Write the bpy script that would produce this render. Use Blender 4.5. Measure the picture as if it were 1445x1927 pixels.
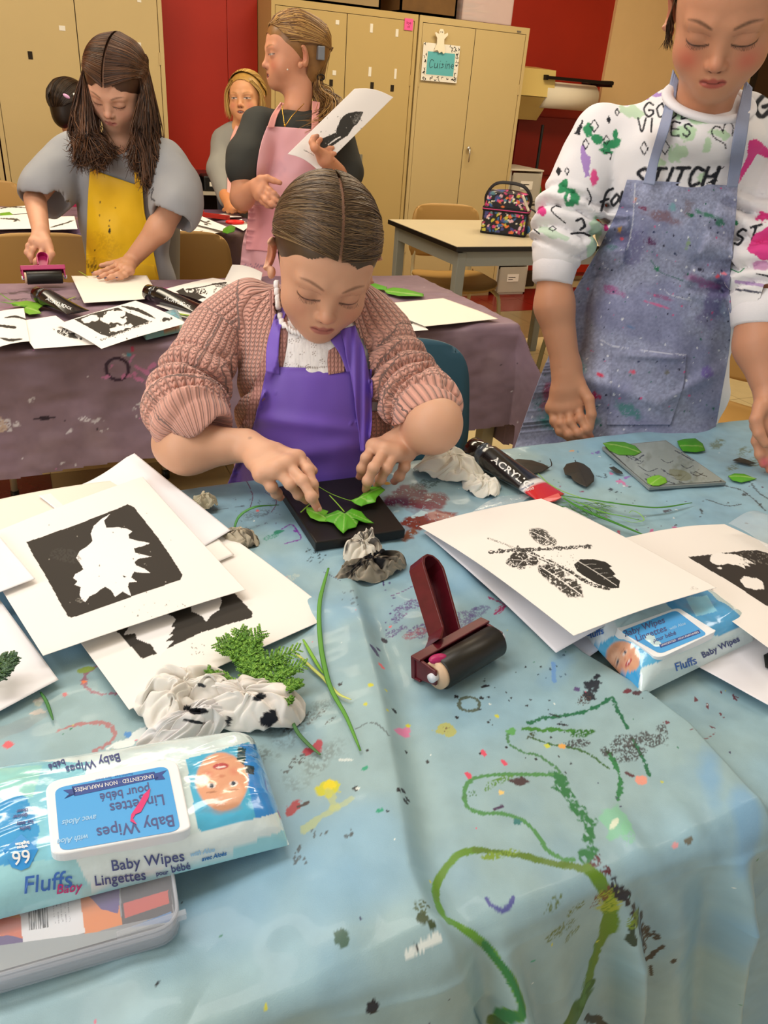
import bpy, bmesh, math, random
import numpy as np
from mathutils import Vector, Matrix
# ---------------------------------------------------------------- camera, world, lights, exposure
for o in list(bpy.data.objects): bpy.data.objects.remove(o)
SC = bpy.context.scene; COL = SC.collection
PW, PH, FOC = 1445, 1927, 1460.0
TH = math.radians(26.0)
def _cam_matrix():
    d = np.array([(508-PW/2)/FOC, -(3650-PH/2)/FOC, -1.0]); up = -d/np.linalg.norm(d)
    fw = np.array([0, 0, -1.0]); fw = fw-up*np.dot(fw, up); fw /= np.linalg.norm(fw)
    R0 = np.array([np.cross(fw, up), fw, up]); c, s = math.cos(-TH), math.sin(-TH)
    return np.array([[c, -s, 0], [s, c, 0], [0, 0, 1]])@R0
RW = _cam_matrix(); C0 = np.array([0, 0, 1.29])
cam = bpy.data.cameras.new('camera'); co = bpy.data.objects.new('camera', cam); COL.objects.link(co)
cam.sensor_fit = 'VERTICAL'; cam.sensor_height = 36; cam.lens = FOC/PH*36; cam.clip_start = .02
m = Matrix([list(RW[i])+[C0[i]] for i in range(3)]+[[0, 0, 0, 1]]); co.matrix_world = m
SC.camera = co
SC.view_settings.view_transform = 'Standard'; SC.view_settings.look = 'None'
SC.view_settings.exposure = 0.13; SC.view_settings.gamma = 1.0; SC.view_settings.use_curve_mapping = False
w = bpy.data.worlds.new('world'); SC.world = w; w.use_nodes = True
w.node_tree.nodes['Background'].inputs[0].default_value = (1.0, .96, .92, 1)
w.node_tree.nodes['Background'].inputs[1].default_value = 0.52
def area(name, loc, size, power, col, target=None, sy=None):
    l = bpy.data.lights.new(name, 'AREA'); l.shape = 'RECTANGLE'; l.size = size; l.size_y = sy or size
    l.energy = power; l.color = col
    o = bpy.data.objects.new(name, l); COL.objects.link(o); o.location = loc
    if target is None: target = (loc[0], loc[1], 0)
    o.rotation_euler = (Vector(target)-Vector(loc)).to_track_quat('-Z', 'Y').to_euler(); return o
area('ceiling_lamp', (-.6, 1.2, 2.75), 2.4, 30, (1, .96, .92), sy=.5)
area('ceiling_lamp', (-.2, 3.3, 2.75), 2.4, 46, (1, .88, .68), sy=.5)
area('ceiling_lamp', (2.6, 3.7, 2.75), 1.8, 40, (1, .85, .62), sy=.5)
area('ceiling_lamp', (2.3, 1.0, 2.75), 1.8, 14, (1, .92, .80), sy=.5)
area('window_light', (-2.8, .2, 1.9), 1.8, 44, (.90, .95, 1.0), (0.4, .9, .75))

# ---------------------------------------------------------------- projection helpers (where a photo pixel lies in the room)
def ray(px, py): return RW@np.array([(px-PW/2)/FOC, -(py-PH/2)/FOC, -1.0])
def P(px, py, z=.72):
    r = ray(px, py); return C0+r*((z-C0[2])/r[2])
def PN(px, py, n):
    r = ray(px, py); return C0+r*(n/r[1])
def PX(px, py, x):
    r = ray(px, py); return C0+r*(x/r[0])
def PD(px, py, d): return C0+ray(px, py)*d
FW = np.array([math.sin(TH), math.cos(TH), 0]); RT = np.array([math.cos(TH), -math.sin(TH), 0]); ZU = np.array([0, 0, 1.0])
A3 = lambda *a: np.array(a, dtype=float)

# ---------------------------------------------------------------- noise
def _h(ix, iy, iz, seed):
    h = (ix.astype(np.int64)*73856093) ^ (iy.astype(np.int64)*19349663) ^ (iz.astype(np.int64)*83492791) ^ (seed*2654435761)
    h &= 0xffffffff; h = ((h ^ (h >> 15))*2246822519) & 0xffffffff; h = ((h ^ (h >> 13))*3266489917) & 0xffffffff
    return ((h ^ (h >> 16)) & 0xffffff).astype(np.float64)/0xffffff
def vnoise(p, f=1.0, seed=0):
    p = np.asarray(p, float)*f
    if p.shape[1] == 2: p = np.concatenate([p, np.zeros((len(p), 1))], 1)
    i = np.floor(p).astype(np.int64); t = p-i; t = t*t*(3-2*t); out = 0
    for a in (0, 1):
        for b in (0, 1):
            for c in (0, 1):
                wgt = (t[:, 0] if a else 1-t[:, 0])*(t[:, 1] if b else 1-t[:, 1])*(t[:, 2] if c else 1-t[:, 2])
                out = out+wgt*_h(i[:, 0]+a, i[:, 1]+b, i[:, 2]+c, seed)
    return out
def fbm(p, f=1.0, seed=0, n=4):
    s = 0; a = .5; tot = 0
    for k in range(n): s = s+a*vnoise(p, f*2**k, seed+k*17); tot += a; a *= .5
    return s/tot

# ---------------------------------------------------------------- materials
def lin(c):
    if isinstance(c, str): c = [int(c[i:i+2], 16)/255 for i in (0, 2, 4)]
    return [(x/12.92 if x <= .04045 else ((x+.055)/1.055)**2.4) for x in c[:3]]
_M = {}
def mat(name, c='808080', rough=.6, metal=0, spec=.5, bump=0, bscale=200, bdist=.001, vc=False, sss=0, coat=0, trans=0, alpha=1, ior=1.45,
        mottle=0, mscale=20, kind='noise', sheen=0, emit=0, both=True):
    if name in _M: return _M[name]
    m = bpy.data.materials.new(name); m.use_nodes = True; nt = m.node_tree; b = nt.nodes['Principled BSDF']; N = nt.nodes; L = nt.links
    c3 = lin(c); b.inputs['Base Color'].default_value = (*c3, 1); b.inputs['Roughness'].default_value = rough
    b.inputs['Metallic'].default_value = metal; b.inputs['Specular IOR Level'].default_value = spec
    b.inputs['Coat Weight'].default_value = coat; b.inputs['Coat Roughness'].default_value = .08
    b.inputs['Transmission Weight'].default_value = trans; b.inputs['Alpha'].default_value = alpha; b.inputs['IOR'].default_value = ior
    b.inputs['Sheen Weight'].default_value = sheen
    if sss:
        b.inputs['Subsurface Weight'].default_value = sss; b.inputs['Subsurface Radius'].default_value = (1, .35, .2); b.inputs['Subsurface Scale'].default_value = .006
    src = None
    if vc:
        a = N.new('ShaderNodeVertexColor'); a.layer_name = 'Col'; src = a.outputs['Color']; L.new(src, b.inputs['Base Color'])
    tc = N.new('ShaderNodeTexCoord')
    if mottle:
        n = N.new('ShaderNodeTexNoise'); n.inputs['Scale'].default_value = mscale; n.inputs['Detail'].default_value = 6; n.inputs['Roughness'].default_value = .6
        L.new(tc.outputs['Object'], n.inputs['Vector'])
        r = N.new('ShaderNodeMapRange'); r.inputs['From Min'].default_value = .3; r.inputs['From Max'].default_value = .7
        r.inputs['To Min'].default_value = 1-mottle; r.inputs['To Max'].default_value = 1+mottle*.5; L.new(n.outputs['Fac'], r.inputs['Value'])
        mx = N.new('ShaderNodeVectorMath'); mx.operation = 'SCALE'
        if src: L.new(src, mx.inputs[0])
        else: mx.inputs[0].default_value = c3
        L.new(r.outputs['Result'], mx.inputs['Scale']); L.new(mx.outputs['Vector'], b.inputs['Base Color'])
    if bump:
        bp = N.new('ShaderNodeBump'); bp.inputs['Strength'].default_value = bump; bp.inputs['Distance'].default_value = bdist
        if kind == 'noise':
            n = N.new('ShaderNodeTexNoise'); n.inputs['Scale'].default_value = bscale; n.inputs['Detail'].default_value = 4
            L.new(tc.outputs['Object'], n.inputs['Vector']); L.new(n.outputs['Fac'], bp.inputs['Height'])
        elif kind == 'knit':                                        # uses the per-vertex 'knit' vector: x around, y along (in stitches)
            at = N.new('ShaderNodeAttribute'); at.attribute_name = 'knit'; sp = N.new('ShaderNodeSeparateXYZ'); L.new(at.outputs['Vector'], sp.inputs[0])
            def mth(op, a, bb=None):
                q = N.new('ShaderNodeMath'); q.operation = op
                for i, v in enumerate((a, bb)):
                    if v is None: continue
                    if isinstance(v, (int, float)): q.inputs[i].default_value = v
                    else: L.new(v, q.inputs[i])
                return q.outputs[0]
            rib = mth('ABSOLUTE', mth('SINE', mth('MULTIPLY', sp.outputs[0], math.pi)))
            tri = mth('ABSOLUTE', mth('SINE', mth('MULTIPLY', sp.outputs[0], math.pi*2)))
            st = mth('ABSOLUTE', mth('SINE', mth('MULTIPLY', mth('ADD', sp.outputs[1], mth('MULTIPLY', tri, .35)), math.pi)))
            hh = mth('MULTIPLY', mth('POWER', rib, .6), mth('ADD', mth('MULTIPLY', mth('POWER', st, .7), .65), .35))
            L.new(hh, bp.inputs['Height'])
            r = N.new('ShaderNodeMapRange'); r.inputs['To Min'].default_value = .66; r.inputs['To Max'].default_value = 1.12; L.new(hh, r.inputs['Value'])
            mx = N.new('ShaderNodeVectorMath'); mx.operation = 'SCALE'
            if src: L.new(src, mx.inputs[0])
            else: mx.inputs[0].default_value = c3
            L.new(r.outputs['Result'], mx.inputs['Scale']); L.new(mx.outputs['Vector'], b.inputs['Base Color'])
        elif kind == 'weave':
            at = N.new('ShaderNodeTexCoord'); outs = []
            for d in ('X', 'Z'):
                wv = N.new('ShaderNodeTexWave'); wv.bands_direction = d; wv.inputs['Scale'].default_value = bscale; wv.inputs['Distortion'].default_value = 1.0
                wv.inputs['Detail'].default_value = 2; L.new(at.outputs['Object'], wv.inputs['Vector']); outs.append(wv.outputs['Fac'])
            q = N.new('ShaderNodeMath'); q.operation = 'ADD'; L.new(outs[0], q.inputs[0]); L.new(outs[1], q.inputs[1]); L.new(q.outputs[0], bp.inputs['Height'])
        L.new(bp.outputs['Normal'], b.inputs['Normal'])
    if emit:
        b.inputs['Emission Color'].default_value = (*c3, 1); b.inputs['Emission Strength'].default_value = emit
    _M[name] = m; return m
SKIN = lambda: mat('skin', vc=True, rough=.5, sss=.25, bump=.12, bscale=900, bdist=.0006)
VC = lambda: mat('painted', vc=True, rough=.6)

# ---------------------------------------------------------------- meshes
def mesh(name, V, F, col=None, knit=None, smooth=True):
    me = bpy.data.meshes.new(name); V = np.asarray(V, np.float32)
    if isinstance(F, np.ndarray) and F.ndim == 2:
        k = F.shape[1]; me.vertices.add(len(V)); me.vertices.foreach_set('co', V.ravel())
        me.loops.add(F.size); me.loops.foreach_set('vertex_index', F.astype(np.int32).ravel())
        me.polygons.add(len(F)); me.polygons.foreach_set('loop_start', np.arange(0, F.size, k, dtype=np.int32))
        try: me.polygons.foreach_set('loop_total', np.full(len(F), k, np.int32))
        except Exception: pass
        me.update(calc_edges=True); me.validate()
    else: me.from_pydata([tuple(map(float, v)) for v in V], [], [tuple(int(i) for i in f) for f in F]); me.update()
    if smooth and len(me.polygons): me.polygons.foreach_set('use_smooth', np.ones(len(me.polygons), bool))
    if col is not None:
        col = np.asarray(col, np.float32)
        if col.ndim == 1: col = np.tile(col, (len(V), 1))
        a = me.color_attributes.new('Col', 'FLOAT_COLOR', 'POINT'); a.data.foreach_set('color', np.concatenate([col[:, :3], np.ones((len(col), 1), np.float32)], 1).ravel())
    if knit is not None:
        a = me.attributes.new('knit', 'FLOAT_VECTOR', 'POINT'); a.data.foreach_set('vector', np.asarray(knit, np.float32).ravel())
    return me
def tag(o, label=None, cat=None, group=None, kind=None):
    if label: o['label'] = label
    if cat: o['category'] = cat
    if group: o['group'] = group
    if kind: o['kind'] = kind
    return o
def obj(name, V, F, m, parent=None, col=None, knit=None, smooth=True, label=None, cat=None, group=None, kind=None, base=None, solid=0):
    V = np.asarray(V, float)
    if parent is not None: loc = parent.get('_w', None); loc = np.array(loc) if loc is not None else np.zeros(3)
    else: loc = np.array(base if base is not None else ((V.min(0)+V.max(0))/2*[1, 1, 0]+[0, 0, V[:, 2].min()]))
    me = mesh(name, V-loc, F, col, knit, smooth); me.materials.append(m)
    o = bpy.data.objects.new(name, me); COL.objects.link(o)
    if parent is not None: o.parent = parent; o['_w'] = loc.tolist()
    else: o.location = loc; o['_w'] = loc.tolist()
    if solid:
        s = o.modifiers.new('thick', 'SOLIDIFY'); s.thickness = solid; s.offset = 0
    return tag(o, label, cat, group, kind)
def thing(name, loc, label=None, cat=None, group=None, kind=None):
    o = bpy.data.objects.new(name, None); COL.objects.link(o); o.location = loc; o['_w'] = [float(v) for v in loc]; o.empty_display_size = .05
    return tag(o, label, cat, group, kind)
def copy_tree(o, parent=None):
    c = o.copy(); COL.objects.link(c)
    if parent is not None: c.parent = parent
    for ch in list(o.children): copy_tree(ch, c)
    return c
class MB:                                                            # collects shapes into one mesh
    def __init__(s): s.V = []; s.F = []; s.n = 0; s.C = []
    def add(s, V, F, c=None):
        V = np.asarray(V, float)
        s.V.append(V); s.F += [tuple(int(i)+s.n for i in f) for f in F]; s.n += len(V)
        s.C.append(np.tile(np.array(lin(c) if c is not None else (1, 1, 1)), (len(V), 1))); return s
    def box(s, lo, hi, c=None, bev=0, M=None):
        lo = np.array(lo, float); hi = np.array(hi, float)
        bm = bmesh.new(); bmesh.ops.create_cube(bm, size=1)
        for v in bm.verts: v.co = Vector(((lo+hi)/2+np.array(v.co)*(hi-lo)))
        if bev: bmesh.ops.bevel(bm, geom=bm.edges[:], offset=bev, segments=2, affect='EDGES', profile=.5)
        V = np.array([v.co[:] for v in bm.verts]); F = [[v.index for v in f.verts] for f in bm.faces]; bm.free()
        if M is not None: V = V@M[:3, :3].T+M[:3, 3]
        return s.add(V, F, c)
    def tube(s, pts, r, seg=10, c=None, caps=True, flat=None, closed=False):
        pts = np.array(pts, float); n = len(pts); r = np.full(n, r) if np.isscalar(r) else np.array(r)
        T = np.gradient(pts, axis=0) if not closed else np.roll(pts, -1, 0)-np.roll(pts, 1, 0)
        T /= np.linalg.norm(T, axis=1)[:, None]+1e-12
        up = np.array([0, 0, 1.]) if abs(T[0][2]) < .9 else np.array([1., 0, 0])
        A = np.cross(T[0], up); A /= np.linalg.norm(A); V = []
        for i in range(n):
            A = A-T[i]*A.dot(T[i]); A /= np.linalg.norm(A); B = np.cross(T[i], A)
            for k in range(seg):
                a = 2*math.pi*k/seg; V.append(pts[i]+A*math.cos(a)*r[i]+B*math.sin(a)*r[i]*(flat or 1))
        F = [[i*seg+k, i*seg+(k+1) % seg, ((i+1) % n)*seg+(k+1) % seg, ((i+1) % n)*seg+k] for i in range(n if closed else n-1) for k in range(seg)]
        if caps and not closed: F += [list(range(seg))[::-1], [(n-1)*seg+k for k in range(seg)]]
        return s.add(V, F, c)
    def cyl(s, a, b, r, r2=None, seg=24, c=None):
        a = np.array(a, float); b = np.array(b, float); return s.tube([a, a+(b-a)*.5, b], [r, ((r2 if r2 is not None else r)+r)/2, r2 if r2 is not None else r], seg, c)
    def lathe(s, a, b, prof, seg=28, c=None):                        # prof: list of (t along a-b, radius)
        a = np.array(a, float); b = np.array(b, float); return s.tube([a+(b-a)*t for t, _ in prof], [q for _, q in prof], seg, c)
    def sphere(s, c0, r, c=None, seg=12, R=None):
        r = np.array([r]*3 if np.isscalar(r) else r, float); V = []; F = []
        n1 = seg; n2 = seg*2
        for i in range(n1+1):
            for k in range(n2):
                a = math.pi*i/n1; b = 2*math.pi*k/n2; V.append([math.sin(a)*math.cos(b), math.sin(a)*math.sin(b), math.cos(a)])
        V = np.array(V)*r
        if R is not None: V = V@R.T
        for i in range(n1):
            for k in range(n2): F.append([i*n2+k, (i+1)*n2+k, (i+1)*n2+(k+1) % n2, i*n2+(k+1) % n2])
        return s.add(V+np.array(c0), F, c)
    def quad(s, p, c=None): return s.add(p, [list(range(len(p)))], c)
    def prism(s, pts, off, c=None):                                  # polygon extruded by vector off
        p = np.array(pts, float); q = p+np.array(off, float); n = len(p)
        return s.add(np.concatenate([p, q]), [list(range(n))[::-1], [n+i for i in range(n)]]+[[i, (i+1) % n, n+(i+1) % n, n+i] for i in range(n)], c)
    def out(s, name, m, parent=None, smooth=False, **k):
        return obj(name, np.concatenate(s.V), s.F, m, parent, col=np.concatenate(s.C), smooth=smooth, **k)
def grid_faces(nu, nv, wrapu=False):
    i = np.arange(nu if wrapu else nu-1)[:, None]; j = np.arange(nv-1)[None, :]; i2 = (i+1) % nu
    return np.stack(np.broadcast_arrays(i*nv+j, i2*nv+j, i2*nv+j+1, i*nv+j+1), -1).reshape(-1, 4)
def spline(pts, n=40):                                               # Catmull-Rom through the points
    p = np.array(pts, float)
    if len(p) < 3: return np.array([p[0]+(p[-1]-p[0])*t for t in np.linspace(0, 1, n)])
    q = np.concatenate([[2*p[0]-p[1]], p, [2*p[-1]-p[-2]]]); t = np.linspace(0, len(p)-1-1e-9, n); i = t.astype(int); u = (t-i)[:, None]
    a, b, c, d = q[i], q[i+1], q[i+2], q[i+3]
    return .5*((2*b)+(-a+c)*u+(2*a-5*b+4*c-d)*u**2+(-a+3*b-3*c+d)*u**3)

# ---------------------------------------------------------------- painting on a set of points (marks that belong to the surface)
class Canvas:
    def __init__(s, uv, base, seed=1):
        s.uv = np.asarray(uv, float); b = lin(base) if isinstance(base, str) else base
        s.c = np.array(b, float)*np.ones((len(s.uv), 3)); s.n1 = None; s.rng = np.random.RandomState(seed)
    def _sel(s, lo, hi): u = s.uv; return np.nonzero((u[:, 0] >= lo[0]) & (u[:, 0] <= hi[0]) & (u[:, 1] >= lo[1]) & (u[:, 1] <= hi[1]))[0]
    def _mix(s, i, a, c):
        c = np.array(lin(c) if isinstance(c, str) else c); a = np.clip(a, 0, 1)[:, None]; s.c[i] = s.c[i]*(1-a)+c*a
    def blob(s, x, y, rx, ry=None, c='000000', ang=0, rough=.4, alpha=1, soft=.15, freq=None, dry=0):
        ry = ry or rx; R = max(rx, ry)*(1+rough)*1.1; i = s._sel((x-R, y-R), (x+R, y+R))
        if not len(i): return
        d = s.uv[i]-[x, y]; ca, sa = math.cos(ang), math.sin(ang); a = (d[:, 0]*ca+d[:, 1]*sa)/rx; b = (-d[:, 0]*sa+d[:, 1]*ca)/ry
        r = np.hypot(a, b); f = freq or 2.2/max(rx, ry); sd = int(s.rng.randint(1e6))
        r = r+rough*(fbm(s.uv[i], f, sd, 3)-.5)*2
        m = np.clip((1-r)/soft, 0, 1)*alpha
        if dry: m = m*np.clip((fbm(s.uv[i], f*6, sd+5, 2)-dry)*9, 0, 1)
        s._mix(i, m, c)
    def stroke(s, pts, w, c='000000', rough=.2, alpha=1, dry=0, smooth=True, taper=False, soft=.2):
        p = spline(pts, max(8, len(pts)*7)) if smooth and len(pts) > 2 else np.array(pts, float)
        lo = p.min(0)-w*1.5; hi = p.max(0)+w*1.5; i = s._sel(lo, hi)
        if not len(i): return
        q = s.uv[i]; best = np.full(len(i), 1e9); tt = np.zeros(len(i)); n = len(p)-1
        for k in range(n):
            a, b = p[k], p[k+1]; ab = b-a; L = ab.dot(ab)+1e-12; t = np.clip(((q-a)@ab)/L, 0, 1); d = np.hypot(*(q-a-t[:, None]*ab).T)
            u = d < best; best[u] = d[u]; tt[u] = (k+t[u])/n
        ww = w*.5*(1 if not taper else (.15+.85*np.sin(np.pi*np.clip(tt, 0, 1))**.6)); sd = int(s.rng.randint(1e6))
        if rough: ww = ww*(1+rough*2*(fbm(q, 1.2/w, sd, 2)-.5)*1.6)
        m = np.clip((ww-best)/(w*.5*soft)+.5, 0, 1)*alpha
        if dry: m = m*np.clip((fbm(q*[1, 1], 3/w, sd+3, 2)-dry)*8, 0, 1)
        s._mix(i, m, c)
    def poly(s, pts, c='000000', alpha=1, rough=0, freq=100, dry=0):
        p = np.array(pts, float); i = s._sel(p.min(0)-.01, p.max(0)+.01)
        if not len(i): return
        q = s.uv[i].copy(); sd = int(s.rng.randint(1e6))
        if rough: q = q+rough*np.stack([fbm(q, freq, sd, 2)-.5, fbm(q, freq, sd+9, 2)-.5], 1)*2
        ins = np.zeros(len(i), bool); n = len(p)
        for k in range(n):
            a, b = p[k], p[(k+1) % n]; cond = (a[1] > q[:, 1]) != (b[1] > q[:, 1])
            ins ^= cond & (q[:, 0] < (b[0]-a[0])*(q[:, 1]-a[1])/((b[1]-a[1]) or 1e-9)+a[0])
        m = ins*float(alpha)
        if dry: m = m*np.clip((fbm(s.uv[i], freq*1.5, sd+4, 3)-dry)*8, 0, 1)
        s._mix(i, m, c)
    def specks(s, n, lo, hi, r, cols, rough=.5):
        for k in range(n):
            x, y = s.rng.uniform(lo, hi); rr = s.rng.uniform(*r); s.blob(x, y, rr, rr*s.rng.uniform(.4, 1), cols[s.rng.randint(len(cols))], s.rng.uniform(0, 3), rough)
    def mottle(s, f, amt, seed=3, c=None, thr=None):
        v = fbm(s.uv, f, seed, 4)
        if c is None: s.c *= (1+amt*(v-.5)*2)[:, None]
        else:
            a = np.clip((v-(thr or .5))*6, 0, 1)[:, None]*amt; s.c = s.c*(1-a)+np.array(lin(c))*a

# ---------------------------------------------------------------- signed distance modelling
def smin(a, b, k): h = np.maximum(k-np.abs(a-b), 0)/k; return np.minimum(a, b)-h*h*k*.25
class Field:
    def __init__(s, lo, hi, h):
        s.lo = np.array(lo, float); s.h = h; s.n = (np.ceil((np.array(hi)-s.lo)/h)).astype(int)+1
        s.F = np.full(s.n, .05, np.float32); s.M = None
    def _blk(s, lo, hi):
        a = np.clip(np.floor((lo-s.lo)/s.h).astype(int), 0, s.n); b = np.clip(np.ceil((hi-s.lo)/s.h).astype(int)+1, 0, s.n)
        if (b <= a).any(): return None
        ax = [s.lo[i]+s.h*np.arange(a[i], b[i]) for i in range(3)]
        X = np.stack(np.meshgrid(*ax, indexing='ij'), -1).astype(np.float32); return tuple(slice(a[i], b[i]) for i in range(3)), X
    def _do(s, lo, hi, fn, k, mode):
        m = .012+k; r = s._blk(lo-m, hi+m)
        if r is None: return s
        sl, X = r; d = fn(X).astype(np.float32); cur = s.F[sl]
        if mode == 'add': s.F[sl] = smin(cur, d, k)
        else: s.F[sl] = -smin(-cur, d, k)
        return s
    def cap(s, a, b, ra, rb=None, k=.01, mode='add', flat=None):
        a = np.array(a, float); b = np.array(b, float); rb = ra if rb is None else rb
        ab = (b-a).astype(np.float32); L = float(ab@ab)+1e-12; R = max(ra, rb)
        def fn(X):
            t = np.clip((X-a.astype(np.float32))@ab/L, 0, 1); d = X-a-t[..., None]*ab
            if flat is not None:
                fa, fs = flat; fa = np.array(fa, float)/np.linalg.norm(fa); dd = d@fa; d = d+(dd*(1/fs-1))[..., None]*fa
                return (np.linalg.norm(d, axis=-1)-(ra+(rb-ra)*t))*min(1, fs*1.3)
            return np.linalg.norm(d, axis=-1)-(ra+(rb-ra)*t)
        return s._do(np.minimum(a, b)-R, np.maximum(a, b)+R, fn, k, mode)
    def ell(s, c, r, R=None, k=.01, mode='add'):
        c = np.array(c, float); r = np.array([r]*3 if np.isscalar(r) else r, float)
        def fn(X):
            p = X-c
            if R is not None: p = p@R
            q = p/r; k0 = np.linalg.norm(q, axis=-1); k1 = np.linalg.norm(q/r, axis=-1)+1e-9; return k0*(k0-1)/k1
        m = r.max() if R is not None else r
        return s._do(c-m, c+m, fn, k, mode)
    def chain(s, pts, rad, k=.008, flat=None):
        for i in range(len(pts)-1): s.cap(pts[i], pts[i+1], rad[i], rad[i+1], k, flat=flat)
        return s
    def disp(s, fn, band=.03):                                      # add displacement near the surface
        i = np.nonzero(np.abs(s.F) < band); X = s.lo+s.h*np.stack(i, 1); s.F[i] += fn(X).astype(np.float32); return s
    def mesh(s):
        F = s.F; n = F.shape; S = F < 0; m = np.zeros((n[0]-1, n[1]-1, n[2]-1), bool); base = S[:-1, :-1, :-1]
        for a in (0, 1):
            for b in (0, 1):
                for c in (0, 1): m |= (S[a:n[0]-1+a, b:n[1]-1+b, c:n[2]-1+c] != base)
        I = np.argwhere(m); idx = np.full(m.shape, -1, np.int32); idx[tuple(I.T)] = np.arange(len(I))
        cs = [(a, b, c) for a in (0, 1) for b in (0, 1) for c in (0, 1)]
        val = np.stack([F[I[:, 0]+a, I[:, 1]+b, I[:, 2]+c] for a, b, c in cs], 1)
        acc = np.zeros((len(I), 3)); cnt = np.zeros(len(I))
        for e0 in range(8):
            for e1 in range(e0+1, 8):
                A, B = np.array(cs[e0]), np.array(cs[e1])
                if abs(A-B).sum() != 1: continue
                v0, v1 = val[:, e0], val[:, e1]; x = (v0 < 0) != (v1 < 0); t = v0/(v0-v1+1e-20); acc[x] += (A+(B-A)*t[:, None])[x]; cnt[x] += 1
        V = s.lo+s.h*(I+acc/np.maximum(cnt, 1)[:, None]); Q = []
        for ax in range(3):
            u, v = [(1, 2), (2, 0), (0, 1)][ax]
            sl0 = [slice(None)]*3; sl1 = [slice(None)]*3; sl0[ax] = slice(0, -1); sl1[ax] = slice(1, None)
            d = S[tuple(sl0)] != S[tuple(sl1)]; E = np.argwhere(d); E = E[(E[:, u] > 0) & (E[:, v] > 0) & (E[:, u] < n[u]-1) & (E[:, v] < n[v]-1)]
            o = np.zeros((4, 3), int); o[1, u] = -1; o[2, u] = -1; o[2, v] = -1; o[3, v] = -1
            q = np.stack([idx[tuple((E+o[k]).T)] for k in range(4)], 1); flip = ~S[tuple(E.T)]; q[flip] = q[flip][:, ::-1]; Q.append(q)
        Q = np.concatenate(Q); Q = Q[(Q >= 0).all(1)]; return V, Q
def merge(parts):
    V = []; F = []; n = 0
    for v, f in parts: V.append(v); F.append(f+n); n += len(v)
    return np.concatenate(V), np.concatenate(F)
def rotM(a, b, g):
    ca, sa, cb, sb, cg, sg = math.cos(a), math.sin(a), math.cos(b), math.sin(b), math.cos(g), math.sin(g)
    return np.array([[ca, -sa, 0], [sa, ca, 0], [0, 0, 1]])@np.array([[1, 0, 0], [0, cb, -sb], [0, sb, cb]])@np.array([[cg, 0, sg], [0, 1, 0], [-sg, 0, cg]])
# ---------------------------------------------------------------- lettering
def text_geo(s, size=1.0, offset=0.0, shear=0.0, spacing=1.0):
    cu = bpy.data.curves.new('t', 'FONT'); cu.body = s; cu.size = size; cu.offset = offset; cu.shear = shear; cu.space_character = spacing; cu.align_x = 'CENTER'; cu.align_y = 'CENTER'; cu.resolution_u = 3
    o = bpy.data.objects.new('t', cu); COL.objects.link(o); dg = bpy.context.evaluated_depsgraph_get(); me = o.evaluated_get(dg).to_mesh()
    V = np.array([v.co[:] for v in me.vertices]); F = [list(p.vertices) for p in me.polygons]; o.evaluated_get(dg).to_mesh_clear()
    bpy.data.objects.remove(o); bpy.data.curves.remove(cu); return V, F
HAND = {'A': [[(0, 0), (.35, 1), (.7, 0)], [(.15, .4), (.6, .4)]], 'B': [[(0, 0), (0, 1), (.5, .85), (.1, .55), (.55, .3), (0, 0)]], 'C': [[(.6, .85), (.2, 1), (0, .5), (.2, 0), (.6, .15)]],
 'D': [[(0, 0), (.05, 1), (.6, .7), (.55, .2), (0, 0)]], 'E': [[(.6, 1), (0, 1), (0, 0), (.6, 0)], [(0, .5), (.5, .5)]], 'F': [[(.6, 1), (0, 1), (0, 0)], [(0, .5), (.5, .5)]],
 'G': [[(.65, .85), (.3, 1), (0, .5), (.3, 0), (.65, .2), (.65, .45), (.35, .45)]], 'H': [[(0, 0), (0, 1)], [(.6, 0), (.6, 1)], [(0, .5), (.6, .5)]], 'I': [[(.1, 0), (.15, 1)]],
 'K': [[(0, 0), (0, 1)], [(.6, 1), (0, .45), (.6, 0)]], 'M': [[(0, 0), (.1, 1), (.35, .4), (.6, 1), (.7, 0)]], 'O': [[(.35, 1), (0, .6), (.2, 0), (.6, .3), (.35, 1)]],
 'S': [[(.6, .85), (.3, 1), (.05, .75), (.5, .35), (.3, 0), (0, .15)]], 'T': [[(0, 1), (.7, 1)], [(.35, 1), (.3, 0)]], 'V': [[(0, 1), (.3, 0), (.6, 1)]], 'U': [[(0, 1), (.1, .1), (.5, .1), (.6, 1)]],
 'u': [[(0, .6), (.05, .05), (.4, .1), (.45, .6), (.5, 0)]], 'i': [[(.1, .6), (.1, 0)], [(.1, .85), (.12, .9)]], 's': [[(.4, .5), (.1, .55), (.35, .2), (0, .05)]],
 'n': [[(0, .6), (0, 0)], [(0, .4), (.3, .6), (.4, 0)]], 'e': [[(.05, .3), (.4, .35), (.2, .6), (0, .25), (.4, .05)]], 'f': [[(.5, 1), (.2, .9), (.15, 0)], [(0, .5), (.4, .5)]],
 'o': [[(.2, .6), (0, .3), (.2, 0), (.4, .3), (.2, .6)]], 'r': [[(0, .6), (.05, 0)], [(.05, .4), (.35, .6)]], 't': [[(.2, .9), (.15, .1), (.35, 0)], [(0, .6), (.4, .6)]], 'a': [[(.4, .5), (.1, .6), (0, .2), (.3, .05), (.4, .6), (.45, 0)]], 'c': [[(.4, .5), (.1, .6), (0, .2), (.4, .05)]]}
def hand_text(cv, s, o, h, ux, uy, w, c, gap=.3):                    # brush lettering with strokes; ux, uy unit vectors on the canvas
    x = 0; o = np.array(o, float); ux = np.array(ux, float); uy = np.array(uy, float)
    for ch in s:
        if ch == ' ': x += .6; continue
        g = HAND[ch]; wd = max(p[0] for st in g for p in st)
        for st in g: cv.stroke([o+ux*(x+p[0])*h+uy*p[1]*h for p in st], w, c, .15, soft=.4)
        x += wd+gap
    return x*h
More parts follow.
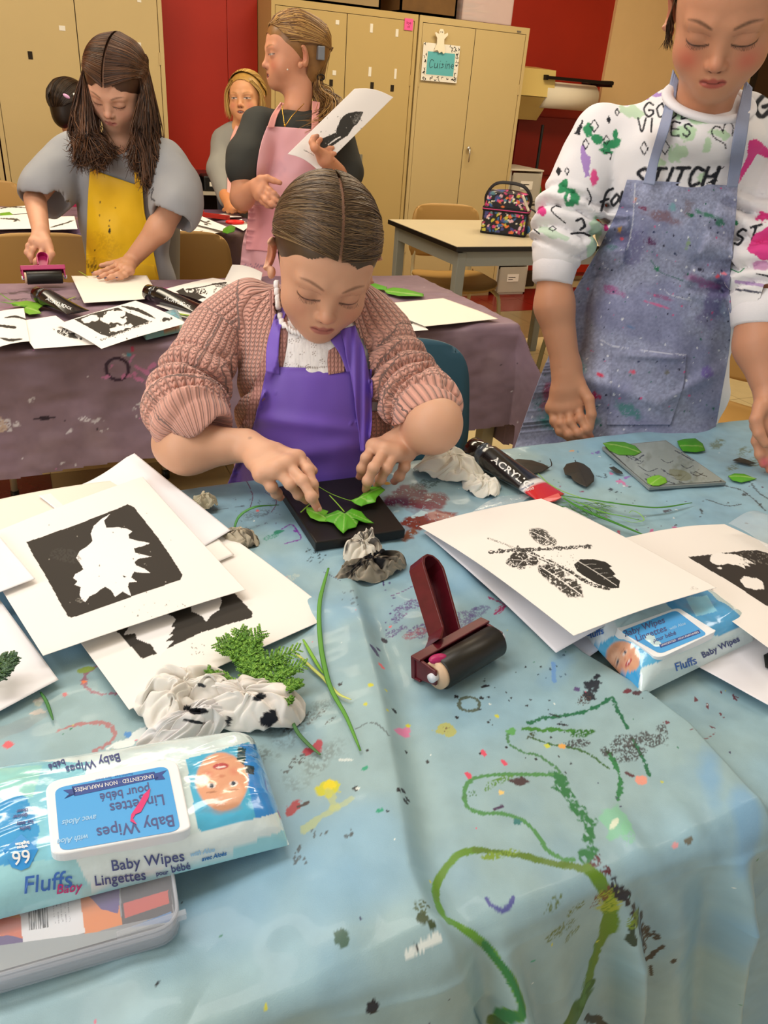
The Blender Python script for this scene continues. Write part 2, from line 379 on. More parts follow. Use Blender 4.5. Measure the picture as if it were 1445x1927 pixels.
# ================================================================ the room
WB = 5.50                                                            # back wall plane
def simple_box(name, lo, hi, m, **k): return MB().box(lo, hi).out(name, m, **k)
tan_wall = mat('tan_wall_paint', 'EFCB90', rough=.6, mottle=.05, mscale=3)
red_wall = mat('red_wall_paint', 'A82206', rough=.45, mottle=.06, mscale=4)
# floor of vinyl tiles: cream, dark red and brown bands, one patch with painted shade
def floor():
    T = .305; V = []; F = []; C = []; rng = np.random.RandomState(4)
    for i in range(-10, 22):
        for j in range(-6, 19):
            x, y = i*T, j*T; g = .0012
            c = np.array(lin('D8C594'))*(rng.uniform(.93, 1.05))
            if 15 <= j <= 16: c = np.array(lin('7E1A12'))
            elif 13 <= j <= 14: c = np.array(lin('8E7A55'))
            if j in (7, 8) and i < 0: c = np.array(lin('5A1712'))
            if j in (7, 8) and i >= 0 and i < 3: c = np.array(lin('9A8560'))  # cream tiles darkened here to paint in the shade under the table
            n = len(V); V += [(x+g, y+g, 0), (x+T-g, y+g, 0), (x+T-g, y+T-g, 0), (x+g, y+T-g, 0)]; F.append((n, n+1, n+2, n+3)); C += [c]*4
    n = len(V); V += [(-3.1, -1.9, -.002), (6.8, -1.9, -.002), (6.8, 5.8, -.002), (-3.1, 5.8, -.002)]; F.append((n, n+1, n+2, n+3)); C += [np.array(lin('8A7A58'))]*4
    obj('floor', V, F, mat('floor_tile', vc=True, rough=.25, mottle=.08, mscale=9), col=np.array(C), smooth=False, kind='structure')
floor()
wb = 4.22
simple_box('wall_back', (-3.1, WB, 0), (wb, WB+.1, 3.0), red_wall, kind='structure')
simple_box('wall_back', (wb, WB-.03, 0), (6.8, WB+.1, 3.0), tan_wall, kind='structure')
simple_box('wall_right', (6.7, -1.9, 0), (6.8, WB+.1, 3.0), tan_wall, kind='structure')
simple_box('wall_left', (-3.2, -1.9, 0), (-3.1, WB+.1, 3.0), tan_wall, kind='structure')
simple_box('ceiling', (-3.2, -1.9, 3.0), (6.8, WB+.1, 3.06), mat('ceiling_tile', 'E8E2D2', rough=.9), kind='structure')
simple_box('baseboard_back', (3.2, WB-.02, 0), (wb, WB, .1), mat('dark_trim', '2A1A12'), kind='structure')

# ---- steel cabinets
cab_m = mat('beige_cabinet_paint', 'BFA468', rough=.42, mottle=.03, mscale=2)
cab_m2 = mat('pale_beige_cabinet_paint', 'C6AE78', rough=.42, mottle=.03, mscale=2)
gapm = mat('dark_gap', '241A0C', rough=.9); chrome = mat('chrome', 'C9C6BE', rough=.25, metal=.9); white_tape = mat('white_tape', 'E9E3D2', rough=.7)
def cabinet(x0, x1, m, label, H=1.705, n=5.0, handle=None, marks=(), slots=(), depth=.45):
    t = thing('storage_cabinet', ((x0+x1)/2, n, 0), label, 'cabinet')
    b = MB().box((x0, n+.02, .05), (x1, n+depth, H)); b.box((x0+.03, n+.03, 0), (x1-.03, n+depth-.02, .05))
    b.box((x0, n, H-.035), (x1, n+.02, H)); b.box((x0, n, .05), (x1, n+.02, .085)); b.box((x0, n, .085), (x0+.022, n+.02, H-.035)); b.box((x1-.022, n, .085), (x1, n+.02, H-.035))
    b.out('body', m, t)
    xm = (x0+x1)/2
    for k, (a, c) in enumerate(((x0+.025, xm-.002), (xm+.002, x1-.025))):
        d = MB().box((a, n+.001, .088), (c, n+.018, H-.038), bev=.002).out('door', m, t)
        for (px, py, w, h) in marks:
            q = PN(px, py, n-.0005)
            if a <= q[0] <= c: MB().box((q[0]-w/2, n-.001, q[2]-h/2), (q[0]+w/2, n+.001, q[2]+h/2)).out('tape_remnant', white_tape, d)
        for (px, py) in slots:
            q = PN(px, py, n-.0005)
            if a <= q[0] <= c: MB().box((q[0]-.011, n-.0012, q[2]-.018), (q[0]+.011, n+.001, q[2]+.018)).out('lock_slot', gapm, d)
        for z in (.35, H-.35): MB().cyl((a if k == 0 else c, n, z-.03), (a if k == 0 else c, n, z+.03), .005, seg=8).out('hinge', m, d)
    MB().box((xm-.002, n+.004, .09), (xm+.002, n+.0185, H-.04)).out('door_gap', gapm, t)
    return t
c1 = cabinet(0.0, .882, cab_m2, 'wide beige metal cabinet standing left of the tall red panel', marks=((117, 53, .03, .022), (262, 87, .02, .035), (262, 2, .02, .01)), slots=((57, 104),))
c0 = cabinet(-.92, -.008, cab_m2, 'beige metal cabinet at the far left edge of the photo', marks=())
c2 = cabinet(1.487, 2.405, cab_m, 'tall beige metal cabinet with a pink sticky note on its door', marks=((635, 42, .022, .022), (699, 53, .018, .045), (747, 62, .018, .04), (629, 137, .022, .025), (696, 135, .018, .05), (744, 139, .015, .055)), slots=((623, 156), (700, 161), (738, 166)))
c3 = cabinet(2.416, 3.205, cab_m2, 'pale beige metal cabinet with the Cuisine sign on its door')
# handles
d3 = [c for c in c3.children if c.name.startswith('door') and not c.name.startswith('door_gap')][1]
q = PN(881, 283, 4.99)
h = MB(); h.sphere((q[0], 4.985, q[2]+.012), (.014, .01, .014)).tube([(q[0], 4.975, q[2]+.02), (q[0]+.002, 4.968, q[2]-.02), (q[0]+.004, 4.975, q[2]-.07)], [.006, .005, .004], 8); h.out('handle', chrome, d3, smooth=True)
MB().box((3.11, 4.998, 1.675), (3.14, 5.0, 1.685)).out('maker_plate', mat('plate_grey', '6E6658', rough=.4), c3)
d2 = [c for c in c2.children if c.name.startswith('door') and not c.name.startswith('door_gap')][1]
q = PN(677, 313, 5.0); MB().box((q[0]-.014, 4.998, q[2]-.07), (q[0]+.014, 5.004, q[2]+.07)).out('recessed_handle', mat('handle_recess', '8C8876', rough=.4, metal=.4), d2)
q = PN(668, 275, 5.0); MB().cyl((q[0], 5.0, q[2]), (q[0], 4.985, q[2]), .011, seg=14).out('lock', chrome, d2, smooth=True)
# sticky note
q = PN(769, 46, 4.996); n_ = thing('sticky_note', (q[0], 4.996, q[2]), 'small pink sticky note at the top right of the tall cabinet door', 'note')
MB().box((q[0]-.028, 4.995, q[2]-.03), (q[0]+.028, 4.997, q[2]+.03)).out('paper', mat('pink_note', 'FF5FA0', rough=.8), n_)
for i, s in enumerate(('bye', 'of')):
    V, F = text_geo(s, .022); V = np.stack([V[:, 0]+q[0], np.full(len(V), 4.9945), V[:, 1]+q[2]+.008-.02*i], 1); obj('writing', V, F, mat('pencil_ink', '4A2038'), n_, smooth=False)
# Cuisine sign: patterned card, blue card, ghost clip
tl, tr, bl = PN(797, 80, 4.99), PN(866, 86, 4.99), PN(794, 151, 4.99)
x0, x1, z1, z0 = tl[0], tr[0], (tl[2]+tr[2])/2, bl[2]
sg = thing('door_sign', ((x0+x1)/2, 4.99, z0), 'blue card lettered Cuisine on a black and white patterned board', 'sign')
nx, nz = 150, 160; U_, Z_ = np.meshgrid(np.linspace(x0, x1, nx), np.linspace(z0, z1, nz), indexing='ij'); cv = Canvas(np.stack([U_.ravel(), Z_.ravel()], 1), 'EDE8DA', 7)
rg = np.random.RandomState(5)
for k in range(60):
    s_ = rg.randint(4); tt = rg.uniform(0, 1); off = rg.uniform(.01, .03)
    px, pz = [(x0+tt*(x1-x0), z0+off), (x0+tt*(x1-x0), z1-off), (x0+off, z0+tt*(z1-z0)), (x1-off, z0+tt*(z1-z0))][s_]; a = rg.uniform(0, 6)
    cv.stroke([(px, pz), (px+.01*math.cos(a), pz+.01*math.sin(a)), (px+.018*math.cos(a+.8), pz+.018*math.sin(a+.8))], rg.uniform(.003, .007), '161412', .3, taper=True)
obj('patterned_board', np.stack([U_.ravel(), np.full(U_.size, 4.989), Z_.ravel()], 1), grid_faces(nx, nz)[:, ::-1], VC(), sg, col=cv.c, smooth=False)
cw = x1-x0
ax0, ax1, az0, az1 = x0+cw*.13, x1-cw*.12, z0+.035, z1-.045
nx, nz = 150, 130; U_, Z_ = np.meshgrid(np.linspace(ax0, ax1, nx), np.linspace(az0, az1, nz), indexing='ij'); cv = Canvas(np.stack([U_.ravel(), Z_.ravel()], 1), '5FB3B8', 8)
hand_text(cv, 'Cuisine', (ax0+.016, az0+(az1-az0)*.30), .044, (1, .02), (.12, 1), .0036, '1E3A44', gap=.22)
obj('blue_card', np.stack([U_.ravel(), np.full(U_.size, 4.9875), Z_.ravel()], 1), grid_faces(nx, nz)[:, ::-1], VC(), sg, col=cv.c, smooth=False)
MB().box((ax0-.006, 4.988, az0-.006), (ax1+.006, 4.9885, az1+.006)).out('card_border', white_tape, sg)
gx, gz = PN(829, 80, 4.98)[[0, 2]]
gp = [(-.012, .075), (-.02, .06), (-.018, .045), (-.045, .055), (-.05, .045), (-.03, .022), (-.028, -.01), (-.045, -.05), (-.02, -.045), (-.005, -.06), (.012, -.05), (.03, -.062), (.04, -.05), (.026, -.01), (.024, .02), (.05, .045), (.046, .058), (.02, .045), (.018, .06), (.008, .075)]
gh = MB().prism([(gx+a*.9, 4.975, gz+b*.95) for a, b in gp], (0, .008, 0)).out('ghost_clip', mat('cream_felt', 'F2E7CC', rough=.8), sg)
for dx in (-.007, .005): MB().sphere((gx+dx, 4.9745, gz+.055), (.0028, .001, .0038), seg=6).out('eye', gapm, gh)
# things on top of the cabinets
def crate(name, x0, x1, y0, y1, z0, z1, m, label, cat, lid=None, t=.012):
    r = thing(name, ((x0+x1)/2, (y0+y1)/2, z0), label, cat)
    b = MB().box((x0, y0, z0), (x1, y0+t, z1)).box((x0, y1-t, z0), (x1, y1, z1)).box((x0, y0, z0), (x0+t, y1, z1)).box((x1-t, y0, z0), (x1, y1, z1)).box((x0, y0, z0), (x1, y1, z0+t))
    b.out('body', m, r)
    if lid: MB().box((x0-.01, y0-.01, z1), (x1+.01, y1+.01, z1+.02), bev=.004).out('lid', lid, r)
    return r
wood = mat('brown_card', '6E4E26', rough=.8, mottle=.2, mscale=12)
crate('storage_box', 1.62, 2.16, 5.02, 5.4, 1.707, 1.95, mat('taupe_card', '9A835C', rough=.8), 'taupe storage box on the tall cabinet, cut by the photo top', 'box', lid=wood)
crate('storage_box', 2.28, 2.66, 5.0, 5.4, 1.707, 1.96, wood, 'dark brown box on the gap between the two tall cabinets', 'box', lid=wood)
clear = mat('cloudy_plastic', 'F3DDD6', rough=.25, alpha=.42, coat=.5)
r = crate('plastic_bin', 2.70, 3.06, 5.0, 5.36, 1.707, 1.93, clear, 'cloudy clear plastic bin on the pale cabinet', 'bin', lid=clear, t=.006)
cc = MB(); rg = np.random.RandomState(3)
for k in range(12):
    x, y, z = rg.uniform(2.74, 2.98), rg.uniform(5.03, 5.2), 1.72+.008*k; cc.box((x-.06, y, z), (x+.06, y+.1, z+.006), ['D8C070', '5A8FB0', 'C8B890', 'B0503A'][k % 4])
cc.out('craft_sheets', VC(), r)
# red folding panel between the cabinets, and the shelf with black bins below it
zb = PN(340, 326, 5.27)[2]
rp = thing('red_panel', (1.18, 5.27, zb), 'tall glossy red panel between two beige cabinets', 'panel')
MB().box((.89, 5.27, zb), (1.30, 5.30, 2.6), bev=.003).out('board', red_wall, rp); MB().box((1.302, 5.272, zb), (1.484, 5.30, 2.6), bev=.003).out('board', red_wall, rp)
MB().box((.89, 5.255, zb-.01), (1.484, 5.30, zb+.025)).out('bottom_rail', mat('dark_red', '6E1206'), rp)
zs = PN(360, 357, 5.2)[2]
sh = thing('low_shelf', (1.18, 5.2, 0), 'low shelf with a pale edge under the red panel', 'shelf')
MB().box((.89, 5.12, zs-.02), (1.484, 5.48, zs)).out('board', mat('pale_shelf', 'B8AE98'), sh)
for x in (.9, 1.46): MB().box((x, 5.2, 0), (x+.02, 5.48, zs-.02)).out('side_panel', gapm, sh)
MB().box((.89, 5.46, 0), (1.484, 5.48, zs)).out('back_panel', gapm, sh)
blk = mat('black_plastic', '14120F', rough=.4)
b0 = None
for k, x in enumerate((.93, 1.10, 1.27)):
    t = thing('black_bin', (x+.075, 5.2, zs), ['black plastic bin on the low shelf, left of three', 'black plastic bin on the low shelf, middle of three', 'black plastic bin on the low shelf, right of three'][k], 'bin', 'black bins on the low shelf')
    MB().box((x, 5.13, zs+.001), (x+.15, 5.42, zs+.09), bev=.01).out('body', blk, t); MB().box((x+.035, 5.128, zs+.03), (x+.10, 5.131, zs+.055)).out('name_tag', white_tape, t)
# drawer towers
dp = mat('drawer_plastic', 'DAD2C0', rough=.3, alpha=.55); dfr = mat('white_frame', 'D9D0BC', rough=.5)
lab_m = mat('paper_label', 'F2EBDD', rough=.8)
def tower(x0, x1, y0, y1, ztop, n, label):
    t = thing('drawer_tower', ((x0+x1)/2, y0, 0), label, 'drawers'); hh = ztop/n
    for k in range(n):
        z0 = k*hh; MB().box((x0, y0+.02, z0), (x1, y1, z0+.012)).box((x0, y0+.02, z0), (x0+.012, y1, z0+hh)).box((x1-.012, y0+.02, z0), (x1, y1, z0+hh)).out('frame', dfr, t)
        d = MB().box((x0+.016, y0, z0+.018), (x1-.016, y0+.008, z0+hh-.012), bev=.003).box((x0+.016, y0, z0+.018), (x0+.022, y1-.02, z0+hh-.03)).box((x1-.022, y0, z0+.018), (x1-.016, y1-.02, z0+hh-.03)).out('drawer', dp, t)
        MB().box(((x0+x1)/2-.05, y0-.002, z0+hh*.45), ((x0+x1)/2+.05, y0-.0005, z0+hh*.45+.055)).out('label_card', lab_m, d)
        for q_ in range(2): MB().box(((x0+x1)/2-.04, y0-.003, z0+hh*.45+.03-.016*q_), ((x0+x1)/2+.02-.02*q_, y0-.002, z0+hh*.45+.035-.016*q_)).out('writing', gapm, d)
        MB().box((x0+.05, y0+.03, z0+.02), (x0+.16, y1-.05, z0+.08), ['C8A03A', 'B84A3A', '4F7FA0', 'C8A03A'][k % 4]).out('contents', VC(), d)
    MB().box((x0-.004, y0+.01, ztop), (x1+.004, y1, ztop+.012), bev=.003).out('top', dfr, t)
tower(3.23, 3.50, 5.02, 5.42, .86, 4, 'clear plastic drawer tower with white labels right of the pale cabinet')
# cream towel dispenser and paper roll rack on the red wall
dq0, dq1 = PN(982, 122, 5.3), PN(1022, 225, 5.3)
cr = mat('cream_plastic', 'E3C878', rough=.35)
xa, xb, zt = 3.30, 3.62, PN(1000, 122, 5.25)[2]; zbt = PN(990, 226, 5.25)[2]
t = thing('towel_dispenser', ((xa+xb)/2, 5.45, zbt), 'cream towel dispenser on the red wall beside the paper roll', 'dispenser')
zm = zbt+(zt-zbt)*.45
MB().prism([(xa, 5.22, zm), (xa, WB, zm), (xa, WB, zt), (xa, 5.24, zt-.02)], (xb-xa, 0, 0)).out('cover', cr, t)
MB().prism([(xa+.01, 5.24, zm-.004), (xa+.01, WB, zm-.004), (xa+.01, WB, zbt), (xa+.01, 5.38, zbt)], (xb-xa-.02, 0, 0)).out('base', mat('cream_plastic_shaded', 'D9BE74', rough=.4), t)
q0, q1 = PN(1018, 178, 5.30), PN(1113, 185, 5.30); zr = (q0[2]+q1[2])/2; rr = .085
t = thing('roll_rack', ((q0[0]+q1[0])/2, 5.4, zr), 'black wall rack that carries the big white paper roll', 'rack')
dk = mat('dark_metal', '1E1712', rough=.4, metal=.5)
b = MB(); b.tube([(q0[0]-.04, 5.3, zr), (q1[0]+.05, 5.3, zr)], .012, 8)
for x in (q0[0]-.03, q1[0]+.04): b.tube([(x, 5.3, zr), (x, 5.42, zr+.09), (x, 5.49, zr+.1)], .012, 8)
b.box((q0[0]-.05, 5.19, zr+.095), (q1[0]+.09, 5.215, zr+.115)).box((q0[0]-.045, 5.2, zr+.09), (q0[0]-.025, 5.49, zr+.12)).box((q1[0]+.07, 5.2, zr+.08), (q1[0]+.09, 5.49, zr+.12)); b.out('bracket', dk, t)
t = thing('paper_roll', ((q0[0]+q1[0])/2, 5.3, zr-rr), 'big white paper roll on the black wall rack', 'paper roll')
MB().cyl((q0[0], 5.3, zr), (q1[0], 5.3, zr), rr, seg=36).out('roll', mat('roll_paper', 'EFE3C8', rough=.8), t, smooth=True)
MB().cyl((q0[0]-.002, 5.3, zr), (q0[0]+.01, 5.3, zr), .03, seg=16).out('core', mat('core_card', '7A5A38'), t)
# lower red cupboard shapes on the wall
t = thing('wall_cupboard', (3.9, WB, .3), 'dark red low cupboard on the back wall under the paper roll', 'cupboard')
MB().box((3.5, 5.36, .05), (4.9, WB, .62)).out('body', mat('deep_red', '7C1508', rough=.5), t)
for k in range(3): MB().box((3.52+.46*k, 5.345, .08), (3.94+.46*k, 5.36, .58), bev=.004).out('door', red_wall, t)
MB().box((3.48, 5.30, .62), (4.92, WB, .65)).out('worktop', mat('cupboard_top', '4A2C1C'), t)
MB().box((3.52, 5.47, .80), (4.2, WB, 1.2), bev=.004).out('wall_panel', mat('deep_red', '7C1508'), t)
q = PN(1023, 235, 5.28); zt_ = q[2]; t = thing('broom', (q[0], 5.28, .0), 'broom with a thin black handle leaning by the red wall', 'broom')
MB().tube([(q[0], 5.28, .12), (q[0]-.0, 5.29, zt_)], .011, 8).out('handle', blk, t); MB().box((q[0]-.12, 5.25, .0), (q[0]+.12, 5.29, .12), bev=.01).out('brush_head', mat('bristle', '3A2A18', rough=.9), t)
q = PN(1012, 335, 5.22); t = thing('tape_roll', (q[0], 5.3, .65), 'yellow and green tape roll standing on the dark worktop', 'tape')
a = np.linspace(0, 2*math.pi, 24, endpoint=False); 
for k, (cc_, nm) in enumerate((('D8B018', 'yellow_ring'), ('3E8A2A', 'green_ring'))):
    MB().tube([(q[0]+.05*k, 5.3+.05*math.cos(v), .70+.05*math.sin(v)) for v in a], .018, 8, closed=True).out(nm, mat(nm, cc_, rough=.4), t, smooth=True)
q = PN(1432, 130, WB-.04)
t = thing('notice_board', (q[0], WB-.04, q[2]), 'dark brown board on the tan wall behind the right girl', 'board')
MB().box((q[0]-.05, WB-.06, q[2]-.3), (q[0]+1.2, WB-.03, q[2]+.42)).out('panel', mat('brown_board', '3E260C', rough=.6), t); MB().box((q[0]-.08, WB-.07, q[2]-.33), (q[0]-.05, WB-.03, q[2]+.45)).out('frame', gapm, t)

# ================================================================ tables and chairs
legm = mat('grey_steel', 'A39A80', rough=.35, metal=.2); legd = mat('desk_steel', '8E9088', rough=.4)
def table(x0, x1, y0, y1, ztop, label, legs, cat='table', topm=None, name='folding_table'):
    t = thing(name, ((x0+x1)/2, (y0+y1)/2, 0), label, cat)
    MB().box((x0, y0, ztop-.025), (x1, y1, ztop), bev=.003).out('tabletop', topm or mat('table_laminate', 'B9AF9A', rough=.4), t)
    MB().box((x0+.06, y0+.05, ztop-.075), (x1-.06, y0+.075, ztop-.025)).box((x0+.06, y1-.075, ztop-.075), (x1-.06, y1-.05, ztop-.025)).box((x0+.06, y0+.05, ztop-.075), (x0+.08, y1-.05, ztop-.025)).box((x1-.08, y0+.05, ztop-.075), (x1-.06, y1-.05, ztop-.025)).out('frame', legm, t)
    for x, y in legs: MB().box((x-.022, y-.022, 0), (x+.022, y+.022, ztop-.03), bev=.004).out('leg', legm, t)
    return t
table(-.55, 1.75, .32, 1.085, .700, 'work table under the blue cloth in the foreground', [(-.45, .40), (1.65, .40), (-.45, 1.0), (1.65, 1.0)])
lx = PN(914, 800, 1.96)[0]
table(-.9, 1.27, 1.90, 2.54, .700, 'work table under the mauve cloth behind the seated girl', [(lx, 1.96), (-.8, 1.98), (lx, 2.48), (-.8, 2.48)])
table(-1.2, .98, 3.42, 4.02, .700, 'far work table under the dark purple cloth', [(.85, 3.5), (-1.1, 3.5), (.85, 3.95), (-1.1, 3.95)])
# bare desk
t = thing('student_desk', (2.15, 3.4, 0), 'bare grey school desk with black edging under the lunch bag', 'desk')
Z = .72; x0, x1, y0, y1 = 1.735, 2.75, 3.05, 3.78
c_ = [(x0, y1), (x0, y0+.0), (x1, y0+.0), (x1, y1)]
MB().prism([(a, b, Z-.022) for a, b in c_], (0, 0, .020)).out('edge_band', mat('black_edge', '17130E', rough=.4), t)
MB().prism([(a+(.003 if a < 2 else -.003), b+(.003 if b < 3.4 else -.003), Z-.003) for a, b in c_], (0, 0, .003)).out('tabletop', mat('desk_laminate', 'CFC2A2', rough=.35, mottle=.04, mscale=6), t)
MB().box((x0+.03, y0+.03, Z-.09), (x1-.03, y0+.05, Z-.022)).box((x0+.03, y1-.05, Z-.09), (x1-.03, y1-.03, Z-.022)).box((x0+.03, y0+.03, Z-.09), (x0+.05, y1-.03, Z-.022)).box((x1-.05, y0+.03, Z-.09), (x1-.03, y1-.03, Z-.022)).out('frame', legd, t)
for a, b in ((x0+.05, y0+.05), (x1-.05, y0+.05), (x0+.05, y1-.05), (x1-.05, y1-.05)): MB().box((a-.022, b-.022, 0), (a+.022, b+.022, Z-.03), bev=.004).out('leg', legd, t)

# chairs: moulded shell seat + back on bent steel tube
def chair(label, shell, frame, group=None, loc=(0, 0, 0), rz=0, seat_h=.43, bh=.27, bw=.40):
    t = bpy.data.objects.new('school_chair', None); COL.objects.link(t); t['_w'] = [0., 0., 0.]; tag(t, label, 'chair', group)
    # seat: rounded slab, front at -y
    nu, nv = 22, 22; V = []
    for i in range(nu):
        for j in range(nv):
            a, b = i/(nu-1)*2-1, j/(nv-1)*2-1; r = 1/max(1, (abs(a)**4+abs(b)**4)**.25)
            a2, b2 = a*r, b*r; x = a2*.205; y = b2*.20; V.append((x, y, seat_h+.018*a2*a2-.02*max(0, -b2-.5)**2*4-.008*(1-b2*b2)))
    sm = bpy.data.objects
    s_ = obj('seat', V, grid_faces(nu, nv), shell, t); md = s_.modifiers.new('thick', 'SOLIDIFY'); md.thickness = .014; md.offset = -1
    V = []
    for i in range(nu):
        for j in range(nv):
            a, b = i/(nu-1)*2-1, j/(nv-1)*2-1; r = 1/max(1, (abs(a)**5+abs(b)**5)**.2); a2, b2 = a*r, b*r
            wdt = bw/2*(1-.06*b2); z = seat_h+.075+bh/2+(b2)*bh/2; V.append((a2*wdt, .20+.06*(z-seat_h)/.4-.035*a2*a2+.02*(1-b2)**2*.3, z))
    s_ = obj('backrest', V, grid_faces(nu, nv)[:, ::-1], shell, t); md = s_.modifiers.new('thick', 'SOLIDIFY'); md.thickness = .014; md.offset = -1
    for sx in (-1, 1):
        p = spline([(sx*.17, .225, seat_h+.2), (sx*.17, .207, seat_h+.1), (sx*.17, .19, seat_h-.03), (sx*.18, .0, seat_h-.035), (sx*.18, -.15, seat_h-.04), (sx*.195, -.19, seat_h-.10), (sx*.205, -.22, 0.02)], 30)
        MB().tube(p, .011, 8).out('front_leg', frame, t, smooth=True)
        MB().tube(spline([(sx*.172, .10, seat_h-.035), (sx*.18, .19, seat_h-.12), (sx*.20, .24, .02)], 14), .011, 8).out('rear_leg', frame, t, smooth=True)
        for (x, y) in ((sx*.205, -.22), (sx*.20, .24)): MB().cyl((x, y, .0), (x, y, .035), .014, seg=10).out('foot_cap', blk, t, smooth=True)
    t.location = loc; t.rotation_euler.z = rz; return t
tan_shell = mat('tan_shell', 'B0884A', rough=.5); crm = mat('cream_tube', 'CDBF98', rough=.35, metal=.2); blue_shell = mat('blue_shell', '2E5566', rough=.45); olive = mat('olive_tube', '6E6648', rough=.35, metal=.3)
ch = chair('tan school chair behind the bare grey desk', tan_shell, crm, loc=(2.08, 3.88, 0), rz=math.radians(-8))
ch.location = (2.12, 3.72, 0)
def chair_copy(label, loc, rz, group=None, scale=1):
    c = copy_tree(ch); c['label'] = label; c.location = loc; c.rotation_euler.z = rz; c.scale = (scale,)*3
    if group: c['group'] = group
    return c
G_ = 'tan chairs between the mauve and the far table'
chair_copy('tan school chair behind the brayer, left end of the mauve table', (.08, 2.80, .0), math.radians(2), G_, 1.0)
chair_copy('tan school chair right of the girl in the yellow apron', (.57, 2.84, 0), math.radians(4), G_, 1.0)
chair_copy('tan school chair behind the far table at the photo left edge', (-.10, 4.25, 0), math.radians(5), None, 1.0)
c_ = chair('blue school chair under the seated girl', blue_shell, crm, loc=(.665, 1.31, 0), rz=math.radians(-8), bh=.30, bw=.46)
q = P(1000, 640, .3)
chair('tan chair with olive legs beside the corner of the mauve table', tan_shell, olive, loc=(2.40, 2.75, 0), rz=math.radians(-80))
chair('tan chair with cream legs behind the apron of the right girl', tan_shell, crm, loc=(2.06, 1.62, 0), rz=math.radians(-60))
# ================================================================ table cloths (plastic sheeting covered in old paint)
def pspace(*segs):
    out = [np.array([segs[0][0]])]
    for a, b, h in segs: n = max(1, int(round((b-a)/h))); out.append(np.linspace(a, b, n+1)[1:])
    return np.concatenate(out)
def pdist(q, pl, side=False):                                        # distance to a polyline, sign by side, and parameter
    pl = np.array(pl, float); best = np.full(len(q), 1e9); sg = np.zeros(len(q)); tt = np.zeros(len(q))
    for k in range(len(pl)-1):
        a, b = pl[k], pl[k+1]; ab = b-a; t = np.clip((q-a)@ab/(ab@ab), 0, 1); e = q-a-t[:, None]*ab; d = np.hypot(e[:, 0], e[:, 1]); u = d < best
        best[u] = d[u]; sg[u] = np.sign(ab[0]*e[u, 1]-ab[1]*e[u, 0]); tt[u] = (k+t[u])/(len(pl)-1)
    return best, sg, tt
def cloth_map(ST, rect, z, flare=.12, fold=(9, .02), r=.014, bump=None, cornerflare=.35):
    x0, x1, y0, y1 = rect; c = np.stack([np.clip(ST[:, 0], x0, x1), np.clip(ST[:, 1], y0, y1)], 1); e = ST-c; d = np.hypot(e[:, 0], e[:, 1]); o = e/np.maximum(d, 1e-9)[:, None]
    corner = np.minimum(np.abs(o[:, 0]), np.abs(o[:, 1]))*1.41; fl = flare+cornerflare*corner**1.5
    arc = r*math.pi/2; t = np.clip(d/arc, 0, 1)*math.pi/2; rest = np.maximum(d-arc, 0); sn = np.minimum(fl, .9)
    h = r*np.sin(t)+rest*sn; dz = -r*(1-np.cos(t))-rest*np.sqrt(1-sn**2)
    ph = (c[:, 0]+c[:, 1])*fold[0]*2*math.pi/2+np.arctan2(o[:, 1], o[:, 0])*2
    h = h+fold[1]*np.sin(ph+2*vnoise(ST, 3, 5))*np.clip(rest/.2, 0, 1)*(d > 0)
    V = np.stack([c[:, 0]+o[:, 0]*h, c[:, 1]+o[:, 1]*h, z+dz], 1)
    if bump is not None: V[:, 2] += bump*(1-np.clip(d/.03, 0, .85)); V[:, :2] += o*(bump*np.clip(d/.03, 0, 1))[:, None]
    return V
# ---------------- blue cloth
Y0 = .298
def S(px, py):                                                       # photo pixel -> cloth sheet coordinates
    p = P(px, py, .722)
    if p[1] < Y0: q = PN(px, py, Y0-.01); return (q[0], Y0-(.722-q[2]))
    return (p[0], p[1])
def SS(*a): return [S(x, y) for x, y in a]
xs = pspace((-.90, -.12, .012), (-.12, .75, .0014), (.75, 1.12, .0022), (1.12, 1.62, .004)); ys = pspace((-.16, .72, .0014), (.72, 1.112, .002), (1.112, 1.19, .006))
XX, YY = np.meshgrid(xs, ys, indexing='ij'); ST = np.stack([XX.ravel(), YY.ravel()], 1)
hgt = (fbm(ST, 7, 3, 3)-.5)*.010+(fbm(ST, 28, 4, 2)-.5)*.0028
hgt += (fbm(ST, 3.2, 31, 2)-.5)*.012*np.clip((.62-ST[:, 1])/.2, 0, 1)
cr1 = SS((640, 1050), (662, 1130), (704, 1300), (742, 1490), (763, 1646), (800, 1740), (880, 1867))
d, sg, tt = pdist(ST, cr1); wl = np.where(sg > 0, .010+.006*tt, .05); A = .015*np.clip(tt*5, 0, 1)*np.clip((1-tt)*5+.4, 0, 1)
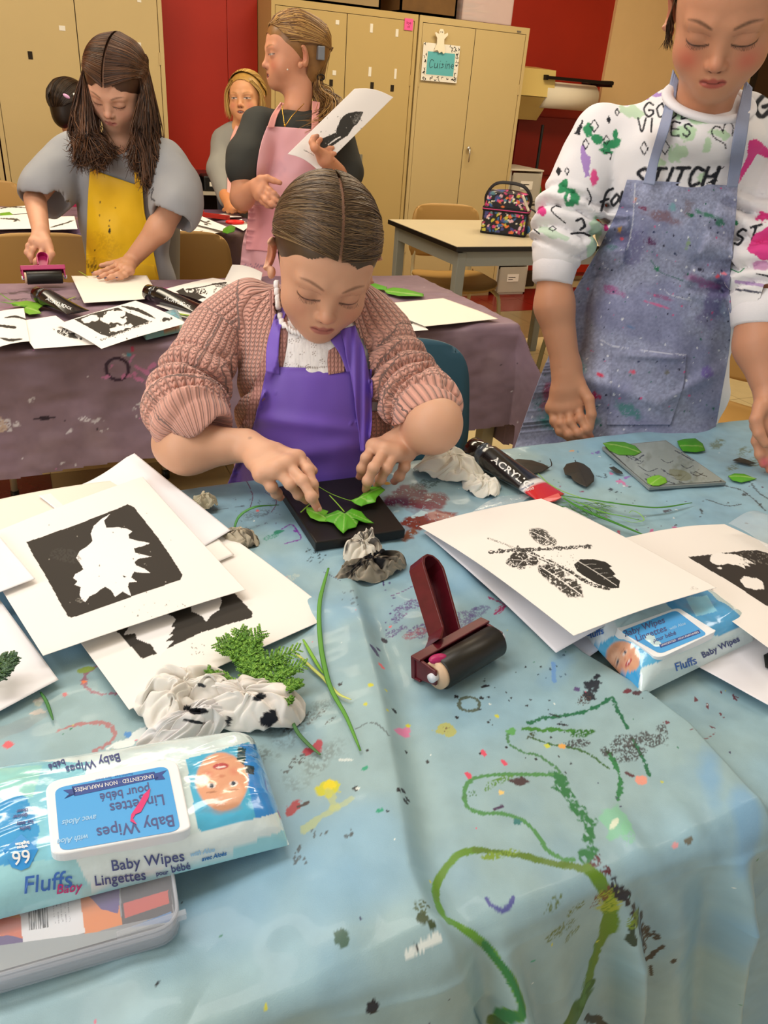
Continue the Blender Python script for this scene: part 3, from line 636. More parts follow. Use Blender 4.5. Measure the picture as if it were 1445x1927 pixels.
# the sheet rises gently from the left and falls steeply on the right of the crease
left = sg < 0
hgt += A*np.exp(-(d/np.where(left, .055, .013))**2)
hgt -= .35*A*np.exp(-((d-.028)/.014)**2)*(~left)
cr2 = SS((985, 1150), (1030, 1190), (1090, 1240), (1210, 1310), (1290, 1370), (1340, 1430), (1400, 1500), (1445, 1570), (1460, 1620))
d, sg, tt = pdist(ST, cr2); left = (sg < 0) if True else 0
lft = ST[:, 0] < np.interp(ST[:, 1], [p[1] for p in cr2][::-1], [p[0] for p in cr2][::-1])
win = np.clip((.66-ST[:, 1])*14, 0, 1)
hgt += np.where(lft, .011*np.exp(-(d/.05)**2), .011*np.exp(-(d/.010)**2)-.006*(1-np.exp(-(d/.012)**2)))*win
for pl, a, w_ in ((SS((1250, 1480), (1330, 1600), (1390, 1660)), .006, .014), (SS((1120, 1480), (1200, 1600), (1270, 1720)), .004, .012), (SS((450, 1580), (560, 1720), (700, 1850)), .005, .03), (SS((180, 1700), (300, 1880), (380, 1960)), .006, .03),
                  (SS((640, 1560), (650, 1750), (680, 1860)), .004, .022), (SS((460, 1000), (560, 1130), (700, 1230)), .004, .02), (SS((770, 990), (900, 1110), (1010, 1190)), .008, .015), (SS((1150, 1100), (1230, 1250), (1260, 1320)), .003, .02)):
    d, sg, tt = pdist(ST, pl); hgt += a*np.exp(-(d/w_)**2)*np.sin(np.clip(tt, 0.05, .95)*math.pi)
drop = Y0-ST[:, 1]; hang = np.clip(drop/.1, 0, 1)
for px, am, w_ in ((905, .030, .012), (1010, .012, .03), (1170, .022, .014), (1335, .03, .016), (1250, .012, .03), (600, .02, .03), (740, .014, .03)):
    xx_ = S(px, 1700)[0]; hgt += 1.5*am*np.exp(-((ST[:, 0]-xx_-.25*drop)/w_)**2)*hang
rect = (-.6, 1.75, Y0+.012, 1.097)
cv = Canvas(ST, '8AAFC0', 11)
cv.mottle(4, .7, 8, '98B2B2', .5); cv.mottle(11, .30, 9, '6E97B4', .60); cv.mottle(60, .10, 10); cv.mottle(5, .55, 21, '7FAFD0', .62)
def K(px, py, r, c, asp=1, ang=0, **k): x, y = S(px, py); cv.blob(x, y, r, r*asp, c, ang, **k)
def T_(pts, w, c, **k): cv.stroke(SS(*pts), w, c, **k)
gr, dg, pu, pk, bk, wh, ye, rd = '3F8034', '1F6A48', '3B2A66', 'C8578C', '22242A', 'D9E2DE', 'C9C22C', 'A0303A'
# worn dark patches and smears
for a in ((560, 1370, .03, .5), (600, 1440, .035, .45), (470, 1440, .03, .6), (520, 1360, .022, .5), (480, 965, .03, .5), (440, 1000, .02, .5), (600, 1340, .02, .4)): K(a[0], a[1], a[2], '4A4A40', .5, .4, alpha=a[3]*.9, soft=.6, dry=.42, rough=.7)
for a in ((560, 1360, .02), (595, 1352, .015), (575, 1420, .022), (620, 1366, .01)): K(a[0], a[1], a[2], '3A3230', .25, .5, alpha=.8, dry=.5, rough=.8)
# magenta patch by the plate
for a in ((800, 945, .045, .9, '6A1F3C'), (770, 925, .04, .9, '5C1A44'), (820, 975, .035, .85, '7A2A2E'), (780, 985, .03, .8, '6E2A22'), (745, 940, .03, .8, '551A50'), (770, 1005, .02, .6, '7A4A36')): K(a[0], a[1], a[2], a[4], .7, .3, alpha=1, dry=.20, rough=.5, soft=.3)
for a in ((790, 968, .016), (745, 962, .008), (730, 905, .009), (805, 940, .007)): K(a[0], a[1], a[2], 'A9C4CB', .4, .3, rough=.7)
K(728, 907, .006, 'D9A02A'); K(724, 902, .004, '4A2A7A')
K(800, 910, .03, '2A4A4A', .5, .2, alpha=.7, dry=.4)
# purple print by the brayer
for a in ((770, 1140, .022, .85), (750, 1160, .018, .9), (800, 1180, .024, .85), (880, 1160, .024, .7), (745, 1185, .014, .8), (900, 1150, .02, .6), (860, 1185, .02, .6)): K(a[0], a[1], a[2], '5A4482', .45, .3, alpha=a[3], dry=.42, rough=.8)
for a in ((780, 1192, .02, .7), (830, 1195, .02, .6), (895, 1180, .02, .6)): K(a[0], a[1], a[2], '9A5A6A', .4, .3, alpha=a[3], dry=.38, rough=.7)
for k in range(8): K(722+rg.uniform(0, 20), 1095+k*14, rg.uniform(.001, .003), '4A3A76', .6, rg.uniform(0, 3))
T_([(720, 1080), (722, 1100)], .002, pu); T_([(735, 1120), (760, 1110), (785, 1095), (778, 1085)], .0012, '6A4A80'); T_([(640, 1100), (610, 1080)], .001, pu)
K(723, 1198, .004, '22243A', 1.4); K(705, 1235, .005, '3A2A60', 1.6, .2); K(712, 1222, .003, '3A2A60'); K(717, 1258, .004, 'E8676A'); K(735, 1175, .002, 'E8676A')
# purple squiggle and green smear near the plate
T_([(530, 995), (548, 985), (560, 1000), (566, 1015), (548, 1020), (535, 1024)], .0022, '7A3A9A', rough=.4); K(556, 999, .004, '7A3AA0')
K(510, 1010, .018, '2E8A70', .35, .5, alpha=.8, dry=.42); K(525, 1000, .009, '1F8060', .6, .3, alpha=.9)
for k in range(26): K(590+rg.uniform(-14, 20), 1045+rg.uniform(-14, 14), rg.uniform(.001, .004), '2A3034', .3, .7, alpha=.8, rough=.8)
for k in range(40): K(470+rg.uniform(-30, 60), 960+rg.uniform(-25, 35), rg.uniform(.001, .004), ['3A4048', '4A3A60'][k % 2], .3, rg.uniform(0, 3), alpha=.55, rough=.8)
for k in range(14): K(655+rg.uniform(-15, 20), 1140+rg.uniform(-20, 20), rg.uniform(.001, .005), '4A5258', .3, .8, alpha=.55, rough=.8)
for p_ in ([(460, 900), (475, 930), (470, 955)], [(500, 925), (520, 940), (510, 960)]): T_(p_, .0012, '6A2A50')
K(485, 957, .003, 'E8706A'); T_([(400, 960), (430, 955), (460, 950)], .0015, '3A3A40', alpha=.6)
K(470, 1070, .02, 'C9D0BC', .4, .4, alpha=.5, dry=.45); K(540, 1095, .02, 'CAD2C0', .4, .4, alpha=.45, dry=.45); K(450, 1030, .03, '98A08C', .5, .4, alpha=.4, soft=.5)
# centre marks
K(759, 1376, .010, 'D978A6', .6, .3, rough=.6, alpha=.9); K(838, 1372, .011, 'B5B348', .8, rough=.7, alpha=.8); K(838, 1370, .004, '6A4A40', dry=.5)
a = np.linspace(0, 6.2, 16); cc_ = S(883, 1324); cv.stroke([(cc_[0]+.0115*math.cos(t), cc_[1]+.010*math.sin(t)) for t in a], .0035, '4A5238', rough=.5, alpha=.9)
for x, y in ((858, 1310), (906, 1313), (919, 1311), (860, 1348), (742, 1342), (765, 1412), (805, 1430), (640, 1300), (690, 1430), (757, 1502), (748, 1505), (762, 1520), (766, 1512)): K(x, y, rg.uniform(.0015, .003), bk)
for x, y in ((696, 1311), (726, 1309), (768, 1360), (728, 1354), (935, 1346), (686, 1345)): K(x, y, rg.uniform(.0015, .0035), 'C8C83A')
for x, y in ((686, 1462), (712, 1545), (1000, 1790)): K(x, y, rg.uniform(.002, .004), '2E9A7A', .6)
for x, y in ((881, 1460), (948, 1435), (1105, 1310), (1210, 1470), (910, 1417)): K(x, y, .003, 'D8506A', 1.5)
K(588, 1412, .011, 'A83A4A', .6, .3, rough=.8); K(552, 1524, .010, 'A84A52', .6, .4, rough=.6); T_([(560, 1522), (580, 1515)], .003, '4A4040')
K(615, 1490, .013, 'C8C832', .8, .2, rough=.5); K(620, 1484, .006, 'E3D21A'); T_([(618, 1500), (628, 1530), (600, 1545), (575, 1565)], .008, 'BBC472', rough=.5, alpha=.6); T_([(625, 1530), (645, 1525), (660, 1515)], .006, 'C0C87A', alpha=.5)
for k in range(24): x, y = [(600, 1575), (655, 1580), (565, 1605), (560, 1625)][k % 4]; K(x+rg.uniform(-15, 15), y+rg.uniform(-8, 8), rg.uniform(.001, .003), '4A4E50', .5, 1, alpha=.8)
T_([(668, 1388), (690, 1380), (710, 1385), (730, 1405)], .0015, '3A3E40', alpha=.7, rough=.5); T_([(640, 1440), (660, 1443)], .003, wh, alpha=.8); K(669, 1497, .003, bk); K(672, 1497, .002, wh)
K(641, 1780, .006, '3A5A44', 1.2, alpha=.9); K(790, 1727, .006, '4A5A3A', 1.3, .6, dry=.45); K(793, 1750, .005, '3E4E34'); K(808, 1758, .003, '3E4E34')
for k in range(9): K(762+k*7, 1795-k*3.4, .0022, wh)
K(700, 1880, .005, bk); K(728, 1922, .004, bk); K(800, 1912, .007, '2A2E34', .6)
# left area, circle stamps
a = np.linspace(0, 5.6, 14); cc_ = S(205, 1275); cv.stroke([(cc_[0]+.025*math.cos(t), cc_[1]+.026*math.sin(t)) for t in a], .004, '9A4A62', rough=.9, alpha=.75)
a = np.linspace(-1.2, 2.2, 12); cc_ = S(150, 1390); cv.stroke([(cc_[0]+.032*math.cos(t), cc_[1]+.02*math.sin(t)) for t in a], .004, 'B0484A', rough=.9, alpha=.7)
K(178, 1225, .006, 'B23A52', 2, .8); K(160, 1260, .010, '8AA04A', .5); K(158, 1283, .003, 'E8805A'); K(122, 1308, .003, 'D0505A'); K(75, 1318, .006, 'E8E0D4', .7, rough=.7); K(74, 1340, .007, 'D8C8BC', .5, rough=.7)
K(72, 1325, .004, 'C8C8B0'); K(15, 1402, .005, 'D8606A'); K(250, 1388, .018, 'DDE6E6', .35, .6, rough=.7, alpha=.9); K(225, 1398, .010, 'DDE6E6', .5, .2, rough=.8); K(240, 1380, .004, '4A8AC8')
K(100, 1325, .03, '6E8A8C', .6, .3, alpha=.4, soft=.5); K(30, 1370, .03, '8A6A60', .3, .3, alpha=.2)
# right of the brayer
for k in range(40): K(rg.uniform(900, 1080), rg.uniform(1240, 1460), rg.uniform(.0006, .0018), bk)
K(913, 1290, .006, bk, .4); T_([(1040, 1255), (1042, 1285)], .005, '5A8AD0', alpha=.8); K(1115, 1296, .009, '1E2430', 1, .5, rough=.7); K(1108, 1312, .009, '1E2430', .8, .5, rough=.8); K(1120, 1285, .006, '1E2430', .5, .3); K(1100, 1318, .012, '4A3A36', .5, .3, dry=.5)
K(1178, 1312, .006, '6E2E3A', .6); K(1195, 1316, .006, '4A2A34', .5); K(1085, 1300, .004, '5A4A7A')
for k in range(10): K(1300+rg.uniform(-60, 90), 1330+rg.uniform(-40, 60), rg.uniform(.002, .005), '6A3A46', .5, rg.uniform(0, 3), rough=.7)
T_([(1290, 1385), (1330, 1380), (1350, 1368)], .001, '7A4A52')
K(940, 1150, .012, 'A03A62', .4, .4, dry=.48); T_([(920, 1130), (950, 1145), (930, 1155)], .0025, '9A3A68', rough=.7)
# green ink drawings
T_([(995, 1358), (1020, 1350), (1065, 1345), (1100, 1340), (1130, 1330), (1148, 1320), (1155, 1330), (1162, 1345)], .0042, dg, rough=.6)
T_([(965, 1370), (955, 1385), (960, 1400), (985, 1415), (1010, 1420), (1040, 1440), (1060, 1460)], .0028, '3E7A42', rough=.8, alpha=.9); K(963, 1374, .006, '5AA05A', .8)
T_([(1165, 1350), (1180, 1375)], .004, dg, rough=.6); T_([(985, 1369), (1015, 1370), (1050, 1372), (1080, 1374)], .005, gr, rough=.8); K(1095, 1378, .016, '2E6A2A', .35, -.2, rough=.5, dry=.36)
T_([(1005, 1388), (1040, 1400), (1090, 1410), (1120, 1425), (1145, 1445)], .0026, '3E6A3A', rough=.8)
T_([(1190, 1395), (1210, 1430), (1222, 1460)], .0038, dg, rough=.6); T_([(1145, 1415), (1158, 1440), (1168, 1470), (1163, 1505)], .0042, '2E7A48', rough=.7)
for a in ((1090, 1398, .017, .3, -.15), (1165, 1402, .022, .38, .25), (1200, 1395, .018, .35, .1), (1188, 1420, .018, .5, .2), (1245, 1390, .014, .4, 1.0), (1230, 1400, .012, .5, .4)): K(a[0], a[1], a[2], '2E2426', a[3], a[4], alpha=.85, dry=.42, rough=.6)
K(1060, 1362, .006, bk, .3, -.6); K(1044, 1345, .007, bk, .2, -.8); K(1000, 1383, .008, '3A4A2E', .4, .3, dry=.4); K(1058, 1404, .004, 'E0A85A', 1); K(1030, 1403, .003, 'C8D050')
K(1206, 1468, .008, 'E39A88', .7, .3, rough=.3)
T_([(1050, 1457), (1000, 1457), (940, 1458), (895, 1465), (875, 1485), (878, 1515), (905, 1530), (945, 1532), (985, 1545), (1010, 1570), (1030, 1600), (1060, 1617), (1080, 1617)], .0042, '4A8A4A', rough=.35, alpha=.95)
T_([(1045, 1457), (1060, 1480), (1080, 1510), (1100, 1535), (1112, 1570), (1110, 1600), (1100, 1612)], .011, '2F7444', rough=.7, dry=.30); T_([(1060, 1480), (1085, 1520), (1105, 1545)], .014, '2F7444', rough=.9, dry=.5)
K(935, 1472, .016, '5A8A3E', .3, .1, dry=.45, rough=.7); K(977, 1470, .010, '4A3A3E', .5, -.2); K(885, 1495, .008, '4A7A4A', .5, dry=.5); K(943, 1492, .003, 'E8C87A'); T_([(930, 1523), (945, 1518)], .003, '4A3A5A'); K(973, 1547, .004, '3A7A7A')
K(1160, 1545, .022, '7FC49C', .6, .7, alpha=.7, rough=.5); K(1155, 1552, .008, 'D4DEC8', .4, .4); K(1180, 1570, .015, '7FC49C', .4, .9, alpha=.6, dry=.4)
big = [(905, 1600), (860, 1610), (828, 1645), (820, 1690), (840, 1735), (880, 1763), (920, 1780), (945, 1805), (950, 1835), (935, 1865), (928, 1895), (932, 1915)]
T_(big, .0068, '5E9432', rough=.15); T_(big[6:], .006, '2E7A42', rough=.2); T_(big[:4], .006, '5F8A2E', rough=.3)
T_([(895, 1600), (940, 1605), (990, 1613), (1040, 1625), (1090, 1632), (1120, 1640), (1145, 1665), (1155, 1700), (1150, 1740), (1130, 1790), (1105, 1850), (1060, 1895), (1010, 1912), (960, 1915), (930, 1900)], .0062, '5A7A2E', rough=.35)
T_([(1148, 1660), (1155, 1700), (1148, 1745), (1130, 1790), (1108, 1845)], .012, '587E22', rough=.3); T_([(1110, 1850), (1065, 1893), (1010, 1912), (950, 1915), (930, 1895)], .017, '2F5E1C', rough=.3); T_([(1060, 1885), (1085, 1880)], .03, '35641E', rough=.4)
K(1155, 1695, .014, '9AA832', 1.2, .2, alpha=.8, dry=.35); K(1145, 1690, .014, '6A4A2E', .5, .6, dry=.5); K(945, 1608, .018, '7A9A3A', .25, -.1, dry=.4); K(925, 1612, .012, '7A9A3A', .3, -.2, dry=.42)
for a in ((1055, 1742), (1075, 1738), (1045, 1748), (1082, 1750), (1095, 1712), (1058, 1712)): K(a[0], a[1], .011, '5E7032', .4, .2, dry=.52, alpha=.9)
T_([(1110, 1845), (1100, 1855), (1095, 1880)], .006, '4A7A2E', rough=.6); T_([(1118, 1810), (1095, 1850), (1085, 1890)], .005, '4A7A2E', dry=.4)
T_([(915, 1693), (925, 1706), (942, 1712), (958, 1705), (965, 1692)], .0034, '4A4A94', rough=.3, alpha=.9)
T_([(1140, 1635), (1160, 1650), (1175, 1640)], .006, '5A2E36', rough=.8, dry=.4); T_([(1170, 1670), (1190, 1695), (1205, 1725), (1212, 1760), (1205, 1785)], .009, '23232C', rough=.9, dry=.3)
T_([(1205, 1740), (1232, 1752)], .007, '23232C', rough=.9, dry=.3); T_([(1240, 1765), (1222, 1790), (1205, 1805), (1197, 1835)], .006, '20202A', rough=.7); T_([(1201, 1818), (1202, 1850), (1199, 1880)], .013, '16161E', rough=.3)
T_([(1180, 1720), (1172, 1745)], .006, '2A4038', rough=.8); K(1187, 1711, .010, '6E8A2E', .8, dry=.4); K(1255, 1784, .004, bk); T_([(1222, 1805), (1223, 1822)], .003, bk); T_([(1105, 1905), (1130, 1915), (1150, 1925)], .008, '1E2A30', rough=.6); K(940, 1885, .004, bk)
K(1293, 1580, .004, '6A6A60', .6); K(1270, 1588, .004, 'D89AA0', .5); T_([(1180, 1455), (1190, 1460)], .004, '5A3A40')
K(1330, 1470, .05, '6FA3D0', .28, .9, alpha=.55, soft=.6); K(1400, 1540, .05, '6FA3D0', .3, .9, alpha=.55, soft=.6); K(1050, 1265, .04, '78A6CE', .5, .6, alpha=.45, soft=.7)
# far right of the cloth around the ink plate
for a in ((1400, 850, .05, .3), (1350, 835, .04, .3), (1420, 870, .04, .35), (1380, 880, .03, .3)): K(a[0], a[1], a[2], '5E6A48', a[3], .5, alpha=.75, dry=.42, rough=.5, soft=.4)
for x, y, c in ((1185, 915, bk), (1160, 925, bk), (1150, 920, bk), (1370, 945, '3A4040'), (1320, 960, '2A2E30'), (1400, 930, bk), (1430, 950, '3A4040'), (1150, 890, 'C86AA0'), (1165, 905, 'C86AA0'), (1180, 898, '8A5AB0'), (1175, 910, 'C86AA0'), (1225, 1002, 'C04A86'), (1270, 993, 'C04A86'), (1140, 1000, 'C0385A'), (1130, 995, 'B83A5A'), (1165, 1000, 'C0385A'), (1075, 848, 'E09A50'), (1088, 849, '4A8AB0'), (1115, 852, '8A6AC0'), (1125, 850, '6A5AA0'), (1095, 925, '8A2A5A'), (1230, 855, bk), (1255, 961, '4A3A40')):
    K(x, y, rg.uniform(.004, .010), c, rg.uniform(.3, .6), rg.uniform(0, 1.5), rough=.8, alpha=.85)
for p_ in ([(1335, 905), (1370, 915), (1400, 925), (1440, 960)], [(1400, 900), (1430, 930), (1445, 940)], [(1120, 893), (1140, 898), (1138, 890)], [(1330, 940), (1370, 950), (1395, 948)]): T_(p_, .003, '2E3234', rough=.8, alpha=.8)
for k in range(60): K(rg.uniform(1100, 1440), rg.uniform(845, 1000), rg.uniform(.0008, .003), ['3A3E40', '5A3A5A', 'D8E0E0', '3A3E40'][k % 4], .6, rg.uniform(0, 3))
for k in range(20): K(rg.uniform(970, 1060), rg.uniform(850, 950), rg.uniform(.001, .004), ['3A3E40', '3A6A4A', '8A4A6A', 'C8A0C0'][k % 4], .5, rg.uniform(0, 3), alpha=.8)
cv.specks(240, (-.1, -.1), (.9, 1.1), (.0006, .0018), ['22262A', 'C8C83A', 'D85A7A', 'E6ECE6', '2E7A5A', '3A3A60'])
V = cloth_map(ST, rect, .7185, flare=.03, fold=(3, .006), bump=hgt+.003)
# cut the hanging part right of the table corner
hemcut = (ST[:, 1] < Y0-.03-.0*ST[:, 0]) & (ST[:, 0] > .655+.35*np.clip(Y0-ST[:, 1], 0, 1))
Fq = grid_faces(len(xs), len(ys)); Fq = Fq[~hemcut[Fq].any(1)]
obj('tablecloth', V, Fq, mat('blue_oilcloth', vc=True, rough=.42, spec=.45, bump=.25, bscale=900, bdist=.0006, coat=.12), col=cv.c, label='paint-stained pale blue cloth draped over the foreground table', cat='tablecloth', base=(.6, .7, .72))
# ---------------- mauve cloth
def SM(px, py):
    p = P(px, py, .722)
    if p[1] < 1.88: q = PN(px, py, 1.865); return (q[0], 1.88-(.722-q[2]))
    return (p[0], p[1])
xs = pspace((-1.28, -.35, .012), (-.35, 1.0, .0035), (1.0, 1.75, .006)); ys = pspace((1.40, 2.56, .0035), (2.56, 2.80, .012)); XX, YY = np.meshgrid(xs, ys, indexing='ij'); ST = np.stack([XX.ravel(), YY.ravel()], 1)
cv = Canvas(ST, '8A7280', 21); cv.mottle(3, .6, 2, '78646A', .52); cv.mottle(9, .4, 3, '9A848C', .58); cv.mottle(40, .12, 4)
def K(px, py, r, c, asp=1, ang=0, **k): x, y = SM(px, py); cv.blob(x, y, r, r*asp, c, ang, **k)
a = np.linspace(0, 6.25, 18); cc_ = SM(222, 692); cv.stroke([(cc_[0]+.026*math.cos(t), cc_[1]+.026*math.sin(t)) for t in a], .008, '3E2C3C', rough=.2)
for x, y, r, an in ((245, 705, .014, .4), (270, 695, .02, -.5), (285, 688, .016, .6), (300, 695, .018, .9), (262, 710, .014, -.4), (285, 715, .014, .3), (200, 707, .012, .2), (250, 670, .008, .8), (275, 780, .016, .2), (290, 775, .014, -.3), (232, 706, .008, 1), (210, 688, .008, 1)): K(x, y, r, 'C07AA0', .35, an, rough=.9)
for x, y, r in ((58, 752, .010), (280, 750, .011), (160, 785, .014), (185, 788, .012), (133, 808, .010), (195, 806, .010), (255, 779, .006), (20, 800, .02), (5, 795, .02), (258, 762, .012), (115, 868, .006), (140, 872, .004)): K(x, y, r, 'C4BCC0', .5, .3, rough=.9, dry=.4)
K(0, 800, .018, 'B8A090', 1.1, dry=.35); K(85, 785, .02, '2E222C', .22, rough=.7); K(70, 786, .008, '2E222C', .4); K(330, 588, .01, '5A8A9A'); K(243, 665, .006, '5A9AB0'); K(250, 653, .005, 'C04A6A', 1.6)
K(345, 760, .05, '6A5A62', .3, .1, alpha=.4); K(700, 635, .03, '4A3E44', .3, .1, dry=.5)
for x, y, r, c in ((60, 545, .10, '4A3E42'), (30, 560, .06, '3E3438'), (120, 575, .06, '7A5A74'), (90, 560, .05, '5A4A50'), (20, 575, .03, 'B06A9A'), (300, 540, .06, 'B8589A'), (270, 535, .04, 'A8528E'), (120, 560, .07, '4A4044'), (200, 590, .04, '6A4E66'), (50, 590, .03, 'C090B0'), (320, 548, .04, 'C07AA8'), (95, 545, .012, 'C0507A'), (700, 560, .06, '9A8288'), (780, 585, .05, '8E7A84')):
    K(x, y, r, c, .3, .1, alpha=.85, dry=.38, rough=.6, soft=.4)
for x, y in ((680, 632), (650, 640), (720, 630), (700, 625), (660, 630)): K(x, y, .03, '4E424A', .3, .1, alpha=.6, dry=.5)
cv.specks(160, (-.3, 1.45), (1.5, 2.55), (.001, .0045), ['C4BCC0', 'B87AA0', '3A2E38', 'C8C0C4'])
bumpm = (fbm(ST, 5, 13, 3)-.5)*.022*(1+np.clip((1.88-ST[:, 1])*3, 0, 1))+(fbm(ST*[1, 2.2], 12, 14, 2)-.5)*.006
hem = (ST[:, 1] < 1.88-.30+.015*np.sin(ST[:, 0]*5))
rect2 = (-.95, 1.30, 1.892, 2.552)
e = ST-np.stack([np.clip(ST[:, 0], rect2[0], rect2[1]), np.clip(ST[:, 1], rect2[2], rect2[3])], 1); corner_in = np.hypot(e[:, 0], e[:, 1]) > np.where(ST[:, 0] > 1.30, .40, .32)
V = cloth_map(ST, rect2, .7185, flare=.06, fold=(2.2, .012), bump=bumpm, cornerflare=.5); V[:, 2] = np.maximum(V[:, 2], .716-10*(np.hypot(e[:, 0], e[:, 1]) > 0))
Fq = grid_faces(len(xs), len(ys)); Fq = Fq[~((hem & (ST[:, 0] < 1.35)) | corner_in)[Fq].any(1)]
obj('tablecloth', V, Fq, mat('mauve_sheet', vc=True, rough=.5, spec=.4, bump=.1, bscale=600), col=cv.c, label='mauve plastic cloth with pink splotches on the table behind the seated girl', cat='tablecloth', base=(.5, 2.2, .72))
# ---------------- far dark purple cloth
xs = pspace((-1.45, 1.12, .008)); ys = pspace((3.12, 4.2, .008)); XX, YY = np.meshgrid(xs, ys, indexing='ij'); ST = np.stack([XX.ravel(), YY.ravel()], 1)
cv = Canvas(ST, '6E5864', 31); cv.mottle(3, .8, 5, '54426A', .5); cv.mottle(8, .7, 6, '7A5A3E', .6); cv.mottle(12, .7, 7, '9A7A92', .6); cv.mottle(20, .5, 9, '2E2434', .64)
rect3 = (-1.2, 1.0, 3.392, 4.05); e = ST-np.stack([np.clip(ST[:, 0], rect3[0], rect3[1]), np.clip(ST[:, 1], rect3[2], rect3[3])], 1)
V = cloth_map(ST, rect3, .7185, flare=.06, fold=(3, .02), bump=(fbm(ST, 6, 43, 3)-.5)*.015); V[:, 2] = np.maximum(V[:, 2], .716-10*(np.hypot(e[:, 0], e[:, 1]) > 0))
obj('tablecloth', V, grid_faces(len(xs), len(ys)), mat('purple_sheet', vc=True, rough=.55), col=cv.c, label='dark purple stained cloth on the farthest table by the cabinets', cat='tablecloth', base=(.1, 3.7, .72))
# ================================================================ small things
from mathutils.bvhtree import BVHTree
def proj(V):
    q = (np.asarray(V, float)-C0)@RW; return np.stack([PW/2+FOC*q[:, 0]/-q[:, 2], PH/2-FOC*q[:, 1]/-q[:, 2]], 1)
def bvh_of(objs):
    V = []; F = []; n = 0
    for o in (objs if isinstance(objs, (list, tuple)) else [objs]):
        me = o.data; v = np.zeros(len(me.vertices)*3, np.float32); me.vertices.foreach_get('co', v); v = v.reshape(-1, 3)+np.array(o['_w'])
        V += [tuple(map(float, a)) for a in v]; F += [tuple(i+n for i in p.vertices) for p in me.polygons]; n += len(v)
    return BVHTree.FromPolygons(V, F)
def on_surf(bv, px, py, lift=.0005):
    r = ray(px, py); r = r/np.linalg.norm(r); h = bv.ray_cast(Vector(C0), Vector(r))
    if h[0] is None: return None
    return np.array(h[0])-r*lift
def decal(bv, V2, F, m, parent, name='lettering', lift=.0006):
    P3 = []; last = None
    for x, y in V2:
        p = on_surf(bv, x, y, lift)
        if p is None: p = last
        if p is None: return None
        last = p; P3.append(p)
    return obj(name, np.array(P3), F, m, parent, smooth=False)
def decal_text(bv, s, cx, cy, size, ang, m, parent, shear=0, offset=0, squash=1.0, spacing=1.0, vdir=None, lift=.0006):
    V, F = text_geo(s, size, offset, shear, spacing); a = math.radians(ang); ux = np.array([math.cos(a), math.sin(a)])
    uy = np.array([math.sin(a), -math.cos(a)])*squash if vdir is None else np.array(vdir, float)
    Q = np.array([cx, cy])+V[:, :1]*ux+V[:, 1:2]*uy; return decal(bv, Q, F, m, parent, lift=lift)
paper_m = lambda: mat('paper', vc=True, rough=.75, spec=.25)
def sheet(name, c, zs, label, cat='paper', paint=None, n=(90, 110), curl=(0, 0), base='F1ECE6', m=None, group=None, lift=None, parent=None, seed=1, thick=.0004):
    cs = [P(x, y, z) for (x, y), z in zip(c, zs)]; u = np.linspace(0, 1, n[0]); v = np.linspace(0, 1, n[1]); U_, V_ = np.meshgrid(u, v, indexing='ij'); U_ = U_.ravel()[:, None]; V_ = V_.ravel()[:, None]
    X = cs[0]*(1-U_)*(1-V_)+cs[1]*U_*(1-V_)+cs[2]*U_*V_+cs[3]*(1-U_)*V_
    X[:, 2] += (curl[0]*np.sin(math.pi*U_[:, 0])+curl[1]*np.sin(math.pi*V_[:, 0])+.0015*(fbm(np.concatenate([U_, V_], 1), 3, seed, 2)-.5))
    if lift: X[:, 2] += lift(U_[:, 0], V_[:, 0])
    cv = Canvas(proj(X), base, seed)
    if paint: paint(cv)
    o = obj(name, X, grid_faces(*n)[:, ::-1], m or paper_m(), parent, col=cv.c, label=label, cat=cat, group=group)
    s = o.modifiers.new('thick', 'SOLIDIFY'); s.thickness = thick; s.offset = -1; return o
INK = '3A3631'
# --- left pile
def pA(cv):
    cv.poly([(50, 1020), (150, 985), (241, 949), (252, 954), (300, 1015), (344, 1082), (340, 1092), (250, 1122), (135, 1163), (128, 1160), (95, 1100), (60, 1040)], INK, rough=1.2, freq=.03)
    cv.poly([(192, 976), (208, 966), (196, 980), (200, 993), (222, 992), (240, 995), (249, 1000), (242, 1006), (243, 1013), (256, 1017), (283, 1022), (268, 1028), (252, 1032), (254, 1040), (285, 1047), (262, 1051), (253, 1057), (256, 1064), (272, 1070), (283, 1078), (268, 1078), (252, 1076), (247, 1087), (258, 1095), (243, 1096), (241, 1104), (247, 1122), (231, 1113), (217, 1123), (208, 1110), (198, 1104), (188, 1110), (178, 1118), (169, 1122), (160, 1133), (154, 1128), (150, 1119), (152, 1105), (140, 1100), (146, 1094), (137, 1088), (141, 1080), (157, 1072), (152, 1062), (143, 1050), (150, 1037), (165, 1027), (174, 1018), (171, 1004), (176, 990)], 'F3EFEC', rough=.6, freq=.1)
    cv.poly([(231, 1083), (238, 1085), (233, 1087)], INK); cv.specks(26, (60, 960), (330, 1150), (.6, 1.6), ['A8A29A', '8A857C']); cv.specks(20, (240, 1130), (350, 1170), (.6, 2.0), ['9A9690', 'C8C2BC'])
    cv.blob(120, 1045, 30, 14, '4A4843', .3, alpha=.5, dry=.4); cv.blob(150, 1130, 8, 5, '8A857C', dry=.5)
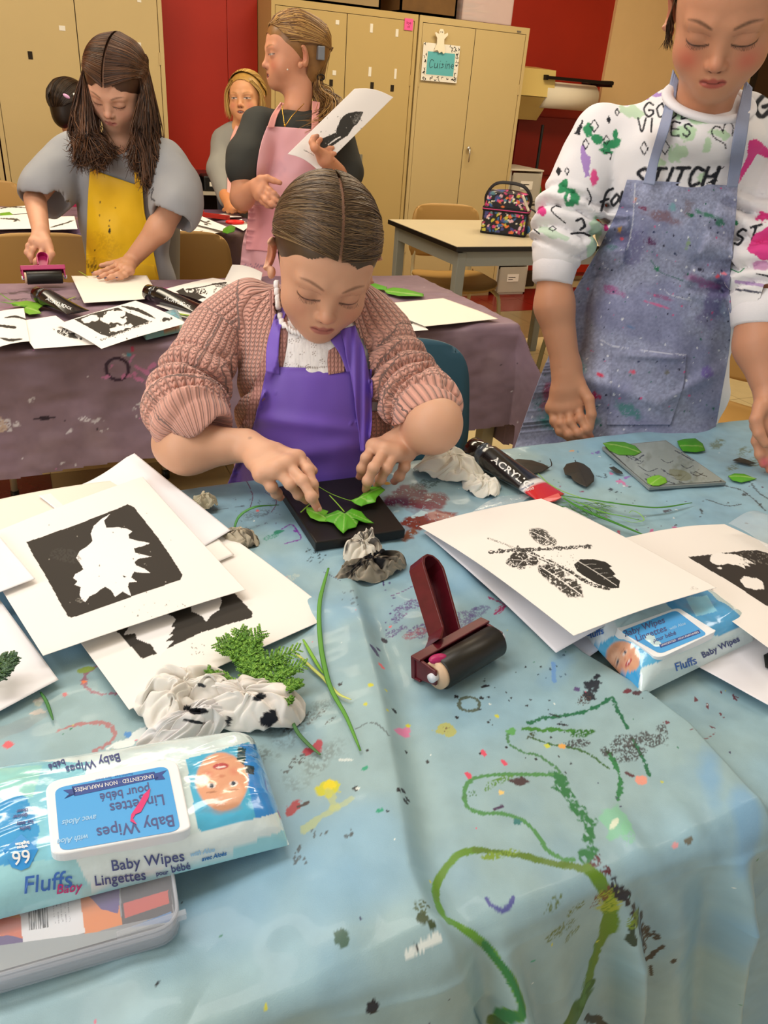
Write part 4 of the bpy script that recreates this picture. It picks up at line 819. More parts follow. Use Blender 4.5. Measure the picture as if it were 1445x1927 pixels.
def pC(cv):
    cv.poly([(180, 1150), (400, 1060), (440, 1115), (475, 1152), (474, 1162), (440, 1172), (380, 1190), (317, 1220), (270, 1240), (262, 1236), (228, 1196)], INK, rough=1, freq=.03)
    cv.poly([(232, 1195), (255, 1192), (258, 1203), (285, 1213), (293, 1228), (300, 1236), (315, 1219), (328, 1205), (312, 1207), (327, 1193), (318, 1195), (330, 1180), (322, 1180), (331, 1165), (325, 1160), (300, 1150), (250, 1170)], 'EFECEA', rough=.4, freq=.1)
    cv.poly([(360, 1150), (380, 1160), (388, 1170), (398, 1157), (412, 1148), (418, 1130), (400, 1110), (360, 1130)], 'F3EFEC', rough=.6, freq=.08)
    cv.specks(20, (355, 1210), (385, 1232), (.6, 1.8), ['9A9690'])
zP = .7275
sheet('print_sheet', [(60, 1088), (425, 1003), (631, 1157), (243, 1335)], (zP+.002, zP+.002, zP+.003, zP+.006), 'white sheet with a black leaf print half hidden under the biggest maple print, left pile', 'print', pC, (230, 220), (.002, .002), seed=3)
sheet('blank_sheet', [(-60, 952), (215, 904), (350, 1010), (60, 1085)], (zP+.006, zP+.004, zP+.006, zP+.006), 'cream blank sheet at the back of the left pile', base='E9E0D2', n=(40, 40), curl=(.004, .002))
sheet('blank_sheet', [(130, 968), (300, 905), (441, 1043), (290, 1112)], [zP+.009]*4, 'white sheet whose right corner peeks from the left pile, below the curled one', n=(40, 40), seed=4)
sheet('curled_sheet', [(72, 932), (253, 853), (434, 998), (270, 1085)], (zP+.014, zP+.016, zP+.013, zP+.013), 'white sheet with a tall raised corner at the top of the left pile', base='E9E7EA', n=(60, 60), curl=(-.003, .0), lift=lambda u, v: -.010*np.sin(math.pi*np.clip(u*1.1, 0, 1))*(1-v))
sheet('maple_print', [(-53, 1018), (268, 897), (462, 1110), (81, 1234)], [zP+.020, zP+.018, zP+.019, zP+.020], 'large sheet with a black square print of a white maple leaf, atop the left pile', 'print', pA, (330, 300), (.002, -.001), seed=2)
sheet('blank_sheet', [(-120, 1060), (-10, 998), (66, 1089), (-50, 1132)], [zP+.026]*4, 'blank sheet corner lying over the left side of the maple print', n=(40, 40), base='EDEBEC')
def pD(cv): pass
sheet('blank_sheet', [(-190, 1222), (-8, 1118), (110, 1279), (-70, 1374)], [zP+.012, zP+.012, zP+.004, zP+.006], 'white sheet at the left photo edge under a dark conifer tip', n=(40, 40), base='EEECEE')
# --- right group
def vein(cv, a, b, c='E8E4DE', w=1.2): cv.stroke([a, ((a[0]+b[0])/2, (a[1]+b[1])/2-1), b], w, c, rough=.3)
def pF(cv):
    cv.stroke([(918, 1013), (950, 1024), (980, 1036)], 3.5, '8A8680', dry=.45, rough=.5); cv.stroke([(922, 1039), (960, 1036), (1010, 1034), (1060, 1031), (1110, 1028)], 6, '4A4845', dry=.30, rough=.6, smooth=True)
    cv.stroke([(975, 1032), (1010, 1046), (1060, 1070), (1110, 1098), (1145, 1107)], 7, '3E3C38', dry=.30, rough=.5); cv.stroke([(990, 1040), (1030, 1056), (1080, 1084)], 2, 'F1ECE6')
    cv.blob(1022, 1012, 27, 15, '55524D', .55, .25, dry=.34); cv.blob(1010, 1006, 16, 10, '3E3C38', .5, .3, dry=.42); vein(cv, (1000, 1000), (1045, 1024)); cv.blob(1000, 1058, 44, 17, '000000', 0, .0, alpha=0)
    cv.blob(985, 1054, 30, 12, '3A3733', .15, .35, dry=.25); cv.blob(975, 1062, 20, 9, '3A3733', .3, .5, dry=.4); [vein(cv, (985, 1055), (985+22*math.cos(t), 1055+9*math.sin(t)), w=.9) for t in (0, .8, 2, 3.3, 4.4, 5.5)]
    cv.blob(1058, 1093, 46, 20, '4A4742', .62, .3, dry=.38); cv.blob(1030, 1075, 18, 12, '35322E', .5, .4, dry=.3); cv.blob(1075, 1108, 24, 14, '3E3B36', .6, .4, dry=.38); [vein(cv, (1030+i*11, 1072+i*9), (1040+i*13+10, 1064+i*9), w=1) for i in range(5)]; vein(cv, (1020, 1068), (1092, 1118), w=2)
    cv.poly([(1080, 1062), (1092, 1052), (1115, 1052), (1140, 1058), (1151, 1066), (1146, 1069), (1158, 1080), (1153, 1083), (1167, 1093), (1165, 1106), (1150, 1107), (1125, 1099), (1100, 1085), (1086, 1075)], '2E2C29', rough=1, freq=.1)
    vein(cv, (1088, 1056), (1160, 1102), 'C8C4BE', 1.6); [vein(cv, (1100+i*12, 1063+i*9), (1122+i*11, 1062+i*8), 'A8A49E', .8) for i in range(4)]
    cv.specks(40, (1020, 1040), (1090, 1070), (.5, 1.2), ['9A9690']); cv.blob(1305, 1108, 9, 4, 'C8C4BE', dry=.5)
fl = lambda u, v: -.012*np.clip(1-u*3, 0, 1)*np.clip(v*1.2, 0, 1)
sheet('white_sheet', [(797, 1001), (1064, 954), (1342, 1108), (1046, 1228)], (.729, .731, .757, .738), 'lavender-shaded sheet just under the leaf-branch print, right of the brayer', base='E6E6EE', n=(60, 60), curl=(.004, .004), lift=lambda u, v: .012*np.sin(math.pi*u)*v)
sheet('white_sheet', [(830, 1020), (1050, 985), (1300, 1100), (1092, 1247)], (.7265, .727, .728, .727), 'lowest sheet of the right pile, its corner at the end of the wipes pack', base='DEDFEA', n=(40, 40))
sheet('branch_print', [(788, 994), (1018, 942), (1348, 1105), (1080, 1194)], (.736, .735, .790, .786), 'white sheet printed with a branch of dark leaves, right of the brayer', 'print', pF, (330, 330), (.004, .004), lift=lambda u, v: .004*np.sin(2.4*v+1), seed=6)
def pG(cv):
    cv.poly([(1294, 1048), (1400, 1036), (1425, 1035), (1470, 1050), (1500, 1100), (1470, 1155), (1440, 1138), (1390, 1105)], '393430', rough=.8, freq=.05)
    cv.poly([(1338, 1044), (1352, 1040), (1370, 1042), (1385, 1044), (1405, 1052), (1420, 1061), (1406, 1060), (1412, 1066), (1400, 1063), (1403, 1070), (1388, 1064), (1370, 1061), (1350, 1064), (1336, 1056)], 'F1ECE6', rough=1.2, freq=.12); cv.blob(1354, 1069, 5, 2, 'F1ECE6')
    cv.poly([(1392, 1092), (1400, 1084), (1425, 1088), (1435, 1094), (1438, 1108), (1420, 1110), (1400, 1104)], 'F1ECE6', rough=1.2, freq=.12); cv.specks(60, (1390, 1038), (1445, 1062), (.6, 1.8), ['8A857C']); cv.specks(30, (1150, 1105), (1185, 1125), (.5, 1.5), ['A8A29A'])
sheet('fern_print', [(1160, 1016), (1363, 986), (1640, 1122), (1462, 1232)], (.731, .731, .742, .768), 'white sheet with a black print cut off by the right photo edge', 'print', pG, (220, 160), (.006, .002), base='EFE9E2', seed=8)
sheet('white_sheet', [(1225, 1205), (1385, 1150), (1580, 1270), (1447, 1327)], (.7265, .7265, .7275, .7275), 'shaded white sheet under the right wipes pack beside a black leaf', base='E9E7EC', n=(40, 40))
# --- sheets on the mauve table
def blk_leaf(pts, *more):
    def f(cv):
        cv.poly(pts, INK, rough=.8, freq=.08)
        for k, (x, y, rx, ry, an) in enumerate(more): cv.blob(x, y, rx, ry, 'F1ECE6', an, .9, soft=.1)
        cv.stroke([pts[0], pts[1]], 1.5, INK)
    return f
zM = .733
sheet('print_sheet', [(28, 605), (105, 594), (180, 648), (64, 656)], [zM]*4, 'white sheet with a small black print, left of the big three-leaf print', 'print', lambda cv: [cv.blob(125, 627, 20, 6, INK, .3, .9, dry=.4), cv.blob(140, 633, 12, 5, INK, .2, .9)], (110, 90))
sheet('print_sheet', [(-60, 603), (45, 580), (56, 642), (-40, 668)], [zM+.002]*4, 'white sheet with black strokes at the left end of the mauve table', 'print', lambda cv: [cv.stroke([(8, 598), (30, 596), (55, 603)], 4, INK, taper=True), cv.stroke([(0, 613), (28, 616)], 5, INK), cv.stroke([(0, 636), (20, 640), (42, 638)], 5, INK, taper=True)], (110, 90), curl=(.006, 0))
def pM2(cv):
    cv.poly([(140, 601), (180, 588), (222, 579), (236, 586), (282, 604), (265, 611), (205, 634), (188, 628)], INK, rough=.6, freq=.1)
    cv.blob(170, 600, 19, 7, 'F1ECE6', -.2, .5); cv.blob(214, 598, 18, 12, 'F1ECE6', .3, .9); cv.blob(222, 590, 24, 5, 'F1ECE6', -.1, .9); cv.blob(218, 604, 22, 6, 'F1ECE6', .1, 1.0); cv.blob(228, 617, 20, 4, 'F1ECE6', -.2, 1.0)
    cv.stroke([(228, 576), (260, 584), (292, 599)], 6, INK, rough=.3, taper=True); cv.blob(312, 601, 10, 3, INK, -.1, .9); cv.stroke([(190, 640), (230, 625), (285, 605)], 3, INK, dry=.4, rough=.9); cv.stroke([(150, 590), (200, 576), (240, 568)], 2, INK, dry=.45, rough=.9); cv.specks(50, (180, 585), (290, 640), (.5, 1.6), [INK, 'F1ECE6'])
sheet('leaf_print', [(107, 611), (255, 566), (352, 608), (191, 656)], (zM+.006, zM+.006, zM+.022, zM+.008), 'white sheet with a black print of several white leaves over a wipes pack, mauve table', 'print', pM2, (180, 170), (.002, .004), seed=12)
sheet('blank_sheet', [(134, 519), (276, 518), (302, 561), (158, 570)], [zM-.003]*4, 'blank sheet under the hand of the yellow-aproned girl', n=(30, 30), base='F0E9DC')
def pM5(cv):
    cv.poly([(330, 548), (345, 542), (350, 550), (372, 552), (388, 560), (366, 566), (340, 556)], INK, rough=1.5, freq=.15); cv.blob(372, 548, 30, 7, INK, -.1, .9, dry=.44); cv.blob(368, 558, 24, 6, INK, 0, .9, dry=.46); cv.blob(418, 538, 12, 4, '4A4743', -.1, .7, dry=.4); cv.stroke([(350, 545), (380, 540), (398, 536)], 2, INK)
    cv.stroke([(400, 535), (425, 532)], 3, INK)
sheet('print_sheet', [(306, 545), (400, 523), (466, 540), (396, 574)], [zM]*4, 'white sheet with a scratchy black print behind the right paint tube', 'print', pM5, (150, 120), (.002, .004))
sheet('blank_sheet', [(293, 574), (345, 566), (440, 590), (382, 606)], [zM-.004]*4, 'narrow white sheet under the right paint tube on the mauve table', n=(30, 30))
sheet('blank_sheet', [(361, 597), (430, 595), (440, 625), (361, 620)], [zM-.006]*4, 'scrap of white paper beside the shoulder of the pink cardigan', n=(20, 20))
sheet('blank_sheet', [(690, 574), (834, 561), (938, 600), (800, 614)], [zM+.002, zM+.002, zM, zM+.002], 'blank white sheet at the right end of the mauve table', n=(40, 40), base='F3EBDC', curl=(0, .002))
sheet('print_sheet', [(735, 598), (785, 602), (806, 621), (748, 625)], [zM-.004]*4, 'white sheet with a trace of print under the blank sheet at the right end', 'print', lambda cv: [cv.stroke([(748, 604), (765, 609), (775, 608)], 3, INK), cv.stroke([(750, 612), (765, 610)], 2, '9A9690')], (60, 50))
sheet('paper_towel', [(437, 498), (494, 513), (488, 545), (420, 532)], (.752, .75, .728, .728), 'white paper towel standing up behind the seated girl\'s shoulder', 'paper towel', n=(40, 40), base='EDEBE6', curl=(.008, 0))
# --- sheets on the far table
zF = .732
for c, lb, st in (([(-60, 395), (60, 386), (90, 398), (-40, 408)], 'white sheet with a dark line at the far left of the far table', [[(0, 393), (20, 389), (50, 391)]]), ([(-40, 408), (60, 402), (80, 430), (-30, 432)], 'white sheet with a grey shell-like print on the far table, left', [[(0, 411), (30, 413), (38, 416)], [(25, 417), (34, 413)]]),
                  ([(55, 408), (140, 407), (146, 431), (70, 433)], 'white sheet with a faint diagonal line behind the yellow-aproned girl', [[(95, 428), (120, 421), (140, 414)]]), ([(300, 430), (350, 418), (420, 436), (380, 444)], 'white sheet with a black corner print by the tan chair, far table', [[(345, 435), (370, 438), (382, 434)], [(350, 434), (355, 436)]]),
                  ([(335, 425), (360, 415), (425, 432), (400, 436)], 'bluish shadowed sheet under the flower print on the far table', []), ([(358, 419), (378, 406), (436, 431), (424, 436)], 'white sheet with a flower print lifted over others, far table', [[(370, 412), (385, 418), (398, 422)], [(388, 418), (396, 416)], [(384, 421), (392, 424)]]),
                  ([(390, 405), (430, 401), (455, 408), (400, 410)], 'white sheet under the blond girl\'s hands', []), ([(430, 420), (455, 412), (470, 425), (458, 434)], 'white sheet beside the red scissors on the far table', [[(455, 414), (460, 416)]])):
    k = len(lb) % 5
    sheet('print_sheet' if st else 'blank_sheet', c, [zF+.003*k*.5+(.01 if 'lifted' in lb else 0)]*4, lb, 'print' if st else 'paper', (lambda st: lambda cv: [cv.stroke(s_, 3, '4A4640', rough=.5, taper=True) for s_ in st])(st), (70, 60))

# --- leaves, stems, grass
leaf_m = lambda: mat('leaf', vc=True, rough=.5, spec=.4)
def leaf(name, out, z, c, label=None, cat='leaf', parent=None, group=None, veins=(), bend=.003, c2=None, vc_='C8D890', vw=1.0, thick=.0007, dz=None):
    p = np.array(out, float); q = []
    n = len(p)
    for i in range(n):
        for t in np.linspace(0, 1, 5, endpoint=False): q.append(p[i]*(1-t)+p[(i+1) % n]*t)
    q = np.array(q); ctr = q.mean(0); rings = 12; V2 = [ctr+(q-ctr)*(r/rings) for r in range(1, rings+1)]; V2 = np.concatenate([[ctr]]+V2); m_ = len(q)
    F = [(0, 1+(i+1) % m_, 1+i) for i in range(m_)]+[(1+r*m_+i, 1+r*m_+(i+1) % m_, 1+(r+1)*m_+(i+1) % m_, 1+(r+1)*m_+i) for r in range(rings-1) for i in range(m_)]
    rho = np.concatenate([[0]]+[np.full(m_, r/rings) for r in range(1, rings+1)]); X = np.array([P(x, y, z) for x, y in V2])
    zz = bend*(1-rho**2)*(.7+.6*fbm(V2, .05, 3, 2)); X[:, 2] += zz
    if dz is not None: X[:, 2] += np.array([dz(x, y) for x, y in V2])
    cv = Canvas(V2, c, 3); cv.mottle(.12, .12, 4)
    for a, b in veins: cv.stroke([a, ((a[0]+b[0])/2, (a[1]+b[1])/2+1), b], vw*1.6, vc_, rough=.2, alpha=.32, soft=.8)
    F = [f[::-1] for f in F]
    o = obj(name, X, F, leaf_m(), parent, col=cv.c, label=label, cat=cat if parent is None else None, group=group); s = o.modifiers.new('thick', 'SOLIDIFY'); s.thickness = thick; s.offset = 0; return o
_blue = [o for o in bpy.data.objects if o.name.startswith('tablecloth') and 'blue' in o['label']][0]; _bvb = bvh_of(_blue)
def settle(p):                                                       # rest a point on the wavy cloth
    if p[1] > 1.1: return p
    h = _bvb.ray_cast(Vector((p[0], p[1], 1.0)), Vector((0, 0, -1)))
    if h[0] is None: return p
    return np.array([p[0], p[1], p[2]+max(0, h[0][2]-.7225)])
def blade(pts, w, z, c, n=30, flat=.25, zs=None, mb=None, taper=True):
    s2 = spline(pts, n); zz = np.interp(np.linspace(0, 1, n), np.linspace(0, 1, len(zs)), zs) if zs is not None else np.full(n, z)
    p = np.array([settle(P(x, y, k)) for (x, y), k in zip(s2, zz)]); t = np.linspace(0, 1, n); r = w/2*np.clip(np.sin(math.pi*np.clip(t*.93+.05, 0, 1))**.4, .15, 1) if taper else np.full(n, w/2)
    (mb or MB()).tube(p, r, 6, c, flat=flat); return mb
G1, G2 = '4A8C22', '3A7A22'
# sprig on the black plate
zp = .741
sp = thing('leaf_sprig', P(650, 970, zp), 'fresh green leafy sprig the seated girl arranges on the black plate', 'leaves')
mb = MB(); blade([(566, 964), (580, 951), (600, 935)], .0022, zp+.002, '8AB83A', mb=mb, taper=False); blade([(598, 915), (625, 930), (660, 942), (690, 944)], .0026, zp+.004, '7FB02E', mb=mb, taper=False, zs=(.765, .75, .745, .744)); blade([(620, 932), (635, 948), (648, 963)], .0022, zp+.003, '8AB83A', mb=mb, taper=False, zs=(.752, .746, .743))
mb.out('stem', leaf_m(), sp, smooth=True)
leaf('leaf_blade', [(648, 967), (662, 957), (680, 963), (690, 975), (704, 985), (688, 984), (675, 980), (670, 992), (655, 996), (646, 1004), (636, 995), (628, 985), (612, 980), (609, 970), (622, 966), (635, 960)], zp+.002, '4F9C1C', parent=sp, veins=[((648, 967), (646, 1000)), ((648, 967), (614, 975)), ((648, 967), (698, 983)), ((648, 967), (672, 988)), ((648, 967), (630, 984))], bend=.005)
leaf('leaf_blade', [(576, 955), (590, 955), (605, 958), (618, 962), (612, 972), (618, 982), (600, 981), (584, 974), (577, 964)], zp+.001, '6AAE2C', parent=sp, veins=[((578, 960), (614, 978))], bend=.004)
leaf('leaf_blade', [(660, 942), (672, 938), (680, 932), (695, 918), (715, 922), (724, 932), (708, 942), (706, 950), (690, 949), (680, 953), (668, 948)], zp+.006, '5AA522', parent=sp, veins=[((668, 944), (715, 928)), ((680, 942), (700, 948))], bend=.006, dz=lambda x, y: .008*max(0, (x-690)/30))
# green leaves around the ink plate and elsewhere
L_ = [([(1134, 834), (1150, 831), (1175, 832), (1195, 839), (1207, 851), (1195, 857), (1165, 856), (1147, 848)], .731, G1, 'long fresh green leaf lying on the back corner of the ink plate', [((1136, 835), (1205, 852))]),
      ([(1274, 830), (1288, 826), (1308, 825), (1322, 835), (1327, 848), (1310, 851), (1285, 849), (1278, 840)], .727, '3F8A1A', 'round green leaf on the cloth behind the ink plate', [((1280, 840), (1320, 842))]),
      ([(1217, 901), (1228, 896), (1240, 894), (1253, 900), (1255, 908), (1240, 914), (1228, 914), (1218, 909)], .731, '6FAE28', 'small light green leaf on the front edge of the ink plate', [((1220, 914), (1245, 900))]),
      ([(1370, 896), (1382, 891), (1400, 892), (1415, 898), (1424, 901), (1410, 905), (1395, 908), (1378, 904)], .727, '4E9A1E', 'green leaf right of the ink plate', [((1372, 897), (1420, 901))]),
      ([(690, 537), (705, 533), (728, 540), (728, 546), (705, 544), (692, 541)], .728, '4E9A22', 'green leaf on the mauve table behind the seated girl, nearer her head', []),
      ([(722, 545), (740, 541), (760, 543), (797, 553), (797, 558), (775, 557), (750, 557), (728, 552)], .730, '58A022', 'large green leaf above the blank sheet on the mauve table', [((725, 548), (790, 556))]),
      ([(700, 564), (725, 563), (740, 567), (720, 570), (703, 572)], .729, '4E9A22', 'green leaf tip tucked beside the cardigan shoulder', []),
      ([(352, 607), (358, 606), (370, 622), (366, 632), (356, 620)], .740, '6AA82E', 'narrow green leaf beside the far wipes pack', []),
      ([(420, 431), (435, 424), (443, 428), (441, 436), (428, 440), (418, 437)], .745, '4A8A1A', 'curled green leaf at the front of the far table', []),
      ([(20, 570), (50, 566), (75, 570), (82, 575), (72, 582), (78, 590), (55, 592), (40, 585), (50, 578), (25, 576)], .731, '6FA42A', 'bright green leaves left of the paint tube on the mauve table', [((25, 573), (75, 588))]),
      ([(0, 401), (18, 399), (25, 404), (10, 406), (0, 405)], .735, '6FA42A', 'bit of green leaf at the left of the far table', [])]
for i, (o_, z_, c_, lb, vn) in enumerate(L_): leaf('green_leaf', o_, z_, c_, lb, veins=vn, bend=.004 if z_ < .74 else .012)
lf = leaf('black_leaf', [(1060, 882), (1066, 873), (1085, 869), (1098, 873), (1110, 882), (1118, 896), (1117, 906), (1104, 917), (1092, 912), (1078, 904), (1074, 896), (1063, 893)], .727, '2E2B24', 'round leaf coated in black paint behind the acrylic tube', veins=[((1083, 871), (1104, 914))], vc_='14120F', bend=.004)
mb = MB(); blade([(1083, 870), (1082, 865)], .002, .728, '1A1814', mb=mb, n=4); mb.out('stem', leaf_m(), lf)
lf = leaf('black_leaf', [(955, 868), (975, 864), (1000, 866), (1022, 873), (1034, 880), (1020, 888), (1000, 892), (980, 890), (960, 880)], .727, '332F27', 'long black-painted leaf just behind the tube cap', veins=[((960, 872), (1030, 880))], vc_='14120F', bend=.004)
mb = MB(); blade([(1030, 880), (1038, 876), (1036, 866), (1034, 863)], .002, .729, '1A1814', mb=mb, n=8); mb.out('stem', leaf_m(), lf)
leaf('black_leaf', [(1437, 1233), (1450, 1226), (1470, 1230), (1475, 1250), (1460, 1262), (1440, 1256)], .730, '1A1C18', 'black-painted leaf cut by the right photo edge on the shaded sheet', bend=.006)
leaf('black_leaf', [(1378, 866), (1392, 861), (1408, 866), (1422, 872), (1408, 874), (1390, 870)], .727, '2C2A24', 'narrow dark leaf scrap right of the ink plate', bend=.003)
leaf('black_leaf', [(1146, 880), (1155, 878), (1170, 888), (1172, 892), (1160, 890)], .726, '2C2E2A', 'tiny dark leaf scrap left of the ink plate', bend=.002)
# grass bundle and feathery tuft at the tube
def bundle(name, label, items, cat='grass', feather=None):
    t = thing(name, P(*items[0][0][0], .724), label, cat)
    for pts, w_, c_, zs in items: mb = MB(); blade(pts, w_, 0, c_, mb=mb, zs=zs); mb.out('blade', leaf_m(), t, smooth=True)
    if feather:
        mb = MB(); r_ = np.random.RandomState(7)
        for k in range(feather[4]):
            x, y = r_.uniform(feather[0], feather[2]), r_.uniform(feather[1], feather[3]); a_ = r_.uniform(-.3, 1.3); l_ = r_.uniform(14, 34)
            blade([(x, y), (x+l_*math.cos(a_)*.5, y+l_*math.sin(a_)*.5*.6-2), (x+l_*math.cos(a_), y+l_*math.sin(a_)*.6)], .0011, 0, ['4E8A2A', '6AA63A', '3A7020'][k % 3], n=6, zs=(.726+.004*r_.rand(), .731, .726), mb=mb)
        mb.out('feathery_fronds', leaf_m(), t, smooth=True)
    return t
bundle('grass', 'bundle of long grass blades and feathery fronds at the end of the acrylic tube', [([(1012, 892), (1030, 908), (1060, 925), (1120, 945), (1160, 955)], .003, '8AB84A', (.728, .73, .73, .728)), ([(1055, 932), (1110, 940), (1180, 950), (1240, 955), (1302, 946)], .0055, '3E8026', (.728, .735, .74, .735, .728)), ([(1060, 938), (1100, 960), (1160, 985), (1215, 1008)], .0075, '3F8426', (.732, .736, .733, .728)),
      ([(1058, 934), (1100, 950), (1140, 965), (1175, 972), (1210, 982)], .0035, '6AA83C', (.730, .733, .733, .728)), ([(1050, 930), (1090, 955), (1130, 975), (1160, 983)], .0025, '7AB048', (.73, .732, .728)), ([(1165, 975), (1190, 983), (1211, 980), (1205, 968), (1190, 961), (1183, 966)], .0018, '8AC05A', (.728, .73, .732, .73))], feather=(1045, 945, 1130, 970, 110))
bundle('grass', 'long grass blade and stalks crossing below the left pile', [([(618, 1072), (608, 1110), (600, 1160), (603, 1220), (612, 1270), (625, 1310), (650, 1360), (677, 1428)], .0058, '5C9A3A', (.728, .73, .73, .727)), ([(545, 1222), (580, 1255), (610, 1285), (635, 1315), (660, 1332)], .0045, 'C6D070', (.7275, .7275, .7275)), ([(570, 1208), (590, 1245), (608, 1275)], .0045, '7FB83A', (.726, .7265, .7265))])
bundle('grass', 'arched grass blade between the left pile and the black plate', [([(438, 1003), (450, 972), (480, 954), (525, 950)], .0045, '4A8A44', (.727, .745, .75, .735))])
bundle('grass', 'dark green blade poking out below the black-blotched wipe', [([(545, 1345), (560, 1378), (580, 1402), (603, 1424)], .0045, '4A7A44', (.729, .728, .726))])
bundle('grass', 'short dark green blade below the sheet at the left edge', [([(76, 1302), (88, 1322), (100, 1355)], .0035, '3F7A3A', (.727, .727, .726))])
bundle('grass', 'green stems behind the left paint tube on the mauve table', [([(0, 552), (20, 565), (45, 570)], .004, '6A9A3A', (.73, .733, .73)), ([(0, 568), (25, 572), (55, 580)], .006, '5A9A2A', (.73, .735, .73)), ([(120, 568), (130, 563), (143, 558)], .005, '9AAE3A', (.73, .732, .735)), ([(148, 510), (165, 520)], .004, 'A0B83A', (.73, .735))])
bundle('grass', 'flat green stems under the sheet by the right paint tube', [([(318, 585), (345, 592), (372, 594)], .012, 'A0B84A', (.731, .731, .731)), ([(322, 590), (350, 597), (375, 600)], .010, 'B8B8A8', (.730, .730, .730))])
# cedar sprig
def cedar(name, label, stems, z, c=('5E8E2C', '78A83C', '4A7A24'), tip=3.0, w_=.0022):
    t = thing(name, P(*stems[0][0], z), label, 'sprig'); r_ = np.random.RandomState(5); st = MB(); fr = MB()
    for pts in stems:
        s2 = spline(pts, 16); blade(pts, w_*1.3, 0, '6E9A38', zs=(z, z+.012, z+.015), mb=st, n=12)
        L = np.hypot(*(s2[-1]-s2[0]))
        for i in range(2, 16):
            d = s2[i]-s2[i-1]; a0 = math.atan2(d[1], d[0])
            for sgn in (-1, 1):
                ln = (1-abs(i/15-.35))*L*.34*r_.uniform(.7, 1.1); a = a0+sgn*.75; n_ = max(3, int(ln/4))
                for k in range(n_):
                    b = s2[i]+np.array([math.cos(a), math.sin(a)])*ln*k/n_; zz = z+.006+.010*i/15+r_.uniform(-.002, .003)
                    e = b+np.array([math.cos(a), math.sin(a)])*ln/n_*1.4; blade([b, e], w_, 0, c[r_.randint(3)], n=3, zs=(zz, zz+.001), mb=fr, taper=False)
                    for s3 in (-1, 1): aa = a+s3*.7; f_ = b+np.array([math.cos(aa), math.sin(aa)])*ln*.26*(1-.5*k/n_); blade([b, f_], w_, 0, c[r_.randint(3)], n=3, zs=(zz, zz+.001), mb=fr)
    st.out('stem', leaf_m(), t, smooth=True); fr.out('fronds', leaf_m(), t, smooth=True)
cedar('cedar_sprig', 'bright green cedar sprig beside the black-blotched wipe', [[(510, 1320), (480, 1260), (472, 1220), (490, 1190)], [(500, 1300), (465, 1240), (440, 1222), (412, 1210)], [(505, 1310), (500, 1260), (520, 1240), (560, 1225)], [(505, 1315), (520, 1280), (540, 1262), (572, 1252)], [(510, 1320), (530, 1300), (548, 1290), (566, 1285)], [(505, 1310), (478, 1270), (462, 1218), (452, 1188)], [(460, 1300), (430, 1285), (405, 1275), (392, 1262)], [(520, 1330), (530, 1325), (545, 1318), (550, 1312)]], .736)
cedar('cedar_sprig', 'dark conifer tip on the sheet at the left photo edge', [[(-40, 1262), (-10, 1256), (15, 1246), (30, 1238)], [(-30, 1275), (-5, 1270), (10, 1262), (20, 1255)]], .744, c=('3E5A38', '4A6A42', '54705A'))

# --- crumpled wipes
wipe_m = lambda: mat('damp_wipe', vc=True, rough=.8, spec=.2, sss=.1)
def crumple(name, px, py, z, rx, ry, rz, label, base='E6E0D6', dark=None, dthr=.55, seed=1, ang=0, n=80, f=2.0, marks=(), dcol='26282C'):
    # a damp cloth gathered into a heap: pleats run out from twisted peaks and fold over themselves
    c = P(px, py, z); r = np.linspace(0, 1, n); th = np.linspace(0, 2*math.pi, 3*n, endpoint=False); TT, R_ = np.meshgrid(th, r, indexing='ij'); TT = TT.ravel(); R_ = R_.ravel()
    q = np.stack([np.cos(TT), np.sin(TT), R_*1.2], 1); out = .78+.5*(fbm(q*[1, 1, .2], 1.3, seed, 2)-.3)
    sw = TT+1.1*(1-R_)*(1 if seed % 2 else -1)+.5*(fbm(q, 1.5, seed+2, 2)-.5)*2
    pl = np.abs(np.sin(sw*3.5+5*fbm(q, 1.1, seed+3, 2)))**.8; pl2 = np.abs(np.sin(sw*8+9*fbm(q, 1.6, seed+4, 2)+R_*5))
    X = np.stack([np.cos(sw)*R_*out*rx, np.sin(sw)*R_*out*ry, 0*R_], 1); X[:, :2] += (R_*(1-R_)*1.6)[:, None]*np.stack([rx*.8*(fbm(q, 1.4, seed+5, 2)-.5), ry*.8*(fbm(q, 1.4, seed+6, 2)-.5)], 1)*2
    dome = (1-R_**2.2)*(.55+.75*(fbm(np.stack([X[:, 0]/rx, X[:, 1]/ry], 1), 1.3, seed+8, 2)-.2)); X[:, 2] = rz*(dome*.85+.34*pl*np.sin(math.pi*np.clip(R_*.92+.08, 0, 1))**.7+.13*pl2*R_**.5)+.004*np.sin(sw*5)*R_
    X[:, 2] = np.maximum(X[:, 2], .0006)
    ca, sa = math.cos(ang), math.sin(ang); X = np.stack([X[:, 0]*ca-X[:, 1]*sa, X[:, 0]*sa+X[:, 1]*ca, X[:, 2]], 1)+c; cv = Canvas(proj(X), base, seed)
    v = fbm(q*[1, 1, 1.6], 1.4, seed+40, 4)
    if dark: a = np.clip((v-dthr)*9, 0, 1)[:, None]*dark; cv.c = cv.c*(1-a)+np.array(lin(dcol))*a
    a = (np.clip((fbm(q, 2, seed+50, 3)-.55)*5, 0, 1)*.3)[:, None]; cv.c = cv.c*(1-a)+np.array(lin('A89C88'))*a
    for m_ in marks: cv.blob(*m_[:4], m_[4], m_[5], .5)
    o = obj(name, X, grid_faces(3*n, n, wrapu=True)[:, ::-1], wipe_m(), None, col=cv.c, label=label, cat='wipe'); md = o.modifiers.new('thick', 'SOLIDIFY'); md.thickness = .0008; return o
crumple('crumpled_wipe', 842, 890, .724, .070, .040, .042, 'white crumpled wipe between the girl\'s hand and the acrylic tube', 'F0EADC', .25, .60, 3, ang=-.8, dcol='8A8072', f=2.4)
